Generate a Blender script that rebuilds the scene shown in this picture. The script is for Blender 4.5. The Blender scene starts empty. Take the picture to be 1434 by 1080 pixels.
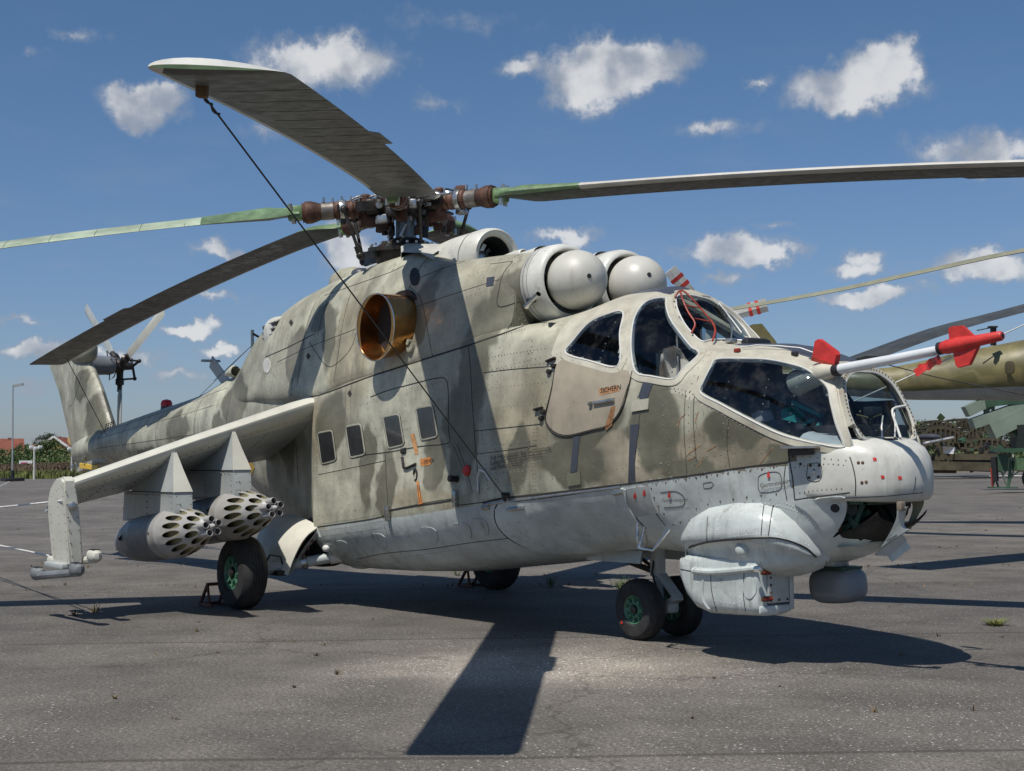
import bpy, bmesh, math, random
import numpy as np
from mathutils import Vector, Matrix, Euler
from mathutils.bvhtree import BVHTree
from mathutils.geometry import delaunay_2d_cdt
random.seed(7)
SC = bpy.context.scene
COL = SC.collection
# ------------------------------------------------------------------ camera
EYE = Vector((8.7344, -7.6783, 1.4267))
YAW, PIT, ROL, FPX = 2.5175206, 0.05114279, -0.01230606, 2022.46
VD = Vector((math.cos(PIT)*math.cos(YAW), math.cos(PIT)*math.sin(YAW), math.sin(PIT)))
VR = VD.cross(Vector((0, 0, 1))).normalized(); VU = VR.cross(VD)
VR, VU = math.cos(ROL)*VR + math.sin(ROL)*VU, -math.sin(ROL)*VR + math.cos(ROL)*VU
cam = bpy.data.objects.new('camera', bpy.data.cameras.new('camera')); COL.objects.link(cam)
cam.data.sensor_width = 36; cam.data.lens = 36*FPX/1434
cam.data.clip_start = 0.05; cam.data.clip_end = 9000
cam.matrix_world = Matrix((( VR.x, VU.x, -VD.x, EYE.x), (VR.y, VU.y, -VD.y, EYE.y), (VR.z, VU.z, -VD.z, EYE.z), (0, 0, 0, 1)))
SC.camera = cam
def ray(px, py): return (VD + VR*((px-717)/FPX) - VU*((py-540)/FPX))
def atY(px, py, y): w = ray(px, py); return EYE + w*((y-EYE.y)/w.y)
def atX(px, py, x): w = ray(px, py); return EYE + w*((x-EYE.x)/w.x)
def atZ(px, py, z=0.0): w = ray(px, py); return EYE + w*((z-EYE.z)/w.z)
def atD(px, py, dd): return EYE + ray(px, py)*dd
# ------------------------------------------------------------------ light
SUN = Vector((0.156, -0.442, 0.884)).normalized()
el = math.asin(SUN.z)
sun = bpy.data.objects.new('sun', bpy.data.lights.new('sun', 'SUN')); COL.objects.link(sun)
sun.data.energy = 5.0; sun.data.angle = math.radians(0.53); sun.data.color = (1.0, 0.95, 0.87)
sun.rotation_euler = SUN.to_track_quat('Z', 'Y').to_euler()
VS = SC.view_settings
VS.view_transform = 'Standard'; VS.look = 'None'; VS.exposure = -0.14; VS.gamma = 1.0; VS.use_curve_mapping = False
W = bpy.data.worlds.new('World'); SC.world = W; W.use_nodes = True

class NT:
    """tiny helper for building node trees"""
    def __init__(s, tree): s.t = tree; s.n = tree.nodes; s.l = tree.links
    def new(s, typ, **kw):
        n = s.n.new(typ)
        for k, v in kw.items(): setattr(n, k, v)
        return n
    def put(s, sock, v):
        if isinstance(v, bpy.types.NodeSocket): s.l.new(v, sock)
        elif v is not None:
            try: sock.default_value = v
            except Exception: sock.default_value = tuple(v) + (1.0,) if len(v) == 3 else v
    def math(s, op, a, b=None, c=None, clamp=False):
        n = s.new('ShaderNodeMath', operation=op, use_clamp=clamp)
        for i, v in enumerate((a, b, c)):
            if v is not None: s.put(n.inputs[i], v)
        return n.outputs[0]
    def vm(s, op, a, b=None, out=0):
        n = s.new('ShaderNodeVectorMath', operation=op); s.put(n.inputs[0], a)
        if b is not None: s.put(n.inputs[1], b)
        return n.outputs[out]
    def length(s, a): return s.vm('LENGTH', a, out='Value')
    def mix(s, f, a, b, mode='MIX'):
        n = s.new('ShaderNodeMix', data_type='RGBA', blend_type=mode); s.put(n.inputs[0], f)
        s.put(n.inputs[6], col4(a)); s.put(n.inputs[7], col4(b)); return n.outputs[2]
    def ramp(s, f, lo, hi, a=0.0, b=1.0, smooth=True):
        n = s.new('ShaderNodeMapRange', interpolation_type='SMOOTHSTEP' if smooth else 'LINEAR', clamp=True)
        s.put(n.inputs[0], f); s.put(n.inputs[1], lo); s.put(n.inputs[2], hi); s.put(n.inputs[3], a); s.put(n.inputs[4], b)
        return n.outputs[0]
    def noise(s, vec, scale, detail=4, rough=0.55, dist=0.0, color=False):
        n = s.new('ShaderNodeTexNoise'); s.put(n.inputs['Vector'], vec)
        n.inputs['Scale'].default_value = scale; n.inputs['Detail'].default_value = detail
        n.inputs['Roughness'].default_value = rough; n.inputs['Distortion'].default_value = dist
        return n.outputs['Color' if color else 'Fac']
    def vor(s, vec, scale, feature='F1', out='Distance', rnd=1.0):
        n = s.new('ShaderNodeTexVoronoi', feature=feature); s.put(n.inputs['Vector'], vec); n.inputs['Scale'].default_value = scale
        n.inputs['Randomness'].default_value = rnd
        return n.outputs[out]
def col4(c):
    if isinstance(c, bpy.types.NodeSocket): return c
    if isinstance(c, (int, float)): return (c, c, c, 1)
    return tuple(c) if len(c) == 4 else tuple(c) + (1.0,)

# ---- sky: physical sky with clouds at their directions
k = NT(W.node_tree); k.n.clear()
sky = k.new('ShaderNodeTexSky', sky_type='NISHITA'); sky.sun_disc = False
sky.sun_elevation = el; sky.sun_rotation = math.atan2(SUN.x, SUN.y)
sky.altitude = 100; sky.air_density = 1.0; sky.dust_density = 0.6; sky.ozone_density = 1.6
geo = k.new('ShaderNodeTexCoord').outputs['Generated']
SKYC = [ # px, py, half width, half height, strength
 (203,150,64,30,1.0),(452,88,105,38,.80),(492,100,60,32,.55),(735,88,52,17,.45),(822,112,62,50,1.05),(880,92,88,42,1.1),(835,78,50,30,.8),(932,112,40,22,.6),
 (1205,122,100,34,.95),(1240,98,58,36,1.1),(1370,215,98,30,.62),(610,138,44,20,.42),(1000,178,66,16,.45),(1068,110,26,10,.4),
 (1030,350,98,24,.72),(1085,352,44,18,.7),(1212,352,34,16,.55),(1200,368,50,16,.55),(1212,414,66,20,.85),(1010,390,46,16,.42),(1395,372,84,24,.75),
 (264,455,42,16,.85),(60,490,84,16,.75),(310,490,44,12,.7),(320,355,54,16,.6),(498,352,52,44,.75),(790,337,56,14,.55),(20,440,48,9,.35),(100,50,44,14,.35),
 (372,184,30,18,.3),(180,500,70,14,.4),(1300,400,30,16,.3),(300,412,44,10,.4),(40,82,20,18,.22),(640,30,120,20,.12),(240,530,80,16,.35),(1090,310,50,12,.2),(30,540,60,16,.3)]
n1 = k.noise(geo, 26.0, 9, 0.6, 0.0, True)
warp = k.vm('SCALE', k.vm('SUBTRACT', n1, (0.5, 0.5, 0.5))); warp.node.inputs['Scale'].default_value = 0.045
gw = k.vm('ADD', geo, warp)
dens = None; vert = None
for (cx, cy, hw, hh, st) in SKYC:
    dvec = ray(cx, cy).normalized(); sx = hw/FPX; sy = hh/FPX
    rr = dvec.cross(Vector((0, 0, 1))).normalized(); uu = rr.cross(dvec)
    R = Matrix((rr, uu, -dvec)).transposed()
    mp = k.new('ShaderNodeMapping', vector_type='TEXTURE'); k.put(mp.inputs[0], gw)
    mp.inputs['Location'].default_value = dvec; mp.inputs['Rotation'].default_value = R.to_euler(); mp.inputs['Scale'].default_value = (sx*1.38, sy*1.42, 0.4)
    ln = k.length(mp.outputs[0])
    dd = k.math('MULTIPLY', k.math('SUBTRACT', 1.0, ln, clamp=True), (st*.90+.17)*1.7)
    dens = dd if dens is None else k.math('MAXIMUM', dens, dd)
sepg = k.new('ShaderNodeSeparateXYZ'); k.put(sepg.inputs[0], geo)
# scattered clouds elsewhere round the horizon, and thin veils
big = k.noise(k.vm('MULTIPLY', geo, (1, 1, 3.5)), 5.0, 8, 0.58)
away = k.ramp(k.vm('DOT_PRODUCT', geo, tuple(VD), out='Value'), 0.93, 0.80)
belt = k.math('MULTIPLY', k.ramp(sepg.outputs[2], 0.02, 0.10), k.ramp(sepg.outputs[2], 0.55, 0.3))
els = k.math('MULTIPLY', k.math('MULTIPLY', k.ramp(big, 0.56, 0.72), 0.9), k.math('MULTIPLY', away, belt))
veil = k.math('MULTIPLY', k.ramp(k.noise(k.vm('MULTIPLY', geo, (1, 1, 4)), 9.0, 7, 0.6), 0.50, 0.75), k.math('MULTIPLY', k.ramp(sepg.outputs[2], 0.34, 0.05), 0.26))
fine = k.noise(geo, 34.0, 10, 0.62)
d2 = k.math('ADD', dens, k.math('MULTIPLY', k.math('SUBTRACT', fine, 0.5), 1.65))
cl = k.math('MULTIPLY', k.ramp(d2, 0.16, 0.98), k.ramp(dens, 0.02, 0.30))
cover = k.math('MAXIMUM', k.math('MAXIMUM', cl, els), veil)
cover = k.math('MULTIPLY', cover, 0.86)
shade = k.ramp(k.noise(k.vm('ADD', geo, (0.0, 0.0, 0.012)), 26.0, 6, 0.5), 0.35, 0.62)
thick = k.ramp(cover, 0.25, 0.85)
ccol = k.mix(k.math('MULTIPLY', shade, thick), (4.0, 4.5, 5.4), (9.8, 9.8, 9.8))
skyc = k.mix(1.0, sky.outputs[0], k.mix(k.ramp(sepg.outputs[2], 0.0, 0.34, smooth=False), (0.72, 0.81, 1.10), (0.62, 0.85, 1.02)), 'MULTIPLY')
out = k.mix(cover, skyc, ccol)
bg = k.new('ShaderNodeBackground'); k.put(bg.inputs[0], out); bg.inputs[1].default_value = 0.085
k.l.new(bg.outputs[0], k.new('ShaderNodeOutputWorld').inputs[0])

# ------------------------------------------------------------------ mesh helpers
def empty(name, loc=(0, 0, 0), label=None, cat=None, group=None):
    o = bpy.data.objects.new(name, None); o.empty_display_size = 0.3; COL.objects.link(o); o.location = loc
    if label: o['label'] = label
    if cat: o['category'] = cat
    if group: o['group'] = group
    return o
def tag(o, label=None, cat=None, group=None, kind=None):
    if label: o['label'] = label
    if cat: o['category'] = cat
    if group: o['group'] = group
    if kind: o['kind'] = kind
    return o
def mesh(name, vf, mat, parent=None, smooth=True, angle=35, mats=None, label=None, kind=None):
    vs, fs = vf[0], vf[1]; mi = vf[2] if len(vf) > 2 else None
    me = bpy.data.meshes.new(name); me.from_pydata([tuple(v) for v in vs], [], [tuple(f) for f in fs]); me.validate(); me.update()
    for m in (mats or [mat]): me.materials.append(m)
    if mi is not None and len(mi) == len(me.polygons):
        me.polygons.foreach_set('material_index', mi)
    if smooth:
        me.polygons.foreach_set('use_smooth', [True]*len(me.polygons))
        me.set_sharp_from_angle(angle=math.radians(angle))
    o = bpy.data.objects.new(name, me); COL.objects.link(o)
    if parent is not None: o.parent = parent
    if label: o['label'] = label
    if kind: o['kind'] = kind
    return o
def cat(*vfs):
    V = []; F = []; M = []; hasm = any(len(v) > 2 for v in vfs)
    for v in vfs:
        b = len(V); V += list(v[0]); F += [tuple(i+b for i in f) for f in v[1]]
        M += list(v[2]) if len(v) > 2 else [0]*len(v[1])
    return (V, F, M) if hasm else (V, F)
def setm(vf, i): return (vf[0], vf[1], [i]*len(vf[1]))
def xf(vf, M): return ([M @ Vector(v) for v in vf[0]],) + tuple(vf[1:])
def mirror(vf): return ([Vector((v[0], -v[1], v[2])) for v in vf[0]], [tuple(reversed(f)) for f in vf[1]]) + tuple(vf[2:])
def grid(rings, closed=True, cap0=False, cap1=False):
    """rings: equal-length point lists -> quads"""
    n = len(rings[0]); V = [p for r in rings for p in r]; F = []
    for i in range(len(rings)-1):
        for j in range(n if closed else n-1):
            a = i*n+j; b = i*n+(j+1) % n; F.append((a, b, b+n, a+n))
    if cap0: F.append(tuple(range(n-1, -1, -1)))
    if cap1: F.append(tuple(range((len(rings)-1)*n, len(rings)*n)))
    return (V, F)
def crom(pts, n, closed=False):
    """Catmull-Rom resample of a list of vectors to n points, evenly per arc length"""
    P = [Vector(p) for p in pts]; m = len(P); dense = []
    segs = m if closed else m-1
    for i in range(segs):
        p1 = P[i]; p2 = P[(i+1) % m]
        p0 = P[(i-1) % m] if (closed or i > 0) else p1*2-p2
        p3 = P[(i+2) % m] if (closed or i+2 < m) else p2*2-p1
        for s in range(12):
            t = s/12; t2 = t*t; t3 = t2*t
            dense.append(0.5*((2*p1)+(p2-p0)*t+(2*p0-5*p1+4*p2-p3)*t2+(3*p1-p0-3*p2+p3)*t3))
    dense.append(P[0].copy() if closed else P[-1].copy())
    L = [0.0]
    for a, b in zip(dense, dense[1:]): L.append(L[-1]+(b-a).length)
    outp = []; j = 0; tot = L[-1]; cnt = n if closed else n-1
    for i in range(n):
        s = tot*i/cnt
        while j < len(L)-2 and L[j+1] < s: j += 1
        d = L[j+1]-L[j]; f = 0 if d < 1e-9 else (s-L[j])/d
        outp.append(dense[j].lerp(dense[j+1], min(1, max(0, f))))
    return outp
def frame_of(dv):
    dv = Vector(dv).normalized(); a = Vector((0, 0, 1)) if abs(dv.z) < 0.9 else Vector((1, 0, 0))
    u = dv.cross(a).normalized(); return u, u.cross(dv), dv
def tube(pts, r, seg=8, caps=True, closed=False):
    P = [Vector(p) for p in pts]; rings = []; n = len(P); u = None
    for i in range(n):
        if closed: t = P[(i+1) % n]-P[i-1]
        else: t = P[min(n-1, i+1)]-P[max(0, i-1)]
        t.normalize()
        if u is None: u = frame_of(t)[0]
        u = (u - t*u.dot(t)).normalized(); v = t.cross(u)
        rad = r[i] if isinstance(r, (list, tuple)) else r
        rings.append([P[i]+u*math.cos(2*math.pi*q/seg)*rad+v*math.sin(2*math.pi*q/seg)*rad for q in range(seg)])
    if closed: rings.append(rings[0])
    return grid(rings, True, caps and not closed, caps and not closed)
def lathe(prof, org, axis, seg=24, caps=True, a0=0, a1=None):
    """prof: (distance along axis, radius)"""
    u, v, d = frame_of(axis); org = Vector(org); rings = []
    for s, r in prof:
        rings.append([org+d*s+(u*math.cos(2*math.pi*q/seg)+v*math.sin(2*math.pi*q/seg))*r for q in range(seg)])
    return grid(rings, True, caps, caps)
def box(c, s, R=None, bev=0.0):
    """box centre c, full size s, optional rotation matrix, chamfered edges"""
    c = Vector(c); hx, hy, hz = s[0]/2, s[1]/2, s[2]/2
    if bev <= 0:
        V = [Vector((x*hx, y*hy, z*hz)) for z in (-1, 1) for y in (-1, 1) for x in (-1, 1)]
        F = [(0, 2, 3, 1), (4, 5, 7, 6), (0, 1, 5, 4), (2, 6, 7, 3), (0, 4, 6, 2), (1, 3, 7, 5)]
    else:
        bm = bmesh.new(); bmesh.ops.create_cube(bm, size=1)
        for v in bm.verts: v.co = Vector((v.co.x*s[0], v.co.y*s[1], v.co.z*s[2]))
        bmesh.ops.bevel(bm, geom=list(bm.edges), offset=min(bev, 0.45*min(s)), segments=2, affect='EDGES', profile=0.5)
        V = [v.co.copy() for v in bm.verts]; F = [tuple(v.index for v in f.verts) for f in bm.faces]; bm.free()
    if R is not None: V = [R @ v for v in V]
    return ([v+c for v in V], F)
def bar(a, b, w, h=None, up=(0, 0, 1)):
    a = Vector(a); b = Vector(b); d = (b-a).normalized(); u = Vector(up)
    s = d.cross(u); s = s.normalized() if s.length > 1e-4 else Vector((1, 0, 0)); t = s.cross(d); h = h or w
    R = Matrix((d, s, t)).transposed(); return box((a+b)/2, ((b-a).length, w, h), R)
def prism(poly, depth, M=None, bev=0):
    """poly: 2D outline in local XY, extruded along Z (both ways)"""
    n = len(poly); V = [Vector((p[0], p[1], -depth/2)) for p in poly]+[Vector((p[0], p[1], depth/2)) for p in poly]
    F = [tuple(range(n-1, -1, -1)), tuple(range(n, 2*n))]+[(i, (i+1) % n, n+(i+1) % n, n+i) for i in range(n)]
    vf = (V, F)
    return xf(vf, M) if M is not None else vf
def sellip(c, s, e1=0.7, e2=0.7, nu=20, nv=28, R=None):
    """superellipsoid, half sizes s"""
    f = lambda w, m: math.copysign(abs(w)**m, w)
    rings = []
    for i in range(nu+1):
        ph = -math.pi/2+math.pi*i/nu; cp = max(1e-3, math.cos(ph)); sp = math.sin(ph)
        rings.append([Vector((s[0]*f(cp, e1)*f(math.cos(2*math.pi*j/nv), e2), s[1]*f(cp, e1)*f(math.sin(2*math.pi*j/nv), e2), s[2]*f(sp, e1))) for j in range(nv)])
    vf = grid(rings, True, True, True); c = Vector(c)
    return ([(R @ v if R is not None else v)+c for v in vf[0]], vf[1])

# ------------------------------------------------------------------ materials
def M(name, base, rough=0.5, metal=0.0, var=0.12, scale=6.0, grime=None, gamt=0.0, rust=0.0, bump=0.0, bscale=30.0, spec=0.5, streak=0.0, blobs=None, dark=None, emit=None, dent=0.0, second=None, tints=None, panels=0.0, rvar=0.09):
    m = bpy.data.materials.new(name); m.use_nodes = True; q = NT(m.node_tree); q.n.clear()
    bs = q.new('ShaderNodeBsdfPrincipled'); q.l.new(bs.outputs[0], q.new('ShaderNodeOutputMaterial').inputs[0])
    P = q.new('ShaderNodeTexCoord').outputs['Object']
    c = col4(base)
    if blobs:
        wv = q.vm('SCALE', q.vm('SUBTRACT', q.noise(P, 2.6, 3, 0.5, 0, True), (0.5, 0.5, 0.5))); wv.node.inputs['Scale'].default_value = 0.42
        Q = q.vm('ADD', P, wv); dm = None
        for (x, z, rx, rz, rot) in blobs:
            mp = q.new('ShaderNodeMapping', vector_type='TEXTURE'); q.put(mp.inputs[0], Q)
            mp.inputs['Location'].default_value = (x, 0, z); mp.inputs['Rotation'].default_value = (0, rot, 0); mp.inputs['Scale'].default_value = (rx, 50, rz)
            ln = q.length(mp.outputs[0]); dm = ln if dm is None else q.math('MINIMUM', dm, ln)
        msk = q.ramp(dm, 1.03, 0.80)
        for lst, tc in (tints or []):
            tm = None
            for (x, z, rx, rz, rot) in lst:
                mp = q.new('ShaderNodeMapping', vector_type='TEXTURE'); q.put(mp.inputs[0], Q)
                mp.inputs['Location'].default_value = (x, 0, z); mp.inputs['Scale'].default_value = (rx, 50, rz)
                ln = q.length(mp.outputs[0]); tm = ln if tm is None else q.math('MINIMUM', tm, ln)
            c = q.mix(q.math('MULTIPLY', q.ramp(tm, 1.12, .7), .85), c, tc)
        # scuffed, blotchy weathering of old paint
        w1 = q.noise(P, 1.7, 7, .66, .5); w2 = q.noise(q.vm('MULTIPLY', P, (1, 1, .45)), 5.5, 7, .7, .8)
        c = q.mix(1.0, c, q.mix(q.ramp(w1, .34, .64), (.84, .84, .82), (1.12, 1.12, 1.10)), 'MULTIPLY')
        c = q.mix(1.0, c, q.mix(q.ramp(w2, .36, .66), (.90, .90, .89), (1.07, 1.07, 1.07)), 'MULTIPLY')
        c = q.mix(msk, c, dark)
        if second:
            # the same stains seen the other way: brownish patches
            c = q.mix(q.math('MULTIPLY', q.ramp(q.noise(P, 0.9, 3, 0.5), 0.48, 0.62), 0.6), c, q.mix(msk, second, tuple(0.55*v for v in second)))
    if var > 0:
        a = q.noise(P, scale, 6, 0.6)
        c = q.mix(1.0, c, q.mix(q.ramp(a, 0.25, 0.75), (1-var,)*3, (1+var,)*3), 'MULTIPLY')
        b = q.noise(P, scale*0.22, 3, 0.5)
        c = q.mix(1.0, c, q.mix(q.ramp(b, 0.3, 0.7), (1-var*0.8, 1-var*0.85, 1-var), (1+var*0.7, 1+var*0.7, 1+var*0.6)), 'MULTIPLY')
    if panels > 0:
        sx = q.new('ShaderNodeSeparateXYZ'); q.put(sx.inputs[0], P)
        for (a, b, off) in ((.62, .43, 0.0), (1.35, .30, 3.7)):
            cx = q.new('ShaderNodeCombineXYZ'); zz = q.math('SUBTRACT', sx.outputs[2], q.math('MULTIPLY', sx.outputs[0], .1))
            row = q.math('FLOOR', q.math('DIVIDE', q.math('ADD', zz, off), b)); q.put(cx.inputs[1], row)
            q.put(cx.inputs[0], q.math('FLOOR', q.math('ADD', q.math('DIVIDE', sx.outputs[0], a), q.math('MULTIPLY', row, .37))))
            wn = q.new('ShaderNodeTexWhiteNoise', noise_dimensions='3D'); q.put(wn.inputs[0], cx.outputs[0])
            c = q.mix(1.0, c, q.mix(wn.outputs[0], (1-panels,)*3, (1+panels,)*3), 'MULTIPLY')
        ch = q.noise(P, 48, 5, .75); c = q.mix(q.math('MULTIPLY', q.ramp(ch, .66, .70), .55), c, (.50, .49, .45))
        ch = q.noise(q.vm('ADD', P, (5, 2, 8)), 36, 6, .75); c = q.mix(q.math('MULTIPLY', q.ramp(ch, .65, .70), .65), c, (.085, .07, .055))
        sc1 = q.noise(q.vm('MULTIPLY', P, (30, 30, 3)), 1.0, 3, .6); c = q.mix(q.math('MULTIPLY', q.math('MULTIPLY', q.ramp(sc1, .62, .68), q.ramp(q.noise(P, 2.2, 3, .5), .5, .65)), .5), c, (.13, .10, .075))
    if streak > 0:
        s1 = q.noise(q.vm('MULTIPLY', P, (14, 14, 1.1)), 1.0, 4, 0.6)
        s2 = q.noise(P, 1.3, 3, 0.5)
        f = q.math('MULTIPLY', q.math('MULTIPLY', q.ramp(s1, 0.50, 0.72), q.ramp(s2, 0.42, 0.62)), streak)
        c = q.mix(f, c, grime or (0.10, 0.085, 0.06))
    if gamt > 0:
        g1 = q.noise(P, 9.0, 8, 0.68, 0.4); c = q.mix(q.math('MULTIPLY', q.ramp(g1, 0.56, 0.74), gamt), c, grime or (0.09, 0.08, 0.06))
    if rust > 0:
        r1 = q.noise(q.vm('MULTIPLY', P, (1, 1, 0.55)), 21.0, 8, 0.7)
        r2 = q.noise(P, 2.0, 3, 0.5)
        f = q.math('MULTIPLY', q.ramp(r1, 0.66-0.05*rust, 0.72), q.ramp(r2, 0.46, 0.6)); f = q.math('MULTIPLY', f, min(1.0, rust))
        c = q.mix(f, c, (0.20, 0.075, 0.03))
    q.put(bs.inputs['Base Color'], c)
    rn = q.noise(P, scale*2.3, 5, 0.6)
    q.put(bs.inputs['Roughness'], q.ramp(rn, 0.3, 0.7, max(0.03, rough-rvar), min(1, rough+rvar)))
    bs.inputs['Metallic'].default_value = metal; bs.inputs['Specular IOR Level'].default_value = spec
    if emit: bs.inputs['Emission Color'].default_value = col4(emit); bs.inputs['Emission Strength'].default_value = 1
    prev = None
    if dent > 0:
        bn = q.new('ShaderNodeBump'); bn.inputs['Strength'].default_value = 1.0; bn.inputs['Distance'].default_value = dent
        q.put(bn.inputs['Height'], q.noise(P, 3.1, 3, 0.45)); prev = bn.outputs[0]
    if bump > 0:
        bn = q.new('ShaderNodeBump'); bn.inputs['Strength'].default_value = 1.0; bn.inputs['Distance'].default_value = bump
        q.put(bn.inputs['Height'], q.noise(P, bscale, 6, 0.6))
        if prev is not None: q.put(bn.inputs['Normal'], prev)
        prev = bn.outputs[0]
    if prev is not None: q.put(bs.inputs['Normal'], prev)
    return m
def glass(name, tint, refl=0.9, rough=0.01):
    m = bpy.data.materials.new(name); m.use_nodes = True; q = NT(m.node_tree); q.n.clear()
    tr = q.new('ShaderNodeBsdfTransparent'); tr.inputs[0].default_value = col4(tint)
    gl = q.new('ShaderNodeBsdfGlossy'); gl.inputs['Roughness'].default_value = rough; gl.inputs[0].default_value = (refl,)*3+(1,)
    gn = q.new('ShaderNodeNewGeometry'); fc = q.math('ABSOLUTE', q.vm('DOT_PRODUCT', gn.outputs['Normal'], gn.outputs['Incoming'], out='Value')); fr = q.math('ADD', 0.045, q.math('MULTIPLY', 0.9, q.math('POWER', q.math('SUBTRACT', 1.0, fc, clamp=True), 5.0)))
    P = q.new('ShaderNodeTexCoord').outputs['Object']
    dust = q.new('ShaderNodeBsdfDiffuse'); dust.inputs[0].default_value = (0.35, 0.34, 0.32, 1)
    mx = q.new('ShaderNodeMixShader'); q.put(mx.inputs[0], fr); q.l.new(tr.outputs[0], mx.inputs[1]); q.l.new(gl.outputs[0], mx.inputs[2])
    m2 = q.new('ShaderNodeMixShader'); q.put(m2.inputs[0], q.math('MULTIPLY', q.ramp(q.noise(P, 7.0, 8, 0.65), 0.45, 0.8), 0.10))
    q.l.new(mx.outputs[0], m2.inputs[1]); q.l.new(dust.outputs[0], m2.inputs[2])
    q.l.new(m2.outputs[0], q.new('ShaderNodeOutputMaterial').inputs[0])
    return m
# ------------------------------------------------------------------ paint on the helicopter
def pxblobs(L, y):
    o = []
    for (cx, cy, w, h, rot) in L:
        a = atY(cx, cy, y); b = atY(cx+w, cy, y); c = atY(cx, cy-h, y)
        o.append((a.x, a.z, abs(b.x-a.x), abs(c.z-a.z), math.radians(rot)))
    return o
BL = pxblobs([(455,470,12,50,0),(470,590,24,46,0),(586,430,16,52,0),(668,500,24,105,0),(650,610,22,70,0),(522,655,11,70,0),(548,680,12,60,0),(614,650,17,48,0),
              (824,600,52,36,-12),(800,650,44,34,0),(905,600,34,62,0),(1010,590,46,36,0),(950,650,40,20,0),(1075,640,40,16,0),(735,640,18,56,0),(690,420,26,40,0),(720,380,14,22,0),
              (408,500,20,40,0),(392,620,18,60,0),(440,440,18,24,0),(600,352,18,16,0),(905,545,18,20,0),(845,545,30,18,0)], -0.8)
BL += pxblobs([(352,560,22,44,0),(330,620,18,40,0),(262,600,20,26,0),(205,640,18,20,0),(122,585,20,44,0),(98,540,9,24,0),(146,520,9,16,0),(126,660,12,12,0)], -0.3)
TAN = pxblobs([(490,490,38,96,0),(735,590,52,84,0),(600,700,60,20,0),(860,700,60,20,0)], -0.8)
BRN = pxblobs([(1010,625,110,42,6),(900,640,60,44,0),(820,650,66,30,0),(470,600,24,50,0)], -0.7)
camo = M('camouflage_paint', (0.385, 0.38, 0.315), 0.46, var=0.24, scale=3.4, grime=(0.15, 0.14, 0.105), gamt=0.55, rust=0.55, streak=0.6, blobs=BL, dark=(0.145, 0.14, 0.105), second=(0.33, 0.31, 0.25), panels=.07, tints=[(TAN, (.345, .31, .225)), (BRN, (.285, .25, .19))], dent=0.020, bump=0.0006, bscale=90, spec=0.45)
pale = M('pale_grey_blue_paint', (0.46, 0.50, 0.495), 0.34, var=0.16, scale=4.0, grime=(0.16, 0.14, 0.11), gamt=0.50, rust=0.75, streak=0.65, panels=.05, dent=0.018, bump=0.0005, bscale=80)
white = M('weathered_white_paint', (0.57, 0.57, 0.53), 0.40, var=0.13, scale=5.0, panels=.03, grime=(0.20, 0.18, 0.14), gamt=0.40, rust=0.30, streak=0.30, dent=0.006)
frame_m = M('canopy_frame_paint', (0.46, 0.44, 0.365), 0.46, var=0.16, scale=7, panels=.03, grime=(0.26, 0.17, 0.10), gamt=0.45, rust=0.8)
seal = M('window_seal', (0.62, 0.62, 0.60), 0.4, var=0.05)
cream = M('cream_paint', (0.58, 0.57, 0.50), 0.42, var=0.08, scale=4, grime=(0.2, 0.17, 0.12), gamt=0.18, dent=0.004)
wingm = M('wing_paint', (0.40, 0.425, 0.42), 0.42, var=0.08, scale=3, grime=(0.15, 0.14, 0.12), gamt=0.20, streak=0.25, dent=0.005)
podm = M('pod_grey_paint', (0.37, 0.36, 0.35), 0.42, var=0.10, scale=5, grime=(0.10, 0.09, 0.08), gamt=0.25)
podd = M('dark_grey_and_pod_shade', (0.16, 0.17, 0.19), 0.40, var=0.14, scale=5)
green = M('hub_green_paint', (0.16, 0.26, 0.12), 0.42, var=0.22, scale=12, grime=(0.06, 0.06, 0.03), gamt=0.4)
palegreen = M('faded_green_white_paint', (0.42, 0.50, 0.38), 0.42, var=0.32, scale=2.2, grime=(0.15, 0.24, 0.13), gamt=0.5)
rusty = M('rusty_steel', (0.088, 0.040, 0.027), 0.66, 0.12, var=0.5, scale=14, grime=(0.24, 0.22, 0.20), gamt=0.9, bump=0.002, bscale=40)
oily = M('oily_dark_metal', (0.055, 0.05, 0.048), 0.42, 0.6, var=0.4, scale=14, grime=(0.17, 0.07, 0.035), gamt=0.8, bump=0.0015, bscale=50)
steel = M('bare_steel', (0.48, 0.48, 0.47), 0.30, 0.9, var=0.15, scale=14, grime=(0.15, 0.08, 0.05), gamt=0.3)
chrome = M('polished_tube', (0.7, 0.7, 0.7), 0.18, 1.0, var=0.05)
copper = M('heat_tinted_titanium', (0.60, 0.29, 0.095), 0.24, 1.0, var=0.0, rvar=0.015)
rubber = M('tyre_rubber', (0.022, 0.022, 0.023), 0.75, var=0.25, scale=12, grime=(0.09, 0.085, 0.075), gamt=0.5, bump=0.001, bscale=60)
rimm = M('green_rim_paint', (0.06, 0.17, 0.105), 0.45, var=0.2, scale=16, grime=(0.05, 0.05, 0.04), gamt=0.5)
black = M('matt_black', (0.016, 0.016, 0.018), 0.6, var=0.2)
gapm = M('panel_gap', (0.03, 0.028, 0.025), 0.85, var=0.2)
darkblue = M('dark_slate_paint', (0.055, 0.062, 0.082), 0.42, var=0.10)
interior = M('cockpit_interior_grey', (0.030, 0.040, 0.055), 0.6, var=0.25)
teal = M('cockpit_teal_paint', (0.04, 0.30, 0.26), 0.45, var=0.2, scale=20)
cloth = M('beige_cloth', (0.74, 0.60, 0.46), 0.9, var=0.12, scale=6, bump=0.004, bscale=14)
redm = M('red_cover', (0.55, 0.035, 0.03), 0.55, var=0.16, scale=14, bump=0.0015, bscale=60)
redt = M('dark_red_paint', (0.30, 0.035, 0.02), 0.5, var=0.3, scale=14)
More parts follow.
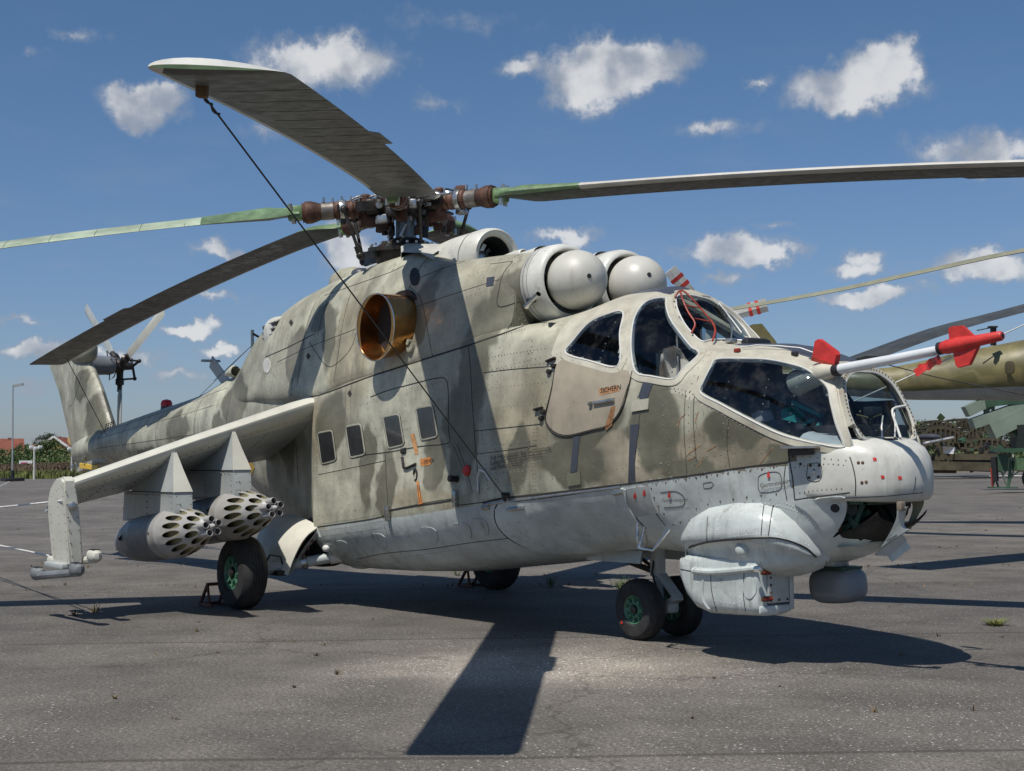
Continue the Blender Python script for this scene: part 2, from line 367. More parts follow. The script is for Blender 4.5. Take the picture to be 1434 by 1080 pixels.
orange = M('orange_marking', (0.62, 0.24, 0.07), 0.6, var=0.25, scale=30)
yellow = M('yellow_paint', (0.62, 0.40, 0.05), 0.5, var=0.15)
rivm = M('rivet_heads', (0.24, 0.23, 0.20), 0.5, 0.2, var=0.5, scale=9, grime=(0.09, 0.05, 0.03), gamt=0.8)
rivr = M('rusty_fasteners', (0.11, 0.055, 0.035), 0.7, 0.1, var=0.5, scale=20)
rivw = M('painted_rivets', (0.66, 0.68, 0.66), 0.45, var=0.15, scale=20)
gl_m = glass('canopy_glass', (0.66, 0.74, 0.80)); gl_c = glass('clear_windscreen_glass', (0.62, 0.68, 0.68))
winm = M('cabin_window_glass', (0.028, 0.030, 0.034), 0.10, var=0.3, scale=6, spec=0.7)
radome = M('smooth_grey_blue_radome', (0.17, 0.19, 0.215), 0.36, var=0.10, scale=5)
ink = M('black_lettering', (0.02, 0.02, 0.02), 0.7, var=0.1)
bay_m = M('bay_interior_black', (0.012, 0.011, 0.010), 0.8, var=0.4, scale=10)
bayg = M('dark_green_primer', (0.012, 0.05, 0.032), 0.5, var=0.3, scale=14)
oliveg = M('dull_olive_inside', (0.15, 0.15, 0.09), 0.6, var=0.2)

# ------------------------------------------------------------------ fuselage surface
HELI = empty('attack_helicopter', (0, 0, 0), 'weathered grey camouflage attack helicopter with five drooping blades parked on the tarmac', 'helicopter')
def pchip(xs, ys, x):
    n = len(xs); h = [xs[i+1]-xs[i] for i in range(n-1)]; dl = [(ys[i+1]-ys[i])/h[i] for i in range(n-1)]
    m = [0.0]*n; m[0] = dl[0]; m[-1] = dl[-1]
    for i in range(1, n-1):
        if dl[i-1]*dl[i] > 0:
            w1 = 2*h[i]+h[i-1]; w2 = h[i]+2*h[i-1]; m[i] = (w1+w2)/(w1/dl[i-1]+w2/dl[i])
    x = min(max(x, xs[0]), xs[-1]); i = 0
    while i < n-2 and x > xs[i+1]: i += 1
    t = (x-xs[i])/h[i]; a = 2*t**3-3*t*t+1; b = t**3-2*t*t+t; c = -2*t**3+3*t*t; d = t**3-t*t
    return a*ys[i]+b*h[i]*m[i]+c*ys[i+1]+d*h[i]*m[i+1]
def loft(table, xs, nres=34, k_of=None):
    """table: {x: [(halfwidth, z), ...]}; returns rings (starboard side first, closed)"""
    X = sorted(table); na = len(table[X[0]]); rings = []
    for x in xs:
        pts = [Vector((0, pchip(X, [table[q][a][0] for q in X], x), pchip(X, [table[q][a][1] for q in X], x))) for a in range(na)]
        half = crom(pts, nres)
        kx = k_of(x) if k_of else 0.0
        ring = [Vector((x-kx*max(0.0, p.z-1.5), -max(0, p.y), p.z)) for p in half]
        ring[0].y = 0; ring[-1].y = 0
        ring += [Vector((p.x, -p.y, p.z)) for p in reversed(ring[1:-1])]
        rings.append(ring)
    return rings
def circ(zc, ry, rz, na=10, p=1.0):
    return [(ry*math.sin(math.pi*i/(na-1)), zc-rz*math.cos(math.pi*i/(na-1))) for i in range(na)]
HT = {
 2.36: [(0,.92),(.13,.93),(.25,1.02),(.32,1.22),(.34,1.50),(.335,1.66),(.31,1.82),(.26,1.94),(.15,2.005),(0,2.02)],
 2.10: [(0,.76),(.21,.775),(.36,.93),(.45,1.22),(.475,1.50),(.47,1.68),(.44,1.86),(.39,2.0),(.22,2.09),(0,2.11)],
 1.60: [(0,.66),(.28,.67),(.47,.84),(.565,1.15),(.60,1.45),(.615,1.70),(.575,1.92),(.46,2.10),(.24,2.20),(0,2.225)],
 1.20: [(0,.68),(.30,.69),(.50,.85),(.62,1.17),(.66,1.45),(.675,1.76),(.62,2.00),(.48,2.155),(.26,2.235),(0,2.26)],
 1.00: [(0,.70),(.32,.71),(.53,.87),(.655,1.19),(.70,1.50),(.71,1.82),(.64,2.05),(.47,2.19),(.24,2.26),(0,2.30)],
 0.86: [(0,.71),(.34,.72),(.55,.88),(.68,1.205),(.72,1.53),(.725,1.86),(.645,2.12),(.46,2.265),(.23,2.315),(0,2.385)],
 0.70: [(0,.72),(.35,.73),(.565,.90),(.70,1.21),(.74,1.56),(.735,1.90),(.64,2.19),(.455,2.39),(.235,2.475),(0,2.545)],
 0.56: [(0,.73),(.37,.74),(.58,.92),(.73,1.22),(.76,1.60),(.745,1.95),(.64,2.25),(.45,2.50),(.245,2.62),(0,2.69)],
 0.30: [(0,.74),(.385,.75),(.60,.93),(.755,1.20),(.785,1.60),(.765,1.95),(.665,2.27),(.475,2.57),(.26,2.71),(0,2.775)],
 0.05: [(0,.72),(.40,.74),(.62,.93),(.775,1.18),(.805,1.60),(.785,1.97),(.69,2.29),(.51,2.57),(.28,2.71),(0,2.785)],
 -0.40: [(0,.64),(.42,.66),(.655,.88),(.81,1.145),(.83,1.60),(.81,2.00),(.73,2.34),(.57,2.53),(.30,2.64),(0,2.68)],
 -0.80: [(0,.57),(.46,.605),(.72,.82),(.85,1.10),(.845,1.58),(.825,2.03),(.765,2.46),(.60,2.54),(.30,2.58),(0,2.58)],
 -1.50: [(0,.49),(.48,.53),(.745,.75),(.866,1.035),(.85,1.50),(.84,2.00),(.80,2.42),(.62,2.48),(.3,2.50),(0,2.50)],
 -2.60: [(0,.38),(.50,.43),(.765,.66),(.872,.955),(.85,1.45),(.845,1.92),(.81,2.30),(.62,2.36),(.3,2.38),(0,2.38)],
 -3.40: [(0,.345),(.50,.395),(.765,.60),(.872,.855),(.85,1.40),(.85,1.85),(.82,2.22),(.62,2.28),(.3,2.30),(0,2.30)],
 -4.12: [(0,.33),(.50,.38),(.76,.54),(.868,.755),(.85,1.35),(.85,1.80),(.82,2.11),(.62,2.2),(.3,2.25),(0,2.25)],
 -4.30: [(0,.36),(.38,.39),(.62,.58),(.76,.80),(.80,1.35),(.81,1.80),(.79,2.12),(.62,2.25),(.3,2.30),(0,2.30)],
 -5.00: [(0,.52),(.33,.55),(.53,.75),(.66,1.02),(.70,1.50),(.71,1.90),(.69,2.25),(.55,2.45),(.28,2.50),(0,2.50)],
 -6.00: [(0,.84),(.28,.87),(.46,1.04),(.58,1.30),(.62,1.65),(.60,2.0),(.52,2.28),(.39,2.46),(.2,2.53),(0,2.55)],
 -7.40: circ(1.88, .50, .64), -8.44: circ(1.83, .44, .50), -10.0: circ(1.785, .37, .39), -12.0: circ(1.71, .27, .265), -12.9: circ(1.67, .21, .22), -13.5: circ(1.62, .13, .17)}
def kfun(x): return 0.42*max(0.0, min(1.0, (x-1.45)/0.91))**1.3
xs = [-13.5+i*0.25 for i in range(36)] + [-4.5+i*0.1 for i in range(4)] + [-4.12+i*0.12 for i in range(30)]
xs = [x for x in xs if x < -0.52] + [-0.5+i*0.022 for i in range(int(2.86/0.022)+1)]
xs[-1] = 2.36
rings = loft(HT, xs, 84, kfun)
hull_vf = grid(rings, True, True, False)
CT = {
 -0.95: [(.60,2.40),(.70,2.50),(.665,2.66),(.645,2.82),(.60,3.0),(.50,3.14),(.33,3.19),(.15,3.16),(0,3.13)],
 -1.60: [(.66,2.32),(.79,2.41),(.745,2.62),(.705,2.86),(.645,3.03),(.54,3.16),(.37,3.22),(.16,3.21),(0,3.20)],
 -2.20: [(.70,2.24),(.815,2.34),(.775,2.60),(.73,2.86),(.67,3.05),(.57,3.18),(.42,3.24),(.18,3.24),(0,3.24)],
 -3.00: [(.72,2.15),(.83,2.25),(.79,2.55),(.745,2.85),(.675,3.09),(.575,3.28),(.43,3.40),(.22,3.44),(0,3.44)],
 -3.60: [(.73,2.08),(.835,2.19),(.795,2.50),(.75,2.80),(.675,3.07),(.565,3.27),(.42,3.38),(.22,3.41),(0,3.41)],
 -4.20: [(.72,2.0),(.83,2.11),(.79,2.45),(.74,2.77),(.655,3.04),(.535,3.23),(.39,3.34),(.2,3.39),(0,3.40)],
 -5.40: [(.55,2.0),(.69,2.12),(.67,2.45),(.625,2.74),(.55,2.97),(.44,3.12),(.32,3.21),(.17,3.26),(0,3.27)],
 -6.05: [(.45,2.0),(.60,2.15),(.565,2.42),(.52,2.66),(.44,2.86),(.35,3.00),(.25,3.08),(.13,3.12),(0,3.13)],
 -6.50: [(.40,2.0),(.53,2.12),(.50,2.38),(.455,2.58),(.39,2.76),(.31,2.88),(.2,2.95),(.1,2.98),(0,2.99)],
 -7.15: [(.25,2.0),(.42,2.1),(.39,2.27),(.34,2.38),(.28,2.44),(.2,2.48),(.13,2.49),(.06,2.50),(0,2.50)]}
cxs = [-7.15+i*(6.2/60) for i in range(61)]
cowl_rings = loft(CT, cxs, 34)
cowl_vf = grid(cowl_rings, True, True, True)
# tail fin: swept, with a rounded leading edge
def fin_ring(le, te, th, n=14):
    le = Vector(le); te = Vector(te); r = []
    for i in range(n):
        t = i/(n-1); x = (1-math.cos(math.pi*t))/2; y = th*2.2*(0.2969*math.sqrt(x)-0.126*x-0.3516*x*x+0.2843*x**3-0.1015*x**4)*2.4
        r.append(le.lerp(te, x)+Vector((0, -y, 0)))
    return r+[Vector((p.x, -p.y, p.z)) for p in reversed(r[1:-1])]
fin_vf = grid([fin_ring((-11.6, 0, 1.50), (-13.6, 0, 1.30), .34), fin_ring((-12.0, 0, 1.95), (-13.9, 0, 1.80), .30), fin_ring((-12.55, 0, 2.6), (-14.45, 0, 2.6), .26), fin_ring((-13.05, 0, 3.05), (-14.93, 0, 3.05), .23),
                fin_ring((-13.4, 0, 3.28), (-14.75, 0, 3.24), .19), fin_ring((-13.65, 0, 3.36), (-14.4, 0, 3.32), .10)], True, True, True)
# nose cap (blunt rounded box) 
def cap_rings():
    prof = [(1.125, .86), (1.135, .94), (1.17, .99), (1.25, 1.0), (1.34, .995), (1.42, .965), (1.48, .90), (1.525, .78), (1.555, .6), (1.57, .35), (1.573, .1)]
    R = []
    for z, r in prof:
        ring = []
        for i in range(49):
            u = -math.pi/2+math.pi*i/48
            cu = abs(math.cos(u))**0.92; su = math.copysign(abs(math.sin(u))**0.95, math.sin(u))
            sl = (z-1.3)*0.06
            ring.append(Vector((1.96+(0.66*r)*cu, 0.468*su*(0.55+0.45*r), z+(0.02-0.03*cu))))
        R.append(ring)
    return R
CR = cap_rings(); cap_vf = grid(CR, False)
# close the top and the bottom of the cap
for ring, rev in ((0, True), (10, False)):
    b = ring*49; f = tuple(range(b, b+49)); cap_vf[1].append(tuple(reversed(f)) if rev else f)

def poly_in(pt, poly):
    x, y = pt; ins = False; n = len(poly)
    for i in range(n):
        x1, y1 = poly[i]; x2, y2 = poly[(i+1) % n]
        if (y1 > y) != (y2 > y) and x < (x2-x1)*(y-y1)/(y2-y1)+x1: ins = not ins
    return ins
def proj(p):
    v = Vector(p)-EYE; z = v.dot(VD); return (717+FPX*v.dot(VR)/z, 540-FPX*v.dot(VU)/z)
DOORWIN = [(792,495.5),(802,478),(824,453),(848,441),(873,437),(869,466),(866,513),(824,506)]
PILSIDE = [(933,418),(912,419.5),(898,429),(888,447),(884,472.5),(884.6,497.6),(891,522.7),(912,528),(943,532),(956.5,518.5),(980,496),(968,486),(948,461),(938,445),(933.5,428)]
WSCREEN = [(948,415),(956.5,413),(975,414.6),(995.5,421),(1012,432),(1030,447),(1044,463),(1053,479.5),(1044,479),(1016,477),(995.5,477.5),(984,480),(973,472.5),(959,456),(949.5,438),(946,425)]
GUNSIDE = [(1004,503.4),(1044,502.6),(1077,504),(1110.6,511),(1132,519),(1159,541),(1165,564),(1172.5,594),(1182.6,620.6),(1179,627),(1144,622),(1094,609),(1043.7,585),(1010,567),(981,551),(985,535),(995,515)]
BAY = [(1183,696),(1310,688),(1310,742),(1262,748),(1240,760),(1212,757),(1190,752),(1166,751),(1178,735),(1184,715)]
WELL = [(437,746),(455,752),(478,790),(420,800),(405,770)]
FULL = BVHTree.FromPolygons(hull_vf[0], hull_vf[1])
# cut the openings out of the skin
keep = []; V = hull_vf[0]
for f in hull_vf[1]:
    c = sum((V[i] for i in f), Vector())/len(f)
    cut = False
    if -0.3 < c.x < 2.5:
        n = (V[f[1]]-V[f[0]]).cross(V[f[2]]-V[f[1]])
        p = proj(c); m = proj((c.x, -c.y, c.z))
        nf = abs(c.y)
        if c.z > 1.45:
            if c.z > 2.2 and nf < 0.32 and poly_in(p, WSCREEN): cut = True
            for W_ in (DOORWIN, PILSIDE, GUNSIDE):
                if (c.y < -0.02 and poly_in(p, W_)) or (c.y > 0.02 and poly_in(m, W_)): cut = True
        elif c.x > 1.85 and c.z < 1.2:
            if (c.y < 0 and poly_in(p, BAY)) or (c.y > 0 and poly_in(m, BAY)): cut = True
    if not cut: keep.append(f)
def zlow(x): return 0.77+(x+4.0)*0.1003 if x < 2.28 else 1.40
mi = []
for f in keep:
    c = sum((V[i] for i in f), Vector())/len(f)
    low = c.z < 0.765+(c.x+4.12)*0.1005 and c.x > -4.3
    fr = c.z > 1.50 and ((c.x > 1.0 and c.z > 1.9-(c.x-1.0)*0.36) or (c.x > -0.35 and c.z > 2.02+max(0, 0.55-c.x)*0.12))
    nose = c.x > 2.05 or (c.x > 2.0 and c.z < 1.5)
    roofp = (abs(c.y) < 0.235 and -0.34 < c.x < 0.46 and c.z > 2.6) or (abs(c.y) < 0.25 and 1.16 < c.x < 2.02 and c.z > 2.03)
    mi.append(4 if roofp else (1 if low else (3 if nose and c.z < 1.6 else (2 if fr else 0))))
fus = mesh('fuselage', (V, keep, mi), None, HELI, angle=50, mats=[camo, pale, frame_m, pale, darkblue])
mesh('engine_cowling', cowl_vf, camo, HELI, angle=50)
mesh('nose_cap', cap_vf, white, HELI, angle=60)
mesh('tail_fin', fin_vf, camo, HELI, angle=40)

# survey surface: where things sit on the skin
allvf = cat(hull_vf, cowl_vf, cap_vf, fin_vf)
SURF = BVHTree.FromPolygons(allvf[0], allvf[1])
def rehash(*more):
    global SURF, allvf
    allvf = cat(allvf, *more); SURF = BVHTree.FromPolygons(allvf[0], allvf[1])
def hit(px, py, tree=None):
    r = (tree or SURF).ray_cast(EYE, ray(px, py).normalized())
    if r[0] is None: return None, None
    n = r[1]
    if n.dot(EYE-r[0]) < 0: n = -n
    return r[0], n.normalized()
def res2(path, step, closed=False, smooth=True):
    P = [Vector((a, b, 0)) for a, b in path]
    L = sum((b-a).length for a, b in zip(P, P[1:])) + ((P[0]-P[-1]).length if closed else 0)
    n = max(2, int(L/step)+1)
    if smooth and len(P) > 2: Q = crom(P, n, closed)
    else:
        Q = []; pts = P+[P[0]] if closed else P
        for a, b in zip(pts, pts[1:]):
            m = max(1, int((b-a).length/step)); Q += [a.lerp(b, i/m) for i in range(m)]
        if not closed: Q.append(pts[-1])
    return [(q.x, q.y) for q in Q]
def cast_path(path, step=6, closed=False, smooth=True, tree=None):
    o = []
    for a, b in res2(path, step, closed, smooth):
        p, n = hit(a, b, tree)
        if p is not None and not (o and (p-o[-1][0]).length > 0.5): o.append((p, n))
    return o
def strip(PN, w, h, closed=False, sink=0.012, lift=0.0):
    """raised band along surface points"""
    n = len(PN); V = []; F = []
    if n < 2: return ([], [])
    for i in range(n):
        p, nn = PN[i]
        t = (PN[(i+1) % n][0]-PN[i-1][0]) if closed else (PN[min(n-1, i+1)][0]-PN[max(0, i-1)][0])
        s = nn.cross(t).normalized(); b = min(0.35*w, 0.5*abs(h))
        p = p+nn*lift
        V += [p-s*w/2-nn*sink, p-s*w/2+nn*(h-b), p-s*(w/2-b)+nn*h, p+s*(w/2-b)+nn*h, p+s*w/2+nn*(h-b), p+s*w/2-nn*sink]
    m = n if closed else n-1
    for i in range(m):
        a = i*6; b = ((i+1) % n)*6
        for q in range(5): F.append((a+q, a+q+1, b+q+1, b+q))
    if not closed: F.append((0, 1, 2, 3, 4, 5)); F.append(tuple(range(n*6-1, n*6-7, -1)))
    return (V, F)
def patch(path, off=0.004, step=7, skirt=0.012, smooth=True, tree=None):
    """raised sheet over the outline, following the skin"""
    out_ = res2(path, step, True, smooth); n = len(out_)
    xs_ = [p[0] for p in out_]; ys_ = [p[1] for p in out_]
    inner = []
    x = min(xs_)+step*0.5
    while x < max(xs_):
        y = min(ys_)+step*0.5
        while y < max(ys_):
            if poly_in((x, y), out_) and min((x-a)**2+(y-b)**2 for a, b in out_) > (0.55*step)**2: inner.append((x, y))
            y += step
        x += step
    pts = [Vector(p) for p in out_+inner]
    r = delaunay_2d_cdt(pts, [(i, (i+1) % n) for i in range(n)], [], 1, 1e-4)
    V = []; N = []
    for q in r[0]:
        p, nn = hit(q.x, q.y, tree)
        if p is None:
            p, nn = (V[-1], N[-1]) if V else (Vector(), Vector((0, 0, 1)))
            V.append(p.copy()); N.append(nn); continue
        V.append(p+nn*off); N.append(nn)
    F = [tuple(f) for f in r[2]]
    cnt = {}
    for f in F:
        for a, b in zip(f, f[1:]+f[:1]): cnt[(a, b)] = cnt.get((a, b), 0)+1
    ed = [(a, b) for (a, b) in cnt if (b, a) not in cnt]
    if skirt:
        base = {}
        for a, b in ed:
            for v in (a, b):
                if v not in base: base[v] = len(V); V.append(V[v]-N[v]*(off+skirt))
        for a, b in ed: F.append((b, a, base[a], base[b]))
    return (V, F)
def both(name, vf, mat, parent, **kw):
    o = mesh(name, vf, mat, parent, **kw); p = mesh(name, mirror(vf), mat, parent, **kw); return o, p
def rivets(path, sp=0.035, r=0.0068, closed=False, smooth=True, tree=None):
    PN = cast_path(path, 4, closed, smooth, tree); V = []; F = []; acc = 0.0
    for (a, na), (b, nb) in zip(PN, PN[1:]):
        d = (b-a).length
        while acc < d:
            t = acc/d; p = a.lerp(b, t); n = na.lerp(nb, t).normalized(); u, v, _ = frame_of(n); k0 = len(V)
            rr = r*random.uniform(.85, 1.1)
            V += [p-n*0.004+(u*math.cos(q*math.pi/3)+v*math.sin(q*math.pi/3))*rr for q in range(6)]
            V += [p+n*rr*0.42+(u*math.cos(q*math.pi/3)+v*math.sin(q*math.pi/3))*rr*0.6 for q in range(6)]
            F += [(k0+q, k0+(q+1) % 6, k0+6+(q+1) % 6, k0+6+q) for q in range(6)]; F.append(tuple(range(k0+6, k0+12)))
            acc += sp
        acc -= d
    return (V, F)
# ------------------------------------------------------------------ canopies, windows, doors, seams
P0 = HELI
def grow(poly, d):
    n = len(poly); cx = sum(p[0] for p in poly)/n; cy = sum(p[1] for p in poly)/n
    area = sum(poly[i][0]*poly[(i+1) % n][1]-poly[(i+1) % n][0]*poly[i][1] for i in range(n)); sg = 1 if area > 0 else -1
    o = []
    for i in range(n):
        a = Vector(poly[i-1]); b = Vector(poly[i]); c = Vector(poly[(i+1) % n])
        t = ((b-a).normalized()+(c-b).normalized()); t = t.normalized() if t.length > 1e-6 else (c-b).normalized()
        o.append((b.x+sg*t.y*d, b.y-sg*t.x*d))
    return o
def window(poly, gname, gm_, fname, w=0.055, dd=2.6, both_=True, glabel=None):
    """frame band, bright seal and curved pane of a canopy window"""
    fr = strip(cast_path(grow(poly, dd), 5, True, True, FULL), w, 0.007, True, 0.03)
    se = strip(cast_path(grow(poly, -0.6), 5, True, True, FULL), 0.011, 0.012, True, 0.02)
    gp = patch(grow(poly, -0.5), 0.004, 9, 0, True, FULL)
    rv = rivets(grow(poly, dd+0.4)+[grow(poly, dd+0.4)[0]], 0.042, 0.0062, tree=FULL)
    res = []
    for mm in ([0, 1] if both_ else [0]):
        f_ = (lambda v: mirror(v)) if mm else (lambda v: v)
        g_ = mesh(gname, f_(gp), gm_, P0, label=glabel)
        mesh(fname, f_(fr), frame_m, g_); mesh('seal', f_(se), seal, g_)
        r_ = mesh('rivet_row', f_(rv), rivr, g_, smooth=False); r_['kind'] = 'stuff'
        res.append(g_)
    return res
# wide painted bands that carry the windows
for nm, poly, gm_, b_ in (('door_window', DOORWIN, gl_m, True), ('side_window', PILSIDE, gl_m, True), ('pilot_windscreen', WSCREEN, gl_c, False), ('gunner_side_window', GUNSIDE, gl_m, True)):
    window(poly, nm, gm_, 'window_frame', 0.062 if nm != 'pilot_windscreen' else 0.075, 3.4 if nm != 'pilot_windscreen' else 3.8, b_)
# ---- gunner's flat front pane and the ring that closes the nose front
FG = [(1179,534),(1189,527),(1200,523.5),(1224,521),(1241,534),(1253,549),(1262,566),(1270,590),(1276,613),(1272,617),(1259,617),(1238,615.6),(1218,617),(1203,620),(1191,599),(1183,572)]
k_ = 0.42
def on_front(px, py, off=0.0):
    w = ray(px, py); nrm = Vector((1, 0, k_)).normalized(); p0 = Vector((2.375, 0, 1.5))
    return EYE + w*((p0-EYE).dot(nrm)/w.dot(nrm)) + nrm*off
FGs = res2(FG, 6, True)
gin = [on_front(a, b) for a, b in FGs]
# symmetric pane: average of the left edge and mirrored right edge
ring = [p for p in rings[-1] if p.z > 1.475]
ring = sorted(ring, key=lambda p: math.atan2(p.y, -(p.z-1.72)))  # walk round
cen = Vector((2.29, 0, 1.72)); nrm = Vector((1, 0, k_)).normalized()
def ang(p): return math.atan2(p.y, p.z-cen.z)
prof = sorted([(abs(ang(p)), Vector((0, abs(p.y), p.z)).y, p.z) for p in gin])
def inner_at(a):
    best = min(gin, key=lambda p: abs(abs(ang(p))-abs(a))); L = [p for p in gin if abs(abs(ang(p))-abs(a)) < 0.14] or [best]
    y = sum(abs(p.y) for p in L)/len(L); z = sum(p.z for p in L)/len(L)
    s = 1 if a > 0 else -1
    return Vector((2.375-k_*(z-1.5), s*y, z))
NA = 72; ins = []; outs = []
RO = rings[-1]
for i in range(NA):
    a = -math.pi+2*math.pi*(i+0.5)/NA
    pi_ = inner_at(a); ins.append(pi_)
    d2 = Vector((math.sin(a), math.cos(a)))
    # outer: crossing of the body's end section in this direction
    best = None
    for p, q_ in zip(RO, RO[1:]+RO[:1]):
        A = Vector((p.y, p.z-cen.z)); B = Vector((q_.y, q_.z-cen.z)); e = B-A; den = d2.x*e.y-d2.y*e.x
        if abs(den) < 1e-9: continue
        t = (A.x*e.y-A.y*e.x)/den; u = (A.x*d2.y-A.y*d2.x)/den
        if t > 0 and -1e-6 <= u <= 1+1e-6 and (best is None or t < best): best = t
    best = min(best, 0.30) if abs(a) > 1.9 else best
    z = cen.z+d2.y*best; outs.append(Vector((2.36-k_*(z-1.5), d2.x*best, z)))
sm = lambda L: [(L[i-1]+L[i]*2+L[(i+1) % len(L)])/4 for i in range(len(L))]
ins = sm(sm(ins))
mid1 = [o+nrm*0.028+(i_-o)*0.12 for o, i_ in zip(outs, ins)]
mid2 = [i_+nrm*0.020+(o-i_)*0.10 for o, i_ in zip(outs, ins)]
fg = mesh('gunner_front_window', (ins+[cen+Vector((0.055, 0, 0))], [(i, (i+1) % NA, NA) for i in range(NA)]), gl_c, P0)
mesh('window_frame', grid([outs, mid1, mid2, [p-nrm*0.012 for p in ins]], True), frame_m, fg)
mesh('seal', tube([p+nrm*0.012 for p in ins], 0.007, 6, False, True), seal, fg)
rv = []
for i in range(NA):
    p = outs[i].lerp(ins[i], 0.5)+nrm*0.026; u, v, _ = frame_of(nrm)
    if (outs[i]-ins[i]).length > 0.028: rv.append(lathe([(0, 0.006), (0.003, 0.0045)], p, nrm, 6))
r_ = mesh('rivet_row', cat(*rv), rivr, fg, smooth=False); r_['kind'] = 'stuff'
# dark anti-glare roof panels of both cockpits
roof1 = [(845,425),(870,413),(905,404),(925,402.5),(944,403.5),(940,410),(925,414),(900,418),(872,428),(852,433)]
# ---- cockpit door
DOOR = [(779,510),(773,545),(764,583),(768,598),(779,608),(797,611),(830,603),(848,599),(862,588),(872,572),(880,545),(886,520),(888,500),(886,470),(889,446),(880,431),(848,436),(818,450),(796,472)]
door = mesh('cockpit_door', patch([(780,512),(774,546),(766,583),(769,596),(780,606),(797,609),(830,601),(847,597),(861,586),(870,571),(878,545),(884,522),(850,515),(815,510),(794,503)], 0.007, 8), M('worn_brown_grey_door_paint', (0.36,0.315,0.245), 0.5, var=0.16, scale=4, grime=(0.13,0.10,0.07), gamt=0.4, rust=0.5, streak=0.4, dent=0.008), P0)
mesh('door_gap', strip(cast_path(DOOR[:12], 5), 0.011, 0.010), gapm, door)
mesh('door_handle', cat(strip(cast_path([(833,565),(862,560)], 4), 0.030, 0.030), strip(cast_path([(827,566),(831,565)], 2), 0.03, 0.035)), steel, door)
mesh('marking', patch([(839,545),(866,540),(869,548),(841,554)], 0.0085, 5, 0, False), M('faded_orange_marking', (0.45,0.24,0.12), 0.6, var=0.35, scale=26), door)
mesh('marking', patch([(857,570),(863,568),(858,596),(850,603),(848,598)], 0.0085, 5, 0, False), M('rust_stain', (0.33,0.17,0.08), 0.7, var=0.4, scale=20), door)
for (a, b) in ((776, 513), (770, 521), (762, 577), (759, 586)):
    p, n = hit(a, b); mesh('hinge', cat(lathe([(0, .022), (.03, .02), (.034, .01)], p-n*.005, n, 8), box(p+n*.012, (.05, .02, .02))), oily, door)
for pts in ([(767,507),(779,502)], [(750,574),(761,571)]): mesh('drip_strip', strip(cast_path(pts, 3), 0.018, 0.03), oily, P0)
# ---- cabin windows (four on this side), small and dark with rounded frames
CW = [[(447,607),(463,604),(469,641),(466,646),(453,648),(449,645)], [(487,598),(504,595),(509,632),(507,636),(494,639),(490,636)],
      [(539,584),(557,581),(564,617),(562,622),(546,626),(542,622)], [(585,572),(604,569),(611,606),(609,611),(593,615),(588,611)]]
def rounded(c4, r=3.0):
    o_ = []
    for i in range(4):
        a, b, c_ = Vector(c4[i-1]), Vector(c4[i]), Vector(c4[(i+1) % 4])
        u = (a-b).normalized()*r; w = (c_-b).normalized()*r
        for t in (0, .25, .5, .75, 1): o_.append(tuple((b+u)*(1-t)**2+b*2*t*(1-t)+(b+w)*t*t))
    return o_
CW = [rounded(c_) for c_ in ([(446,607.5),(464.5,604),(470,644),(451.5,649)], [(485.5,598.5),(504.5,595),(510.5,635.5),(491.5,640)], [(538,585),(558,581),(565,622),(545,627)], [(584,573),(605,569),(612,610.5),(591,615.5)])]
for i, q_ in enumerate(CW):
    q_ = res2(q_, 2.5, True, False)
    vf = patch(q_, 0.007, 7, 0.01, False)
    fr = strip(cast_path(grow(q_, 1.0), 2.5, True, False), 0.019, 0.008, True)
    ga = strip(cast_path(grow(q_, 2.2), 2.5, True, False), 0.006, 0.004, True)
    for s in (0, 1):
        f_ = mirror if s else (lambda v: v)
        w_ = mesh('cabin_window', f_(vf), winm, P0); mesh('window_frame', f_(fr), M('window_frame_paint', (0.31, 0.30, 0.25), .5, var=.2) if i == 0 and s == 0 else bpy.data.materials['window_frame_paint'], w_); mesh('window_gap', f_(ga), gapm, w_)
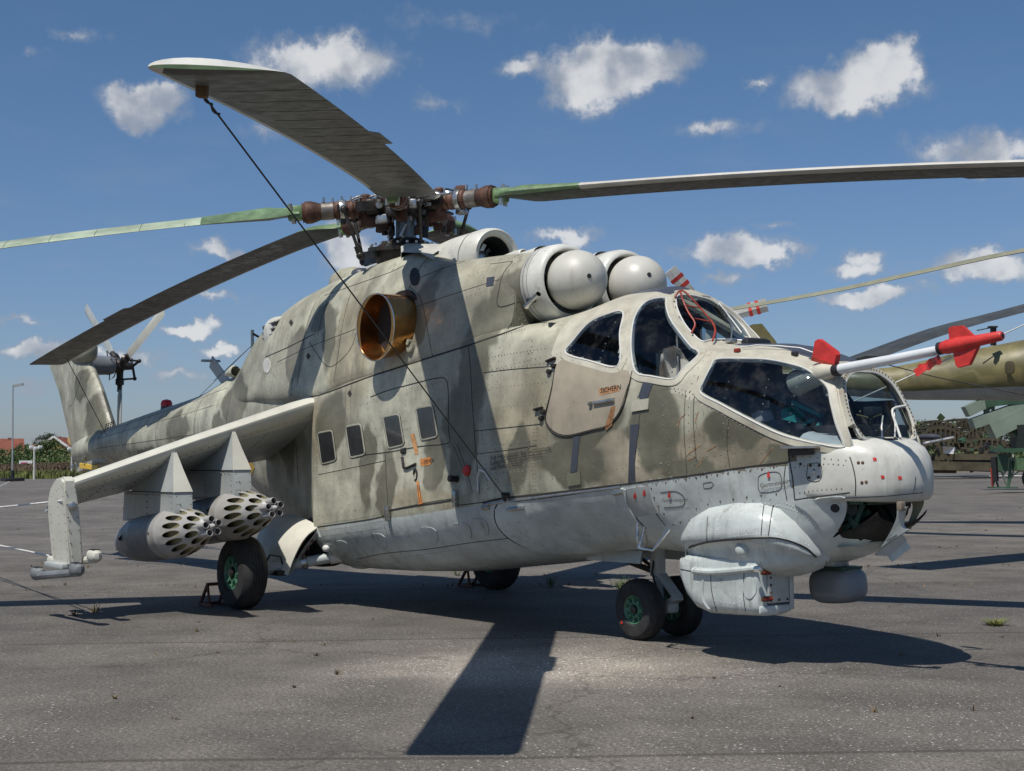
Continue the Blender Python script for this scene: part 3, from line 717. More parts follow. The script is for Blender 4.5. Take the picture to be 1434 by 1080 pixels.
# a pale bag behind the front cabin window
# ---- panel lines
GAPS = [  # path, width(m), closed
 ([(436,556),(455,551),(511,530),(548,518),(592,504),(630,492),(655,484),(681,475),(702,468),(744,453),(770,444)], .016, 0),
 ([(372,500),(400,488),(420,478),(440,468)], .010, 0), ([(519,556),(540,548),(580,537),(610,530),(623,530),(627,540),(628,560),(628,600),(630,618),(622,622),(590,625),(545,633),(512,637),(500,641)], .008, 0),
 ([(656,486),(659,520),(661,560),(664,600),(667,640),(669,660),(672,693)], .006, 0), ([(677,522),(720,517),(778,513)], .006, 0), ([(664,604),(700,600),(757,594)], .006, 0), ([(668,636),(700,632),(752,624)], .005, 0),
 ([(540,716),(580,709),(620,703),(641,699)], .014, 0), ([(445,738),(480,733),(520,727),(541,722)], .010, 0), ([(640,708),(672,704),(700,700)], .008, 0),
 ([(676,704),(705,698),(760,692),(820,685),(870,679)], .016, 0), ([(870,679),(885,677),(930,671),(980,664),(1040,655),(1104,647)], .012, 0),
 ([(540,636),(541,670),(544,716)], .006, 0), ([(640,622),(652,655),(662,690)], .005, 0),
 ([(697,703),(692,720),(697,738),(712,754),(735,766),(765,774),(800,775)], .012, 0), ([(874,684),(880,705),(892,726),(905,740)], .010, 0),
 ([(903,678),(908,700),(918,718),(932,736)], .007, 0), ([(500,783),(540,775),(600,769),(660,760),(712,754)], .006, 0),
 ([(1104,630),(1106,647),(1110,670),(1113,700)], .008, 0), ([(1113,700),(1150,695),(1190,690)], .008, 0),
 ([(520,420),(505,440),(498,470),(490,490),(473,508),(458,513),(440,490),(434,480)], .006, 0), ([(574,402),(590,420),(600,470),(606,500)], .004, 0),
 ([(455,414),(500,398),(545,382),(566,372)], .007, 0), ([(445,470),(452,440),(462,415)], .006, 0), ([(578,393),(610,380),(645,368),(670,358)], .006, 0),
 ([(718,366),(704,385),(698,410),(696,425),(702,430),(726,423)], .008, 0), ([(686,370),(718,366)], .005, 0), ([(608,352),(592,370),(578,393),(560,430)], .004, 0),
 ([(660,357),(664,400),(672,440),(676,476)], .004, 0),
 ([(132,478),(122,500),(104,560),(96,570)], .006, 0),
 ([(1190,640),(1194,652),(1198,672),(1198,694)], .007, 0), ([(1282,668),(1281,680),(1279,690)], .004, 0), ([(1140,699),(1200,697),(1250,694),(1292,690)], .006, 0), ([(1100,652),(1098,675),(1102,700)], .006, 0),
 ([(1131,650),(1149,650),(1149,672),(1131,672),(1131,651)], .004, 0), ([(1062,668),(1070,663),(1088,661),(1094,668),(1094,684),(1086,688),(1066,690),(1062,684),(1062,669)], .004, 0), ([(925,690),(945,688),(957,695),(957,708),(930,711)], .004, 0), ([(985,677),(998,675),(998,682),(986,684),(985,678)], .003, 0),
 ([(900,545),(895,590),(890,640),(885,675)], .0035, 0), ([(1022,575),(1018,620),(1022,655)], .0035, 0), ([(960,548),(958,600),(962,664)], .0035, 0)]
gp = []
for path, w, cl_ in GAPS:
    PN = cast_path(path, 5, bool(cl_))
    if len(PN) > 1: gp.append(strip(PN, w, 0.0032, bool(cl_), 0.006))
for g_ in gp: mesh('panel_gap', g_, gapm, P0)
# white-ish sill over the lower cover
mesh('cover_sill', strip(cast_path([(678,707),(720,701),(780,693),(830,687),(870,682)], 5), 0.022, 0.022, lift=-0.002), steel, P0)
# ---- belt cover: a long curved lid low on the side
cov = mesh('ammunition_belt_cover', patch([(700,706),(740,701),(800,693),(872,683),(878,703),(890,724),(903,742),(905,764),(880,768),(840,772),(800,774),(765,773),(737,765),(715,753),(700,738),(695,720)], 0.014, 10), pale, P0)
for q_, w_, h_ in (([(713,713),(736,710)], .03, .035), ([(862,690),(874,688)], .032, .035), ([(677,711),(686,710)], .04, .03)): mesh('latch', strip(cast_path(q_, 3), w_, h_), steel, cov)
for pts in ([(868,686),(908,680),(913,700),(922,718),(905,722),(890,724),(877,704)],):
    mesh('access_panel', patch(pts, 0.006, 6, 0.01, False), M('dull_grey_panel_paint', (0.33, 0.345, 0.34), .5, var=.22, scale=8, rust=.8, grime=(.5,.5,.5), gamt=.3), P0)
# ---- cabin door halves, proud by a few millimetres
cd = mesh('lower_cabin_door', patch([(541,640),(580,634),(622,626),(636,626),(648,655),(660,692),(640,697),(600,703),(545,714),(543,680)], 0.005, 9, .01, False), camo, P0)
for a, b in ((545, 716), (640, 696)):
    p, n = hit(a, b); mesh('hinge', cat(box(p+n*0.02, (0.05, 0.05, 0.11), None, 0.01), box(p+n*0.02+Vector((0, 0, -0.06)), (0.035, 0.045, 0.05), None, 0.01)), steel, cd)
mesh('door_handle', cat(strip(cast_path([(565,640),(567,655),(571,656),(584,650)], 3, False, False), 0.022, 0.028), strip(cast_path([(563,632),(569,631)], 3), 0.05, 0.02)), oily, cd)
p, n = hit(583, 665)
mesh('keyhole', tube([p+n*0.012+Vector((math.cos(a)*.028, 0, math.sin(a)*.05)) for a in [i*math.pi/5 for i in range(7, 16)]], 0.008, 6), black, cd)
# ---- markings
mk = [([(589,643),(603,640),(606,645),(603,651),(590,653)], orange), ([(575,608),(581,607),(587,636),(582,637)], M('worn_orange_marking', (0.48,0.25,0.11), 0.6, var=0.35, scale=26)), ([(584,674),(587,674),(593,705),(587,707)], orange)]
for pts, mm in mk: mesh('marking', patch(pts, 0.0075, 4, 0, False), mm, P0)
lines = [strip(cast_path(p_, 2, False, False), 0.006, 0.001, False, 0.0, 0.0085) for p_ in ([(585.5,679),(588.5,704)], [(588,679),(591,703)])]
mesh('marking', cat(*lines), ink, P0)
mesh('stripe', patch([(883,595),(896,594),(889,640),(890,674),(880,676),(881,640)], 0.004, 6, 0, False), darkblue, P0)
mesh('stripe', patch([(901,535),(915,536),(908,556),(899,560),(894,556)], 0.004, 5, 0, False), darkblue, P0)
mesh('stripe', patch([(803,611),(812,610),(808,660),(799,662)], 0.004, 6, 0, False), darkblue, P0)
mesh('access_plate', patch([(795,664),(813,661),(814,678),(796,681)], 0.008, 5, 0.01, False), M('olive_plate_paint', (0.17,0.17,0.12), .5), P0)
mesh('access_plate', patch([(886,562),(910,558),(909,573),(885,577)], 0.012, 5, 0.01, False), frame_m, P0)
mesh('marking', patch([(682,389),(693,387.5),(691,400),(681,401.5)], 0.004, 4, 0, False), darkblue, P0)
for (a, b) in ((490,551),(432,499),(408,452)):
    mesh('marking', patch([(a-3,b),(a,b-5),(a+3,b),(a,b+5)], 0.004, 3, 0, False), gapm, P0)
# red lamp low on the side, fixture below it
p, n = hit(655, 659); mesh('red_lamp', lathe([(0, .045), (.02, .047), (.035, .035), (.042, .01)], p-n*.005, n, 16), redm, P0)
p, n = hit(641, 671); mesh('socket', lathe([(0, .03), (.06, .026), (.062, .03), (.09, .028)], p, n, 10), oily, P0)
p, n = hit(577, 487)
mesh('round_vent', cat(lathe([(0, .055), (.03, .05), (.04, .03)], p, n, 14), lathe([(.0, .03), (.05, .028)], p+Vector((0, 0, .04)), n, 10)), camo, P0)
mesh('round_port', patch([(581+7*math.cos(t*math.pi/6), 388+13*math.sin(t*math.pi/6)) for t in range(12)], 0.004, 4, 0), black, P0)
for (a, b, r_) in ((374, 512, 1),): mesh('round_plate', patch([(a+5*math.cos(t*math.pi/6), b+11*math.sin(t*math.pi/6)) for t in range(12)], 0.006, 4, 0.008), white, P0)
# oval patches riveted on the lower side
for (a, b, w, h) in ((480,767,9,10),(531,757,10,10),(601,749,12,11),(647,744,13,12),(673,738,11,12)):
    pts = [(a+w*math.copysign(abs(math.cos(t))**.7, math.cos(t))+4*math.sin(t), b+h*math.copysign(abs(math.sin(t))**.7, math.sin(t))) for t in [i*math.pi/8 for i in range(16)]]
    pl = mesh('riveted_patch', patch(pts, 0.006, 5, 0.008, False), pale, P0)
    rr = mesh('rivet_row', rivets(pts+[pts[0]], 0.024, 0.006), rivm, pl, smooth=False); rr['kind'] = 'stuff'
# ---- rivets
RV = [([(447,752),(480,747),(540,738)],.03),([(449,744),(480,739),(541,729)],.03),([(447,734),(480,729),(545,719)],.03),([(486,741),(490,755),(498,768)],.03),([(500,739),(505,752),(512,765)],.03),([(538,735),(543,750),(548,762)],.03),([(543,730),(549,748),(552,760)],.03),
 ([(443,610),(444,680),(447,730)],.035),([(487,700),(492,725),(498,735)],.05),([(475,660),(478,700),(485,735)],.06),
 ([(672,535),(673,590),(679,640),(684,690)],.035),([(683,530),(687,570),(693,630),(694,690)],.05),([(690,543),(730,539),(770,535)],.05),([(690,571),(730,568),(765,566)],.05),([(690,664),(720,661),(748,657)],.05),([(676,700),(720,694),(760,688)],.03),
 ([(690,518),(730,513),(775,507)],.05),([(690,624),(730,619),(752,616)],.03),([(690,630),(730,625),(752,622)],.03),([(748,595),(746,640),(746,685)],.03),([(752,600),(750,640),(750,685)],.03),([(741,600),(740,645),(739,688)],.05),
 ([(683,495),(686,510),(690,530)],.04),([(745,478),(745,500),(743,505)],.05),([(690,500),(730,493),(765,488)],.04),
 ([(893,556),(891,585),(886,590)],.06),([(903,548),(950,545),(985,560),(1040,590),(1100,617),(1140,628)],.035),([(946,548),(985,566),(1040,596),(1100,622)],.035),
 ([(900,678),(960,670),(1040,659),(1100,651)],.05),([(905,684),(918,714),(934,736),(960,730),(1000,718),(1050,702),(1090,699)],.07),
 ([(1004,498.5),(1044,497.5),(1077,499),(1110,505),(1135,514)],.03),([(1113,655),(1135,652),(1160,650),(1185,652)],.035),([(1115,638),(1150,642),(1185,645)],.05),
 ([(1120,690),(1150,686),(1183,684)],.035),([(898,560),(896,600),(893,660)],.05),([(930,555),(928,600),(925,665)],.07),([(1020,600),(1019,640)],.05),([(975,580),(972,640),(975,660)],.06),
 ([(733,352),(724,390),(728,430),(738,455)],.035),([(728,354),(718,392),(722,432),(733,457)],.05),([(712,362),(690,366),(676,371)],.04),([(740,454),(700,463),(672,472)],.03),([(735,461),(700,470),(676,478)],.03),
 ([(520,560),(570,545),(622,534)],.045),([(632,540),(634,600),(636,620)],.04),([(640,500),(648,560),(650,600)],.05),([(606,345),(640,336),(660,330)],.04),([(380,520),(395,540),(415,560)],.03),([(440,478),(435,520),(430,550)],.05),
 ([(405,640),(402,680),(400,710)],.04),([(366,640),(364,680),(366,700)],.04),([(470,620),(478,660),(480,700)],.06),([(526,600),(530,650),(534,700)],.07),([(570,590),(575,640)],.07),
 ([(800,505),(840,512),(880,520)],.04),([(788,500),(800,470),(825,445),(870,430)],.03),([(873,440),(872,470),(870,510)],.03),([(880,445),(878,475),(878,515)],.04),
 ([(130,480),(118,520),(105,560)],.05),([(500,786),(560,781),(640,770)],.05),([(790,700),(795,715),(800,722)],.025),([(734,712),(738,724),(744,734)],.025),([(700,712),(705,740),(730,760)],.05)]
rr = mesh('rivet_rows', cat(*[rivets(p_, sp) for p_, sp in RV]), rivm, P0, smooth=False); rr['kind'] = 'stuff'
def side_riv(p0, p1, sp, r=.0062, y0=-3.0):
    a = Vector((p0[0], 0, p0[1])); b = Vector((p1[0], 0, p1[1])); n_ = max(2, int((b-a).length/sp)); V = []; F = []
    for i in range(n_+1):
        q = a.lerp(b, i/n_); h = SURF.ray_cast(Vector((q.x, y0, q.z)), Vector((0, 1, 0)))
        if h[0] is None or h[0].y > -.05: continue
        n = h[1] if h[1].y < 0 else -h[1]; u, v, _ = frame_of(n); k0 = len(V); rr = r*random.uniform(.8, 1.15)
        V += [h[0]-n*.003+(u*math.cos(t*math.pi/3)+v*math.sin(t*math.pi/3))*rr for t in range(6)]+[h[0]+n*rr*.4+(u*math.cos(t*math.pi/3)+v*math.sin(t*math.pi/3))*rr*.6 for t in range(6)]
        F += [(k0+t, k0+(t+1) % 6, k0+6+(t+1) % 6, k0+6+t) for t in range(6)]+[tuple(range(k0+6, k0+12))]
    return V, F
def side_line(p0, p1, w=.005):
    a = Vector((p0[0], 0, p0[1])); b = Vector((p1[0], 0, p1[1])); n_ = max(3, int((b-a).length/.06)); PN = []
    for i in range(n_+1):
        q = a.lerp(b, i/n_); h = SURF.ray_cast(Vector((q.x, -3, q.z)), Vector((0, 1, 0)))
        if h[0] is None or h[0].y > -.05: continue
        PN.append((h[0], h[1] if h[1].y < 0 else -h[1]))
    return strip(PN, w, .0025, False, .004)
SL = lambda x, z: z+x*.1   # lines follow the nose-up stance
grid_r = []
for x in (-3.9, -3.55, -3.1, -2.85, -2.42, -1.75, -1.35, -1.0, -.62, -.15, .2, .95, 1.15, 1.45, 1.75, 1.95): grid_r.append(side_riv((x, SL(x, 1.22)), (x+.02, min(SL(x, 2.45), 1.95 if x > 1.2 else 3)), .055))
for z in (1.30, 1.62, 1.95, 2.28): grid_r.append(side_riv((-4.05, SL(-4.05, z)), (-.1 if z > 1.6 else 1.9, SL(-.1 if z > 1.6 else 1.9, z)), .06))
for x in (-5.6, -5.1, -4.6, -4.15, -3.75, -3.3, -1.9, -1.45, -1.1): grid_r.append(side_riv((x, SL(x, 2.62)), (x+.03, SL(x, 3.45)), .05))
for z in (2.75, 3.0, 3.2): grid_r.append(side_riv((-6.2, SL(-6.2, z)), (-1.0, SL(-1.0, z)), .06))
for x in (-5.5, -6.0, -6.5, -7.0, -7.6, -8.2, -8.8, -9.4, -10.0, -10.6, -11.2, -11.8): grid_r.append(side_riv((x, 1.3), (x+.02, 2.5), .05, .007))
for z in (1.6, 1.8, 2.0): grid_r.append(side_riv((-12.0, 1.42+(z-1.4)*.5), (-7.6, z), .07, .007))
for k_z in (2.0, 2.4, 2.8, 3.1): grid_r.append(side_riv((-12.2-(k_z-2)*.9, k_z), (-13.9-(k_z-2)*.8, k_z-.1), .06, .007))
rr = mesh('skin_rivets', cat(*[g for g in grid_r if g[0]]), rivm, P0, smooth=False); rr['kind'] = 'stuff'
for p0, p1 in (((-8.0, 1.4), (-8.0, 2.35)), ((-9.4, 1.4), (-9.4, 2.25)), ((-10.8, 1.42), (-10.8, 2.1)), ((-11.9, 1.45), (-11.9, 2.0)), ((-12.0, 1.80), (-7.4, 2.12)), ((-12.0, 1.66), (-7.4, 1.80)), ((-12.0, 1.88), (-7.2, 2.32)), ((-4.75, 1.2), (-4.75, 2.3)), ((-6.9, 1.5), (-6.9, 2.2)), ((-.95, 2.5), (-.98, 3.1)), ((-3.75, 2.2), (-3.7, 3.1)), ((-4.6, 2.2), (-4.55, 3.2)), ((-4.05, 1.30), (-2.75, 1.43)), ((1.2, 1.40), (1.2, 2.0)), ((-5.3, 2.5), (-1.2, 2.95))):
    g = side_line(p0, p1)
    if g[0]: mesh('panel_gap', g, gapm, P0)
RVR = [([(892,682),(930,676),(1000,666),(1060,658),(1100,652)],.095),([(912,684),(920,706),(936,728)],.07),([(1110,640),(1108,668),(1112,692)],.10),([(975,712),(1000,704),(1050,696),(1105,690)],.12),([(943,735),(958,730)],.08),([(1018,574),(1060,594),(1100,612),(1140,624)],.075)]
rr = mesh('rusty_fasteners', cat(*[rivets(p_, sp, .0095) for p_, sp in RVR]), rivr, P0, smooth=False); rr['kind'] = 'stuff'
scr_m = M('rust_scratch', (0.33,0.19,0.11), .8, var=.5, scale=40)
# rust scratches on the nose side
for a, b in (((960,640),(982,622)),((965,633),(976,628)),((975,656),(985,640)),((1060,655),(1082,628)),((948,597),(960,580)),((975,600),(973,585)),((990,632),(1004,624)),((978,577),(974,590)),((962,645),(975,640))):
    m_ = ((a[0]+b[0])/2+random.uniform(-2, 2), (a[1]+b[1])/2+random.uniform(-2, 2)); mesh('scratch', strip(cast_path([a, m_, b], 2), random.uniform(.004, .008), 0.001, False, 0.0, 0.001), scr_m, P0)
for (a, b) in ((1202,648),(1208,648),(1207,676),(1213,675),(1121,650),(1140,659),(1146,668),(1133,669),(1135,652),(1147,652)):
    p, n = hit(a, b); mesh('rusty_bolt', lathe([(-.002, .011), (.003, .010), (.005, .005)], p, n, 10), rivr, P0)
for (a, b) in ((1225,643),(1260,669),(1236,668)): mesh('marking', patch([(a-3,b-2),(a+2,b-2),(a+3,b+2),(a-2,b+3)], .003, 2.5, 0, False), redm, P0)
# ---- lettering
def text(body, px, py, ex, ey, size, mat, parent, name='lettering', font_w=None):
    """flat letters laid on the skin, starting at a surveyed point and running towards another"""
    p, n = hit(px, py); q_, _ = hit(ex, ey)
    if p is None or q_ is None: return
    xdir = (q_-p).normalized(); n = (n-xdir*n.dot(xdir)).normalized(); ydir = n.cross(xdir)
    cu = bpy.data.curves.new('t', 'FONT'); cu.body = body; cu.size = size; cu.resolution_u = 2
    to = bpy.data.objects.new('t', cu); COL.objects.link(to); dg = bpy.context.evaluated_depsgraph_get()
    me = to.evaluated_get(dg).to_mesh(); R = Matrix((xdir, ydir, n)).transposed()
    V = []
    for v in me.vertices:
        w = p+R @ Vector((v.co.x, v.co.y, 0)); h = SURF.ray_cast(w+n*0.3, -n)
        V.append((h[0] if h[0] is not None else w)+n*0.012)
    F = [tuple(f.vertices) for f in me.polygons]; to.to_mesh_clear(); bpy.data.objects.remove(to)
    return mesh(name, (V, F), mat, parent, smooth=False)
text('Gurttransport', 1066, 683, 1096, 678, 0.042, ink, P0)
text('Gurttransport', 929, 703, 957, 702, 0.042, M('faded_lettering', (0.10,0.10,0.10), .7, var=.3), P0)
text('Gurtkasten', 703, 734, 720, 732, 0.038, ink, P0)
text('Vor Herablassen des Gurtkastens', 688, 645, 738, 636, 0.058, ink, P0)
text('Luken für Personentransport', 688, 652, 738, 643, 0.058, ink, P0)
text('und Notsitz lösen!', 688, 659, 738, 650, 0.058, ink, P0)
text('A', 595, 357, 600, 356, 0.11, ink, P0)
text('SICHERN', 842, 551, 862, 547, 0.055, ink, P0)
text('< ZIEHEN', 591, 651, 603, 648, 0.05, ink, P0)
p_ = [(335,617),(357,655),(338,694),(316,655)]
em = mesh('emblem', patch(p_, .004, 5, 0, False), yellow, P0)
mesh('emblem_field', patch([(335,624),(353,655),(338,687),(320,655)], .006, 5, 0, False), redm, em)
mesh('emblem_bar', patch([(337,640),(348,655),(340,672),(328,655)], .008, 4, 0, False), yellow, em)
mesh('emblem_centre', patch([(337,647),(343,655),(339,664),(332,655)], .010, 3, 0, False), redt, em)
# small red arrows with captions on the nose
for (a, b) in ((1077,666),(938,694),(903,691),(890,695)):
    mesh('marking', patch([(a-2,b-1),(a,b-7),(a+2,b-1),(a+1.5,b+3),(a-1.5,b+3)], 0.009, 2.5, 0, False), redm, P0)
# ------------------------------------------------------------------ engines, intake covers, cooler, exhaust
for s in (-1, 1):
    y = 0.325*s; c0 = (-1.45, y, 2.855); ax = (1, 0, 0.045)
    nac = mesh('engine_nacelle', lathe([(0, .28), (.25, .315), (.52, .325), (.56, .325)], c0, ax, 40, False), camo, P0)
    mesh('intake_ring', lathe([(.56, .325), (.565, .333), (.68, .333), (.75, .328), (.80, .311), (.822, .288), (.822, .276), (.80, .265), (.74, .257), (.50, .250), (.49, .05)], c0, ax, 44, False), white, nac, angle=60)
    mesh('ring_gap', lathe([(.553, .325), (.553, .329), (.561, .329), (.561, .325)], c0, ax, 40, False), gapm, nac)
    dm = [(.60+.262*(1-math.cos(t)), .246*math.sin(t)) for t in [math.pi*i/22 for i in range(23)]]
    dome = mesh('dust_cover_dome', lathe([(a+.045, max(b, .001)) for a, b in dm], c0, ax, 44, False), M('dome_white_paint', (0.56, 0.55, 0.50), 0.40, var=0.10, scale=2.2, grime=(0.26, 0.24, 0.19), gamt=0.22, streak=0.5, rust=.1, dent=.002) if s < 0 else bpy.data.materials['dome_white_paint'], P0, angle=70)
    u_ = Vector(c0)+Vector(ax).normalized()*1.11
    tp = Vector(c0)+Vector(ax)*1.135+Vector((-0.02, -0.06, 0.07))
    dt_ = BVHTree.FromPolygons([v.co.copy() for v in dome.data.vertices], [tuple(f.vertices) for f in dome.data.polygons])
    hp, hn_, _, _ = dt_.ray_cast(EYE, ray(*((825, 386.5) if s < 0 else (909, 384.5))).normalized())
    hn_ = hn_ if hn_.dot(EYE-hp) > 0 else -hn_
    mesh('centre_bolt', lathe([(-.005, .020), (.006, .018), (.007, .009)], hp, hn_, 12), oily, dome); mesh('bolt_hole', lathe([(.0075, .009), (.008, .009)], hp, hn_, 8), black, dome)
    for (t0, w_) in ((.60, .004), (.655, .003)): mesh('ring_gap', lathe([(t0, .334), (t0, .3345), (t0+w_, .3345), (t0+w_, .334)], c0, ax, 40, False), gapm, nac)
    # spike struts behind the dome
    mesh('dome_support', lathe([(0, .10), (.25, .14)], (-.95, y, 2.88), ax, 16), oily, nac)
    # side ejector pipe
    a = Vector((-0.80, y-0.335 if s < 0 else y+0.335, 2.68)); b = a+Vector((0.20, -0.02*1, .085))
    if s < 0:
        mesh('ejector_pipe', cat(tube([a, b], .022, 10, False), tube([a, b], .018, 10, False)), chrome, nac)
        mesh('pipe_bracket', cat(box(a+Vector((0.03, .03, .05)), (.10, .03, .04), None, .006), tube([a+Vector((.03, 0, 0)), a+Vector((.05, .04, .07))], .012, 6)), oily, nac)
    mesh('scoop', cat(grid([[Vector((-.98+.0*q, y+.12*math.cos(math.pi*i/10)*(1-q*.1), 3.16+.075*math.sin(math.pi*i/10))) for i in range(11)] for q in (0, )]+[[Vector((-1.35, y+.10*math.cos(math.pi*i/10), 3.17+.03*math.sin(math.pi*i/10))) for i in range(11)]], False)), white, nac)
def ringx(x, r, zc, n=40, sy=1.0, yc=0.0): return [Vector((x-.10, yc+r*sy*math.sin(2*math.pi*i/n), zc+r*math.cos(2*math.pi*i/n))) for i in range(n)]
cool = mesh('oil_cooler_housing', grid([ringx(-3.35, .30, 3.16), ringx(-3.0, .31, 3.21), ringx(-2.6, .305, 3.26), ringx(-2.25, .29, 3.29), ringx(-2.13, .285, 3.30), ringx(-2.06, .27, 3.305), ringx(-2.03, .245, 3.31), ringx(-2.035, .215, 3.31), ringx(-2.06, .19, 3.315), ringx(-2.085, .180, 3.32)], True), white, P0, angle=60)
mesh('cooler_duct', grid([ringx(-2.085, .180, 3.32), ringx(-2.4, .172, 3.32)], True), black, cool)
mesh('cooler_seam', grid([ringx(-2.262, .293, 3.29), ringx(-2.254, .2925, 3.29)], True), gapm, cool)
mesh('fan_hub', lathe([(0, .085), (.06, .08), (.08, .05), (.085, .01)], (-2.43, 0, 3.31), (1, 0, 0), 20), steel, cool)
for i in range(14):
    a = 2*math.pi*i/14; e = Vector((0, math.sin(a), math.cos(a)))
    mesh('fan_blade', bar(Vector((-2.46, 0, 3.315))+e*.07, Vector((-2.44, 0, 3.315))+e*.168, .035, .004, up=(1, 0, .6)), steel, cool, smooth=False)
mesh('fan_back', ([Vector((-2.42, 0, 3.32))]+ringx(-2.42, .172, 3.32), [(0, i+1, (i+1) % 40+1) for i in range(40)]), black, cool)
sc_ = [Vector((0, math.cos(math.pi*i/10), math.sin(math.pi*i/10))) for i in range(11)]
mesh('air_scoop', grid([[Vector((-1.80, .06+v.y*.05, 3.285+v.z*.05)) for v in sc_], [Vector((-1.81, .06+v.y*.06, 3.28+v.z*.062)) for v in sc_], [Vector((-1.92, .06+v.y*.06, 3.28+v.z*.06)) for v in sc_], [Vector((-2.15, .06+v.y*.05, 3.28+v.z*.03)) for v in sc_]], False), white, cool)
# mast fairing pieces behind the cooler
mesh('rear_fairing_bump', sellip((-4.62, -.16, 3.31), (.34, .17, .17), .9, .9), camo, P0)
mesh('bump_opening', sellip((-4.36, -.16, 3.36), (.11, .12, .085), .8, .8), darkblue, P0)
fp = [Vector((x, -y, z)) for x, y, z in ((-3.02, .50, 3.42), (-3.16, .42, 3.50), (-3.26, .30, 3.55), (-3.30, .15, 3.57), (-3.30, 0, 3.575))]
fp2 = [p+Vector((.34, 0, -.05)) for p in fp]; fp3 = [p+Vector((.55, .02, -.14)) for p in fp]
mesh('mast_fairing_lip', cat(grid([[p+Vector((0, 0, -.16)) for p in fp], fp, fp2, fp3], False), mirror(grid([[p+Vector((0, 0, -.16)) for p in fp], fp, fp2, fp3], False))), white, P0)
# exhausts
for s in (-1, 1):
    n_ = Vector((0.10, s*1.0, -0.02)).normalized()
    c1 = Vector((-2.63, s*1.02, 2.645)); root = Vector((-2.60, s*0.70, 2.69))
    R_ = []
    def el(c, a, b, nn, m=44):
        uz = Vector((0.27, 0, 1)); uz = (uz-nn*uz.dot(nn)).normalized(); ux = uz.cross(nn)
        return [c+ux*(a*math.cos(2*math.pi*i/m))+uz*(b*math.sin(2*math.pi*i/m)) for i in range(m)]
    for t in range(7):
        f = t/6; R_.append(el(root.lerp(c1, f), .275+.015*f, .262+.046*f, n_))
    inner = [el(root.lerp(c1, 1-f), (.275-.03*(1-f))-.006, (.262+.046*(1-f))-.006, n_) for f in (0, .2, .4, .6, .8, 1, 1.4)]
    ex = mesh('exhaust_pipe', grid(R_+inner, True), copper, P0, angle=60)
    mesh('exhaust_rim', tube(el(c1+n_*.002, .290, .308, n_), .006, 6, False, True), M('bright_rim', (.75, .70, .62), .2, 1.0, var=.1) if s < 0 else bpy.data.materials['bright_rim'], ex)
    mesh('exhaust_shroud', grid([el(root+Vector((.0, s*.02, 0)), .30, .31, n_), el(root+Vector((.0, s*.045, 0)), .295, .305, n_), el(root+Vector((.0, s*.04, 0)), .0, .0, n_)], True), black, ex)
    mesh('exhaust_back', grid([el(root.lerp(c1, .42), .262, .272, n_), el(root.lerp(c1, .30), .0, .0, n_)], True), black, ex)
# louvred vent on the rear hump
for s in (-1, 1):
    lv = empty('louvred_vent', (0, 0, 0)); lv.parent = P0
    mesh('vent_body', sellip((-5.80, s*.40, 2.86), (.30, .12, .19), .8, .9), white, lv)
    for i in range(5):
        z = 2.99-i*.066; xo = -.035*i
        a = Vector((-6.10, s*.43, z-.02)); b = Vector((-5.60+xo, s*.515, z)); mesh('louvre_slat', bar(a, b, .07, .014, up=(0, .5*s, 1)), white, lv)
        mesh('vent_slot', bar(a+Vector((0, -.010*s, -.030)), b+Vector((0, -.010*s, -.030)), .07, .034, up=(0, 0, 1)), black, lv)
# small scoop, blade antennas, beacon on the boom
mesh('rear_scoop', lathe([(0, .06), (.05, .075), (.2, .05), (.35, .02)], (-7.15, -.30, 2.52), (-1, .1, -.05), 14, False), camo, P0)
ant = mesh('blade_antenna', bar((-7.85, -.05, 2.36), (-8.42, -.05, 2.72), .16, .018, up=(0, 1, 0)), wingm, P0)
mesh('antenna_cap', box((-8.43, -.05, 2.73), (.06, .24, .03)), wingm, ant)
mesh('whip_mast', cat(tube([(-6.72, 0, 2.75), (-6.86, 0, 3.10)], .012, 6)), white, P0)
mesh('whip_mast', tube([(-7.32, 0, 2.45), (-7.32, 0, 3.04)], .022, 6), white, P0)
mesh('whip_strut', tube([(-6.55, 0, 2.75), (-7.30, 0, 2.99)], .014, 6), oily, P0)
for e in ((-8.9, 0, 2.30), (-8.0, -.2, 2.45)): mesh('aerial_wire', tube([(-7.34, 0, 2.85), e], .004, 4), black, P0)
be = mesh('beacon_base', lathe([(0, .085), (.07, .075)], (-10.0, 0, 2.14), (0, 0, 1), 16), oily, P0)
mesh('beacon_lens', lathe([(.07, .078), (.11, .08), (.15, .06), (.165, .01)], (-10.0, 0, 2.14), (0, 0, 1), 16), M('red_lens', (.55, .01, .01), .12, var=.05), be)
for px_ in (253, 267, 281, 292):
    a = atY(px_, 612-(px_-253)*.16, -.40); mesh('boom_window', box((a.x, -.405, a.z), (.13 if px_ < 270 else .07, .03, .10), None, .008), oily, P0)
# vent slots and details on the tail fin
for i in range(5):
    for j in range(4):
        a = atY(147+j*3.4+i*0.6, 606-i*2.9-j*1.2, -.13); mesh('vent_slot', box((a.x, -.135, a.z), (.035, .012, .012), Matrix.Rotation(-.35, 3, 'Y')), black, P0)
mesh('fin_lamp', lathe([(0, .03), (.05, .03), (.06, .015)], (-12.75, -.16, 1.52), (0, -1, 0), 10), steel, P0)
mesh('tail_skid', tube([(-12.7, 0, 1.40), (-13.3, 0, 1.18), (-13.9, 0, 1.10)], [.05, .04, .05], 10), wingm, P0)
mesh('tail_lamp', lathe([(0, .04), (.08, .035)], (-13.55, -.05, 1.40), (-1, 0, 0), 10), steel, P0)
mesh('fin_root_band', strip([(atY(a, b, -.16), Vector((0, -1, 0))) for a, b in ((112, 652), (125, 654), (137, 655))], .08, .01), yellow, P0)
mesh('gearbox_bulge', sellip((-13.25, -.02, 3.18), (.42, .16, .22), .9, .9), camo, P0)
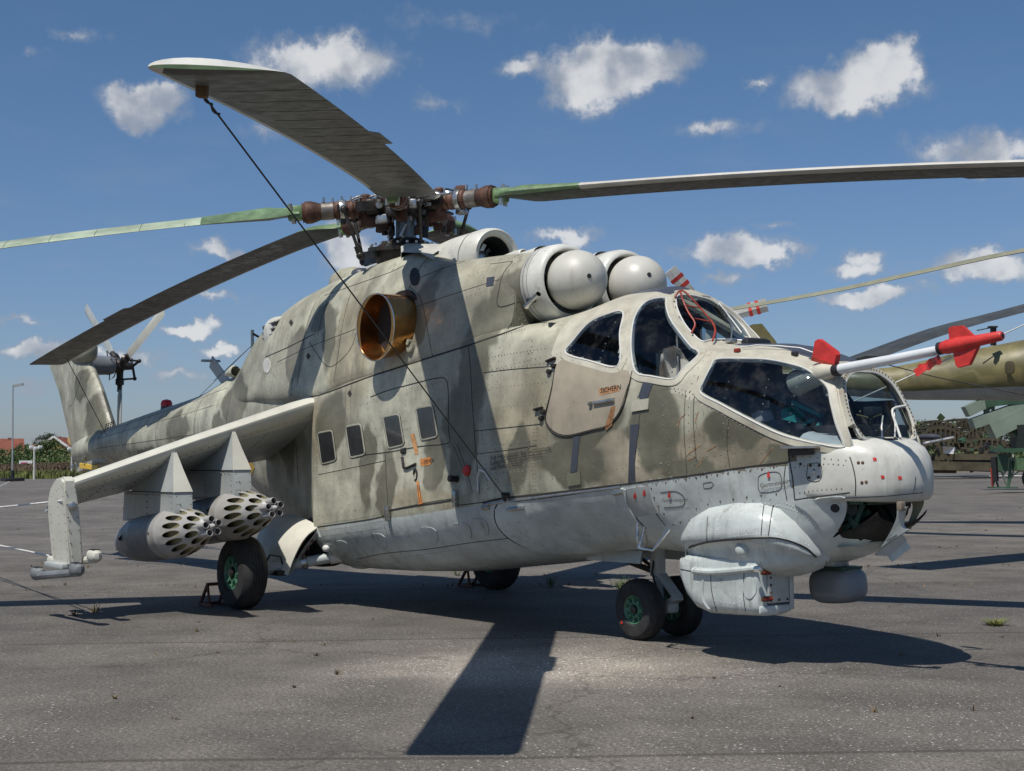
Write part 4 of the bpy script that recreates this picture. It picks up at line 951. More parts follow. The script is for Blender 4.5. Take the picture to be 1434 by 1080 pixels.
# tail rotor: shaft to port, three blades in the fore-aft plane
TR = empty('tail_rotor', (0, 0, 0)); TR.parent = P0
TC = Vector((-13.80, .72, 3.01))
mesh('shaft_housing', lathe([(-.72, .17), (-.4, .165), (-.12, .15), (-.08, .155), (0, .13), (.02, .09)], TC+Vector((0, -.06, 0)), (0, 1, .0), 20), podd, TR)
mesh('hub', cat(lathe([(-.06, .08), (.0, .12), (.07, .12), (.12, .07), (.24, .06), (.26, .02)], TC, (0, 1, 0), 14)), oily, TR)
for i, a in enumerate((22, 146, 267)):
    a = math.radians(a); e = Vector((math.cos(a), 0, math.sin(a))); t = Vector((-math.sin(a), 0, math.cos(a))); yv = Vector((0, 1, 0))
    tb = mesh('tail_rotor_blade', grid([[TC+yv*.05+e*r+t*(ch*(.5-q))+yv*(th*w) for q, w in ((0, .1), (.12, 1), (.45, .9), (1, 0), (.45, -.9), (.12, -1))] for r, ch, th in ((.22, .06, .03), (.38, .07, .03), (.48, .17, .022), (1.2, .18, .017), (1.93, .18, .012), (1.96, .14, .004))], True, True, True), cream if i == 0 else wingm, TR)
    mesh('blade_grip', cat(lathe([(.05, .06), (.2, .055), (.22, .07), (.3, .07), (.32, .04), (.42, .04)], TC+yv*.05, e, 10)), oily, tb)
    h_ = TC+yv*.30+e*.20; mesh('pitch_arm', cat(tube([TC+yv*.26, h_], .022, 6), tube([h_, h_+e*.02-yv*.24], .018, 6), sellip(h_, (.035, .035, .035), 1, 1, 6, 8)), oily, tb)
for q in range(4):
    a = q*1.57+.4; c_ = TC+Vector((.1*math.cos(a), -.03, .1*math.sin(a)))
    mesh('hose', tube([c_, c_+Vector((.10*math.cos(a), -.05, .10*math.sin(a))), c_+Vector((.05*math.cos(a), -.12, .16*math.sin(a))), c_+Vector((0, -.10, 0))], .010, 6), black, TR)
# ------------------------------------------------------------------ main rotor
HUB = Vector((-3.57, -.11, 3.99))
mast = empty('rotor_mast', (0, 0, 0)); mast.parent = P0
tz = Vector((.05, -.04, 1)).normalized()
mesh('mast_tube', lathe([(-.75, .115), (-.10, .10), (0, .10)], HUB, tz, 20), M('blue_grey_steel', (.13, .16, .19), .4, .6, var=.2), mast)
mesh('swashplate', cat(lathe([(-.62, .20), (-.58, .30), (-.50, .335), (-.44, .335), (-.40, .28), (-.36, .20), (-.33, .12)], HUB, tz, 28)), oily, mast)
mesh('swashplate_ring', lathe([(-.475, .36), (-.47, .385), (-.43, .385), (-.425, .35)], HUB, tz, 28, False), oily, mast)
for i in range(24):
    a = i*math.pi/12; mesh('bolt', lathe([(0, .014), (.022, .014)], HUB+tz*-.425+Vector((math.cos(a)*.355, math.sin(a)*.355, 0)), tz, 6), steel, mast, smooth=False)
for i in range(34):
    a = random.uniform(0, 6.28); rr_ = random.uniform(.08, .34); z = random.uniform(-.62, -.14); c_ = HUB+tz*z+Vector((math.cos(a)*rr_, math.sin(a)*rr_, 0))
    if i % 3: mesh('control_fitting', box(c_, (random.uniform(.04, .12), random.uniform(.03, .08), random.uniform(.04, .12)), Matrix.Rotation(a, 3, 'Z'), .01), random.choice([oily, oily, rusty, black]), mast)
    else: mesh('control_rod', tube([c_, c_+Vector((random.uniform(-.06, .06), random.uniform(-.06, .06), random.uniform(.12, .24)))], .014, 6), random.choice([oily, steel]), mast)
mesh('gearbox_top', lathe([(-.95, .36), (-.72, .33), (-.66, .22)], HUB, tz, 24), oily, mast)
rh = empty('rotor_hub', (0, 0, 0)); rh.parent = P0
mesh('hub_body', cat(lathe([(-.12, .12), (-.10, .20), (.10, .22), (.13, .16), (.20, .12), (.24, .05)], HUB, tz, 20)), oily, rh)
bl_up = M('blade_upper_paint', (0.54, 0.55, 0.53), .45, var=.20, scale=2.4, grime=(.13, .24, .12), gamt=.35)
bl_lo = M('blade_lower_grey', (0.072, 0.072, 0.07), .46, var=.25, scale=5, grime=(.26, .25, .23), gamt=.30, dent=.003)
bl_le = M('blade_leading_edge', (0.52, 0.50, 0.46), .40, 0, var=.12, scale=4)
bl_rt = M('blade_root_green', (0.14, 0.22, 0.115), .45, var=.3, scale=7, grime=(.4, .42, .36), gamt=.35)
bl_rd = M('blade_root_dark_green', (0.035, 0.052, 0.038), .45, var=.3, scale=7)
joint_m = M('blade_joint_grey', (.055, .055, .053), .6, var=.2)
def airfoil(n=15, t=.12):
    up = []; lo = []
    for i in range(n):
        x = (1-math.cos(math.pi*i/(n-1)))/2; yt = 5*t*(0.2969*math.sqrt(x)-0.126*x-0.3516*x*x+0.2843*x**3-0.1036*x**4)
        c_ = .02*4*x*(1-x); up.append((x, c_+yt)); lo.append((x, c_-yt))
    return up+list(reversed(lo[1:-1]))   # starts at LE, over the top to TE, back under
AF = airfoil(); NAF = len(AF)
BLD = {'A': (322.4, -.082, .254, 3.4), 'B': (25.8, .002, .533, 1.7), 'E': (123., -.03, .60, 6.0), 'D': (184.5, -.065, .526, 4.9), 'C': (241.5, -.073, .729, 13.0)}
for key in 'ABEDC':
    az, sl, dr, th = BLD[key]; az = math.radians(az); th = math.radians(th)
    er = Vector((math.cos(az), math.sin(az), 0)); et = Vector((math.sin(az), -math.cos(az), 0))
    def cpt(r): return HUB+er*r+Vector((0, 0, sl*r-dr*(r/8.65)**2))
    def fr_(r):
        tn = (cpt(r+.05)-cpt(r-.05)).normalized(); ct = et*math.cos(th)+Vector((0, 0, math.sin(th))); ct = (ct-tn*ct.dot(tn)).normalized(); return tn, ct, tn.cross(ct)*-1
    rsec = [1.06, 1.10, 1.15, 1.20, 1.27, 1.36, 1.5, 1.75, 2.0]+[2.0+i*.25 for i in range(1, 27)]+[8.55, 8.62, 8.65]
    R_ = []; info = []
    for r in rsec:
        tn, ct, up = fr_(r)
        if up.z < 0: up = -up
        if r < 1.19: ch, tt, le = (.15, 1.0, .075) if r < 1.12 else (.22, .75, .11)
        elif r < 1.22: ch, tt, le = .44, .5, .14
        elif r < 1.3: ch, tt, le = .55, .32, .145
        else: ch, tt, le = .58, max(1.0, 1.9-(r-1.36)*1.2), .145
        if r > 8.6: ch, le = (.56, .14) if r < 8.64 else (.50, .12)
        sc = tt if r < 1.3 else tt
        zs = .12 if r < 1.3 else .12
        ring = []
        for (x, z_) in AF:
            h = z_*ch*(sc if r >= 1.3 else 1)
            if r < 1.3:
                h = (z_/.06)*(.055 if r < 1.21 else .06)*.9
            if r > 8.64: h *= .3
            ring.append(cpt(r)+ct*(le-x*ch)+up*h)
        R_.append(ring)
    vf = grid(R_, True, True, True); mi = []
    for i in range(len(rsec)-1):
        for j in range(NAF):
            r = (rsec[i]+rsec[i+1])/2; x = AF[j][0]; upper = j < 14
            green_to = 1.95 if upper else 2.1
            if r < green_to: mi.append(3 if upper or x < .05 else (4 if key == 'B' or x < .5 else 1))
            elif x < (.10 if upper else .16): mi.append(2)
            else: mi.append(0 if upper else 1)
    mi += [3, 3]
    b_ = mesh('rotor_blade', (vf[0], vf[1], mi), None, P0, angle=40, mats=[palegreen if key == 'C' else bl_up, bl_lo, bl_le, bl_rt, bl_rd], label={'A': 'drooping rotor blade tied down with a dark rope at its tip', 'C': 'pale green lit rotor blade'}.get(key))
    # pocket joints under and over the trailing part
    J = []
    r = 2.15
    while r < 8.4:
        tn, ct, up = fr_(r)
        if up.z < 0: up = -up
        for sgn, a0 in ((1, 0), (-1, 0)):
            pts = []
            for x in (.28, .45, .65, .85, .99):
                yt = 5*.12*(0.2969*math.sqrt(x)-0.126*x-0.3516*x*x+0.2843*x**3-0.1036*x**4); z_ = .08*x*(1-x)+sgn*yt
                pts.append((cpt(r)+ct*(.145-x*.58)+up*(z_*.58), up*sgn))
            J.append(strip(pts, .005, .0015, False, .001))
        r += .42
    j_ = mesh('pocket_joints', cat(*J), joint_m, b_, smooth=False); j_['kind'] = 'stuff'
    # wrinkled inner pockets show bright creases underneath
    if key in 'AD':
        J = []
        for q in range(26):
            r = 1.9+q*.062+random.uniform(-.02, .02); tn, ct, up = fr_(r); up = up if up.z > 0 else -up; pts = []
            x0 = random.uniform(.35, .65)
            for x in (x0, x0+.12, x0+.24):
                yt = 5*.12*(0.2969*math.sqrt(x)-0.126*x-0.3516*x*x+0.2843*x**3-0.1036*x**4); z_ = .08*x*(1-x)-yt
                pts.append((cpt(r+random.uniform(-.008, .008))+ct*(.145-x*.58)+up*(z_*.58), -up))
            J.append(strip(pts, .012, .0022, False, .001))
        j_ = mesh('skin_creases', cat(*J), wingm, b_); j_['kind'] = 'stuff'
    for (r0, r1) in ((5.35, 6.1),):
        tn, ct, up = fr_((r0+r1)/2); up = up if up.z > 0 else -up
        q0 = [cpt(r)+ct*(.145-.58-e)+up*.000 for r, e in ((r0, -.01), (r1, -.01), (r1-.08, .05), (r0+.05, .055))]
        mesh('trim_tab', (q0+[p+up*.004 for p in q0], [(0, 1, 2, 3), (7, 6, 5, 4), (0, 4, 5, 1), (1, 5, 6, 2), (2, 6, 7, 3), (3, 7, 4, 0)]), bl_lo, b_)
    tn, ct, up = fr_(8.5)
    # hub arm
    A_ = empty('hub_arm', (0, 0, 0)); A_.parent = P0; es = (cpt(1.2)-HUB).normalized(); eu = Vector((0, 0, 1)); ec = es.cross(eu).normalized()
    mesh('axial_housing', lathe([(.42, .07), (.46, .078), (.47, .09), (.49, .09), (.50, .08), (.52, .08), (.53, .092), (.55, .092), (.56, .08), (.58, .08), (.59, .092), (.61, .092), (.62, .08), (.66, .08), (.67, .094), (.70, .094), (.71, .08), (.78, .076), (.84, .08), (.90, .10), (.94, .112), (1.0, .112), (1.01, .095), (1.03, .10), (1.035, .07), (1.0, .06)], HUB, es, 22), rusty, A_, angle=50)
    mesh('dark_collar', lathe([(.36, .07), (.37, .082), (.44, .082), (.45, .07)], HUB, es, 18), oily, A_)
    mesh('hinge_block', box(HUB+es*.33, (.16, .20, .17), Matrix((es, ec, eu)).transposed(), .03), oily, A_)
    mesh('hinge_pin', lathe([(-.14, .035), (.14, .035)], HUB+es*.27, ec, 10), steel, A_)
    mesh('hinge_pin', lathe([(-.14, .045), (-.12, .06), (.12, .06), (.14, .04)], HUB+es*.40, eu, 10), rusty, A_)
    mesh('bracket', bar(HUB+es*.22+ec*.06, HUB+es*.5+ec*.13, .05, .10), oily, A_)
    mesh('bracket', bar(HUB+es*.22-ec*.06, HUB+es*.5-ec*.13, .05, .10), oily, A_)
    mesh('sleeve', lathe([(.72, .083), (.725, .089), (.84, .089), (.845, .083)], HUB, es, 20, False), M('grey_scuffed_sleeve', (.20, .18, .165), .45, .5, var=.3, scale=14, grime=(.13, .06, .04), gamt=.6) if key == 'A' else bpy.data.materials['grey_scuffed_sleeve'], A_)
    for q in range(7):
        c_ = HUB+es*random.uniform(.1, .75)+ec*random.uniform(-.16, .16)+eu*random.uniform(-.14, .12); mesh('link_fitting', box(c_, (random.uniform(.05, .14), random.uniform(.03, .09), random.uniform(.03, .09)), Matrix((es, ec, eu)).transposed() @ Matrix.Rotation(random.uniform(-.5, .5), 3, 'Z'), .012), random.choice([oily, oily, rusty, steel]), A_)
    mesh('damper', lathe([(0, .03), (.04, .045), (.30, .045), (.34, .03), (.36, .015), (.5, .015)], HUB+es*.18+ec*.17+eu*.03, es+ec*.10, 12), steel if key in 'AB' else oily, A_)
    mesh('clamp', cat(lathe([(.60, .103), (.62, .108), (.66, .103)], HUB, es, 14)), steel, A_)
    for q in range(5): mesh('bolt', lathe([(0, .016), (.05, .014)], HUB+es*(.46+q*.09)+eu*.085+ec*random.uniform(-.04, .04), eu, 6), steel, A_, smooth=False)
    hn = HUB+es*.62+ec*-.20+eu*-.03
    mesh('pitch_horn', bar(HUB+es*.60, hn, .06, .045), oily, A_)
    bt = HUB+es*.46+ec*-.20+eu*-.50
    mesh('pitch_link', cat(tube([hn, bt], .017, 8), lathe([(-.03, .035), (.10, .035)], bt, (hn-bt), 8), sellip(bt, (.045, .045, .04), 1, 1, 6, 8), sellip(hn, (.04, .04, .04), 1, 1, 6, 8)), oily, A_)
    mesh('swash_arm', bar(HUB+tz*-.46+es*.25-ec*.08, bt+eu*-.01, .07, .075), M('swash_grey', (.10, .11, .13), .4, .5, var=.3) if key == 'A' else bpy.data.materials['swash_grey'], A_)
    for q in range(3):
        a0 = HUB+es*(.12+.1*q)+ec*random.uniform(-.12, .12)+eu*.08; mesh('pipe', tube([a0, a0+es*.15+eu*.05, a0+es*.3+ec*.05*(-1)**q], .010, 6), steel if q == 1 else oily, A_)
    mesh('under_bracket', box(HUB+es*.36-eu*.14, (.22, .10, .10), Matrix((es, ec, eu)).transposed(), .02), rusty, A_)
    mesh('fork_plate', box(cpt(1.09)+Vector((0, 0, .0)), (.16, .12, .15), Matrix((es, ec, eu)).transposed(), .03), green, A_)
    for q in (-1, 1): mesh('bolt', lathe([(-.10, .022), (.10, .022)], cpt(1.13)+ct*.045*q, up if up.z > 0 else -up, 8), steel, A_)
    if key == 'D': TIPD = cpt(8.3)
    if key == 'A': TIPA = (cpt(8.2)+ct*(.02), up if up.z > 0 else -up, ct, tn)
# ------------------------------------------------------------------ wings
AFW = airfoil(17, .175)
def wing_sec(le, te, y, k=1.0):
    le = Vector((le[0], y, le[1])); te = Vector((te[0], y, te[1])); cdir = (te-le); c_ = cdir.length; cd = cdir.normalized(); up = Vector((-cd.z, 0, cd.x)); up = up if up.z > 0 else -up
    return [le+cd*(x*c_)+up*(z*c_*k) for x, z in AFW]
wr = [wing_sec((-4.10, 2.06), (-5.66, 1.46), -.60), wing_sec((-4.18, 2.01), (-5.62, 1.42), -.88), wing_sec((-4.27, 1.64), (-5.42, 1.21), -2.05), wing_sec((-4.35, 1.26), (-5.22, .97), -3.20, 1.0)]
wing_vf = grid(wr, True, True, True)
for s in (0, 1):
    f_ = mirror if s else (lambda v: v)
    sg = 1 if s else -1
    w_ = mesh('stub_wing', f_(wing_vf), wingm, P0, angle=30, label='stub wing on the near side carrying two rocket pods' if s == 0 else None)
    mesh('leading_edge_cap', f_(grid([[p+(Vector((0.012, 0, 0.006))) for p in (r_[-5:]+r_[:7])] for r_ in wr], False)), cream, w_)
    ep = [(-4.36, 1.28), (-4.34, .98), (-4.30, .56), (-4.31, .50), (-4.76, .50), (-4.83, .58), (-4.86, .95), (-4.84, 1.10), (-4.74, 1.22), (-4.6, 1.30), (-4.41, 1.32)]
    Mx = Matrix(((1, 0, 0, 0), (0, 0, 1, 0), (0, 1, 0, 0), (0, 0, 0, 1)))
    bm = bmesh.new(); pv = prism(ep, .125); vs_ = [bm.verts.new(v) for v in pv[0]]; [bm.faces.new([vs_[i] for i in f]) for f in pv[1]]
    bmesh.ops.bevel(bm, geom=[e for e in bm.edges if abs(e.verts[0].co.z-e.verts[1].co.z) < .01], offset=.022, segments=2, affect='EDGES'); bm.verts.index_update()
    pv = ([Vector((v.co.x, -3.215+v.co.z-(v.co.y-.9)*.07, v.co.y)) for v in bm.verts], [tuple(v.index for v in f.verts) for f in bm.faces]); bm.free()
    e_ = mesh('wing_end_plate', f_(pv), cream, P0)
    mesh('knob', f_(lathe([(0, .045), (.05, .04), (.06, .02)], (-4.355, -3.22, 1.05), (1, -.3, 0), 12)), steel, e_)
    for (y, x0, x1, z0, z1, m_) in ((-3.10, -5.32, -4.03, .475, .575, cream), (-3.34, -5.06, -3.80, .385, .48, M('dark_rail_paint', (.17, .18, .19), .5, var=.2) if s == 0 else bpy.data.materials['dark_rail_paint'])):
        rl = mesh('missile_rail', f_(tube([(x0, y, z0), (x0+.05, y, z0), ((x0+x1)/2, y, (z0+z1)/2), (x1-.05, y, z1), (x1, y, z1)], [.03, .042, .036, .036, .028], 10)), m_, P0)
        for x, z in ((x0+.1, z0+.03), (x1-.08, z1+.03)): mesh('rail_shoe', f_(sellip((x, y, z), (.12, .055, .055), .7, .8, 8, 12)), m_, rl); mesh('shoe_slot', f_(box((x, y, z+.045), (.12, .06, .03), None, .006)), black, rl)
    mesh('rail_yoke', f_(box((-4.65, -3.22, .50), (.5, .16, .05), None, .01)), wingm, e_)
    for y in (-1.68, -2.28):
        zt = 1.78-(-y-1.68)*.33
        def psec(z, xf_, xb, w): return [Vector((xf_, y-w*.5, z)), Vector((xf_, y+w*.5, z)), Vector((xb, y+w*.5, z-(.0))), Vector((xb, y-w*.5, z))]
        py_ = [psec(zt-.05, -4.24, -4.5, .03), psec(zt-.22, -4.16, -4.9, .10), psec(zt-.42, -4.05, -5.1, .19), psec(zt-.43, -4.045, -5.3, .185), psec(zt-.72, -4.02, -5.35, .175)]
        pm = mesh('weapon_pylon', f_(grid(py_, True, True, True)), wingm, P0, angle=25)
        mesh('pylon_front_cap', f_(grid([[p[0]+Vector((.012, -.002, 0)), p[1]+Vector((.012, .002, 0))] for p in py_[:3]], False)), cream, pm)
        mesh('pylon_gap', f_(bar((-4.04, y-.098, zt-.425), (-5.2, y-.098, zt-.425), .006, .008)), gapm, pm)
        for q in range(6): mesh('shackle', f_(box((-4.45-.16*q, y, zt-.75-.01*q), (.05, .12, .07), None, .01)), oily, pm)
        mesh('sway_brace', f_(tube([(-4.35, y-.12, zt-.74), (-4.4, y-.2, zt-.82)], .018, 6)), oily, pm)
        mesh('sway_brace', f_(tube([(-5.1, y-.12, zt-.80), (-5.15, y-.2, zt-.90)], .018, 6)), oily, pm)
        mesh('plug', f_(tube([(-5.35, y, zt-.52), (-5.5, y, zt-.60)], [.05, .03], 8)), oily, pm)
def line_riv(a, b, n, sp=.07, r=.008):
    a = Vector(a); b = Vector(b); n = Vector(n).normalized(); u, v, _ = frame_of(n); V = []; F = []; m_ = max(1, int((b-a).length/sp))
    for i in range(m_+1):
        p = a.lerp(b, i/m_); k0 = len(V)
        V += [p-n*.003+(u*math.cos(t*math.pi/3)+v*math.sin(t*math.pi/3))*r for t in range(6)]+[p+n*r*.4+(u*math.cos(t*math.pi/3)+v*math.sin(t*math.pi/3))*r*.6 for t in range(6)]
        F += [(k0+t, k0+(t+1) % 6, k0+6+(t+1) % 6, k0+6+t) for t in range(6)]+[tuple(range(k0+6, k0+12))]
    return V, F
L_ = []
for y in (-1.68, -2.28):
    zt = 1.78-(-y-1.68)*.33
    L_ += [line_riv((-4.15, y-.10, zt-.45), (-5.2, y-.10, zt-.45), (0, -1, .05)), line_riv((-4.07, y-.093, zt-.69), (-5.2, y-.093, zt-.70), (0, -1, .05)), line_riv((-4.10, y-.094, zt-.46), (-4.08, y-.092, zt-.68), (0, -1, 0), .05), line_riv((-4.02, y-.07, zt-.46), (-4.0, y-.065, zt-.69), (1, 0, 0), .06), line_riv((-4.02, y+.07, zt-.46), (-4.0, y+.065, zt-.69), (1, 0, 0), .06),
          line_riv((-4.7, y-.097, zt-.46), (-4.7, y-.093, zt-.69), (0, -1, 0), .05)]
ey = lambda z, e=0: -3.215-.0635-(z-.9)*.07
for x0, z0, x1, z1 in ((-4.39, 1.22, -4.36, .58), (-4.78, 1.05, -4.72, .58), (-4.42, 1.24, -4.72, 1.14), (-4.38, .56, -4.74, .56), (-4.55, 1.2, -4.52, .58)): L_.append(line_riv((x0, ey(z0), z0), (x1, ey(z1), z1), (0, -1, -.07), .075))
for x0, z0, x1, z1, dy in ((-4.345, 1.18, -4.30, .60, .045), (-4.345, 1.18, -4.30, .60, -.045)): L_.append(line_riv((x0, -3.215-(z0-.9)*.07+dy, z0), (x1, -3.215-(z1-.9)*.07+dy, z1), (1, 0, 0), .10))
for f_y in (.16, .32, .5, .68, .86):   # rib lines under the wing
    a = [wr[1][i].lerp(wr[3][i], f_y) for i in range(len(wr[1]))]; lo_p = a[17:]
    for p, q_ in zip(lo_p[2:-3], lo_p[3:-3]): L_.append(line_riv(p, q_, (0.2, -.3, -1), .055))
for i0 in (24, 29): L_.append(line_riv(wr[1][i0], wr[3][i0], (0.3, -.3, -1), .075))
rr = mesh('wing_rivets', cat(*L_), rivm, P0, smooth=False); rr['kind'] = 'stuff'
# ------------------------------------------------------------------ rocket pods (hang from the pylons: things of their own)
def cone_s(r):   # distance behind the tip for a given radius
    T = [(.0, .10), (.07, .115), (.10, .17), (.15, .33), (.20, .52), (.225, .66), (.24, .80), (.26, .9)]
    for (r0, s0), (r1, s1) in zip(T, T[1:]):
        if r <= r1: return s0+(s1-s0)*(r-r0)/(r1-r0)
    return T[-1][1]
podi = M('pod_tube_olive', (.20, .18, .10), .6, var=.2)
def make_pod(label):
    t = empty('rocket_pod', (0, 0, 0), label, 'rocket pod', 'rocket pods under the stub wings')
    holes = [(.196*math.cos(2*math.pi*i/16), .196*math.sin(2*math.pi*i/16), .030) for i in range(16)]+[(.124*math.cos(2*math.pi*(i+.5)/10), .124*math.sin(2*math.pi*(i+.5)/10), .030) for i in range(10)]
    pts = []; ed = []
    def circle(cx, cy, r, n):
        b = len(pts)
        for i in range(n): pts.append(Vector((cx+r*math.cos(2*math.pi*i/n), cy+r*math.sin(2*math.pi*i/n))))
        for i in range(n): ed.append((b+i, b+(i+1) % n))
    circle(0, 0, .2399, 64); circle(0, 0, .05, 20)
    for h in holes: circle(h[0], h[1], h[2], 18)
    for rr_, n in ((.16, 40), (.232, 48), (.085, 20)):
        for i in range(n):
            p = Vector((rr_*math.cos(2*math.pi*(i+.5)/n), rr_*math.sin(2*math.pi*(i+.5)/n)))
            if all((p-Vector(h[:2])).length > h[2]+.004 for h in holes): pts.append(p)
    r = delaunay_2d_cdt(pts, ed, [], 1, 1e-6)
    V_ = [Vector((-cone_s(q.length), q.x, q.y)) for q in r[0]]; F_ = []
    for f in r[2]:
        c = sum((r[0][i] for i in f), Vector((0, 0)))/len(f)
        if c.length < .0495 or any((c-Vector(h[:2])).length < h[2] for h in holes): continue
        F_.append(tuple(f))
    body = mesh('pod_nose', (V_, F_), podm, t, angle=50)
    mesh('pod_body', lathe([(-.80, .24), (-.805, .243), (-.86, .243), (-.865, .24), (-1.02, .24), (-1.5, .24), (-1.55, .238), (-1.8, .215), (-2.05, .16), (-2.06, .158), (-2.2, .11), (-2.26, .07), (-2.27, .0)], (0, 0, 0), (1, 0, 0), 48, False), None, t, mats=[podm, podd], angle=50)
    me = bpy.data.objects[body.name]
    pb = [o for o in t.children if o.name.startswith('pod_body')][0]
    for p in pb.data.polygons: p.material_index = 1 if p.center.x < -1.12 else 0  # wing's shadow on the pod rear put into the darker colour
    for (hy, hz, hr) in holes:
        n = 18; rim = []; mid_ = []; bk = []
        for i in range(n):
            yy = hy+hr*math.cos(2*math.pi*i/n); zz = hz+hr*math.sin(2*math.pi*i/n); s = cone_s(math.hypot(yy, zz))
            rim.append(Vector((-s, yy, zz))); bk.append(Vector((-1.25, yy, zz)))
        mesh('rocket_tube', grid([rim, bk], True, False, True), podi, t)
    for i in range(5):
        a = 2*math.pi*i/5+.3; y = .066*math.cos(a); z = .066*math.sin(a)
        mesh('rocket_tube', grid([[Vector((x, y+r_*math.cos(q*math.pi/9), z+r_*math.sin(q*math.pi/9))) for q in range(18)] for x, r_ in ((-.30, .034), (-.03, .033), (-.02, .031), (-.02, .028), (-.3, .028), (-.31, .001))], True), podm, t)
    mesh('centre_spike', lathe([(-.2, .05), (-.10, .045), (-.03, .03), (.02, .004)], (0, 0, 0), (1, 0, 0), 16), podm, t)
    mesh('tail_fitting', tube([(-2.2, -.05, -.05), (-2.32, -.05, -.06)], .012, 6), oily, t)
    return t
def dup_tree(o, parent=None):
    c = o.copy(); COL.objects.link(c); c.parent = parent
    for ch in list(o.children): dup_tree(ch, c)
    return c
pod = make_pod('silver grey rocket pod on the outer pylon of the near wing')
pod.location = (-3.44, -2.24, .862); pod.rotation_euler = (0.15, -.105, 0)
for loc, lab in (((-3.40, -1.64, 1.01), 'rocket pod on the inner pylon of the near wing, partly behind the outer pod'), ((-3.50, 2.2, .862), 'rocket pod under the outer pylon of the far wing'), ((-3.47, 1.6, 1.01), 'rocket pod under the inner pylon of the far wing')):
    c = dup_tree(pod); c.location = loc; c['label'] = lab
# ------------------------------------------------------------------ landing gear
def wheel(name, c, R, w, lean, rimR, parent, lug=True):
    """tyre with grooves, ribbed green rim, hub cap; axis across the aircraft"""
    t = empty(name, (0, 0, 0)); t.parent = parent
    ax = Vector((0, -1, lean)).normalized(); c = Vector(c); h = w/2
    pr_ = [(-h*.80, rimR), (-h*.96, rimR*1.12), (-h*1.0, R*.72), (-h*.94, R*.86), (-h*.72, R*.955), (-h*.48, R*.992)]
    for g in (-.34, -.12, .12, .34): pr_ += [(h*(g-.04), R), (h*(g-.02), R*.985), (h*(g+.02), R*.985), (h*(g+.04), R)]
    pr_ += [(h*.48, R*.992), (h*.72, R*.955), (h*.94, R*.86), (h*1.0, R*.72), (h*.96, rimR*1.12), (h*.80, rimR)]
    vf = lathe([(a, b) for a, b in pr_], c, ax, 56, False)
    V_ = [Vector((v.x, v.y, max(v.z, 0.006))) for v in vf[0]]   # flat where it stands
    mesh('tyre', (V_, vf[1]), rubber, t, angle=28)
    for sd in (1, -1):
        mesh('rim', lathe([(sd*h*.80, rimR*1.03), (sd*h*.86, rimR), (sd*h*.80, rimR*.94), (sd*h*.62, rimR*.84), (sd*h*.60, rimR*.62), (sd*h*.78, rimR*.50), (sd*h*.78, rimR*.42), (sd*h*.6, rimR*.36), (sd*h*.6, .005)], c, ax, 36, False), rimm, t, angle=30)
        mesh('hub_cap', lathe([(sd*h*.55, rimR*.30), (sd*h*.90, rimR*.27), (sd*h*.95, rimR*.16), (sd*h*.95, .003)], c, ax, 20, False), oily, t)
        u, v, _ = frame_of(ax)
        for i in range(8):
            a = i*math.pi/4; e = u*math.cos(a)+v*math.sin(a)
            mesh('rim_web', bar(c+ax*sd*h*.70+e*rimR*.50, c+ax*sd*h*.74+e*rimR*.86, .022, .02, up=ax), rimm, t)
            mesh('rim_hole', lathe([(0, rimR*.07), (sd*.004, rimR*.065)], c+ax*sd*h*.612+(u*math.cos(a+.39)+v*math.sin(a+.39))*rimR*.72, ax, 8), black, t)
    return t
NW = empty('nose_gear', (0, 0, 0)); NW.parent = HELI
wheel('nose_wheel', (.03, -.195, .238), .24, .17, .0, .112, HELI); wheel('nose_wheel', (.03, .205, .238), .24, .17, .0, .112, HELI)
mesh('axle', tube([(0, -.20, .24), (0, .20, .24)], .035, 10), wingm, NW)
mesh('strut', lathe([(-.02, .05), (.12, .05), (.13, .042), (.24, .042), (.25, .062), (.60, .062)], (0.02, 0, .24), (.02, 0, 1), 16), wingm, NW)
mesh('chrome_piston', lathe([(.0, .044), (.09, .044)], (.02, 0, .37), (0, 0, 1), 14), chrome, NW)
mesh('torque_link', bar((.05, 0, .22), (.26, 0, .33), .10, .04), wingm, NW); mesh('torque_link', bar((.26, 0, .33), (.07, 0, .50), .08, .035), wingm, NW)
mesh('wheel_fork', box((.10, 0, .25), (.22, .12, .09), None, .02), wingm, NW)
mesh('drag_strut', tube([(-.02, 0, .52), (-.62, 0, .64)], .025, 8), oily, NW)
mesh('drag_strut', tube([(-.02, .07, .50), (-.40, .1, .66)], .015, 8), oily, NW)
mesh('hose', tube([(.06, -.06, .3), (.12, -.10, .40), (.06, -.09, .52), (.04, -.05, .62)], .009, 6), black, NW)
mesh('red_marking', lathe([(0, .012), (.002, .012)], (-.09, -.285, .13), (0, -1, 0), 8), redm, NW)
for s in (-1, 1):
    d_ = mesh('nose_gear_door', grid([[Vector((x, s*(.24+.03*math.sin(q)), .70-.10*q)) for x in (-.55, -.2, .12)] for q in (0, .5, 1)]+[[Vector((x, s*(.225+.03*math.sin(q)), .70-.10*q)) for x in (-.55, -.2, .12)] for q in (1, .5, 0)], False), pale, HELI)
MG = []
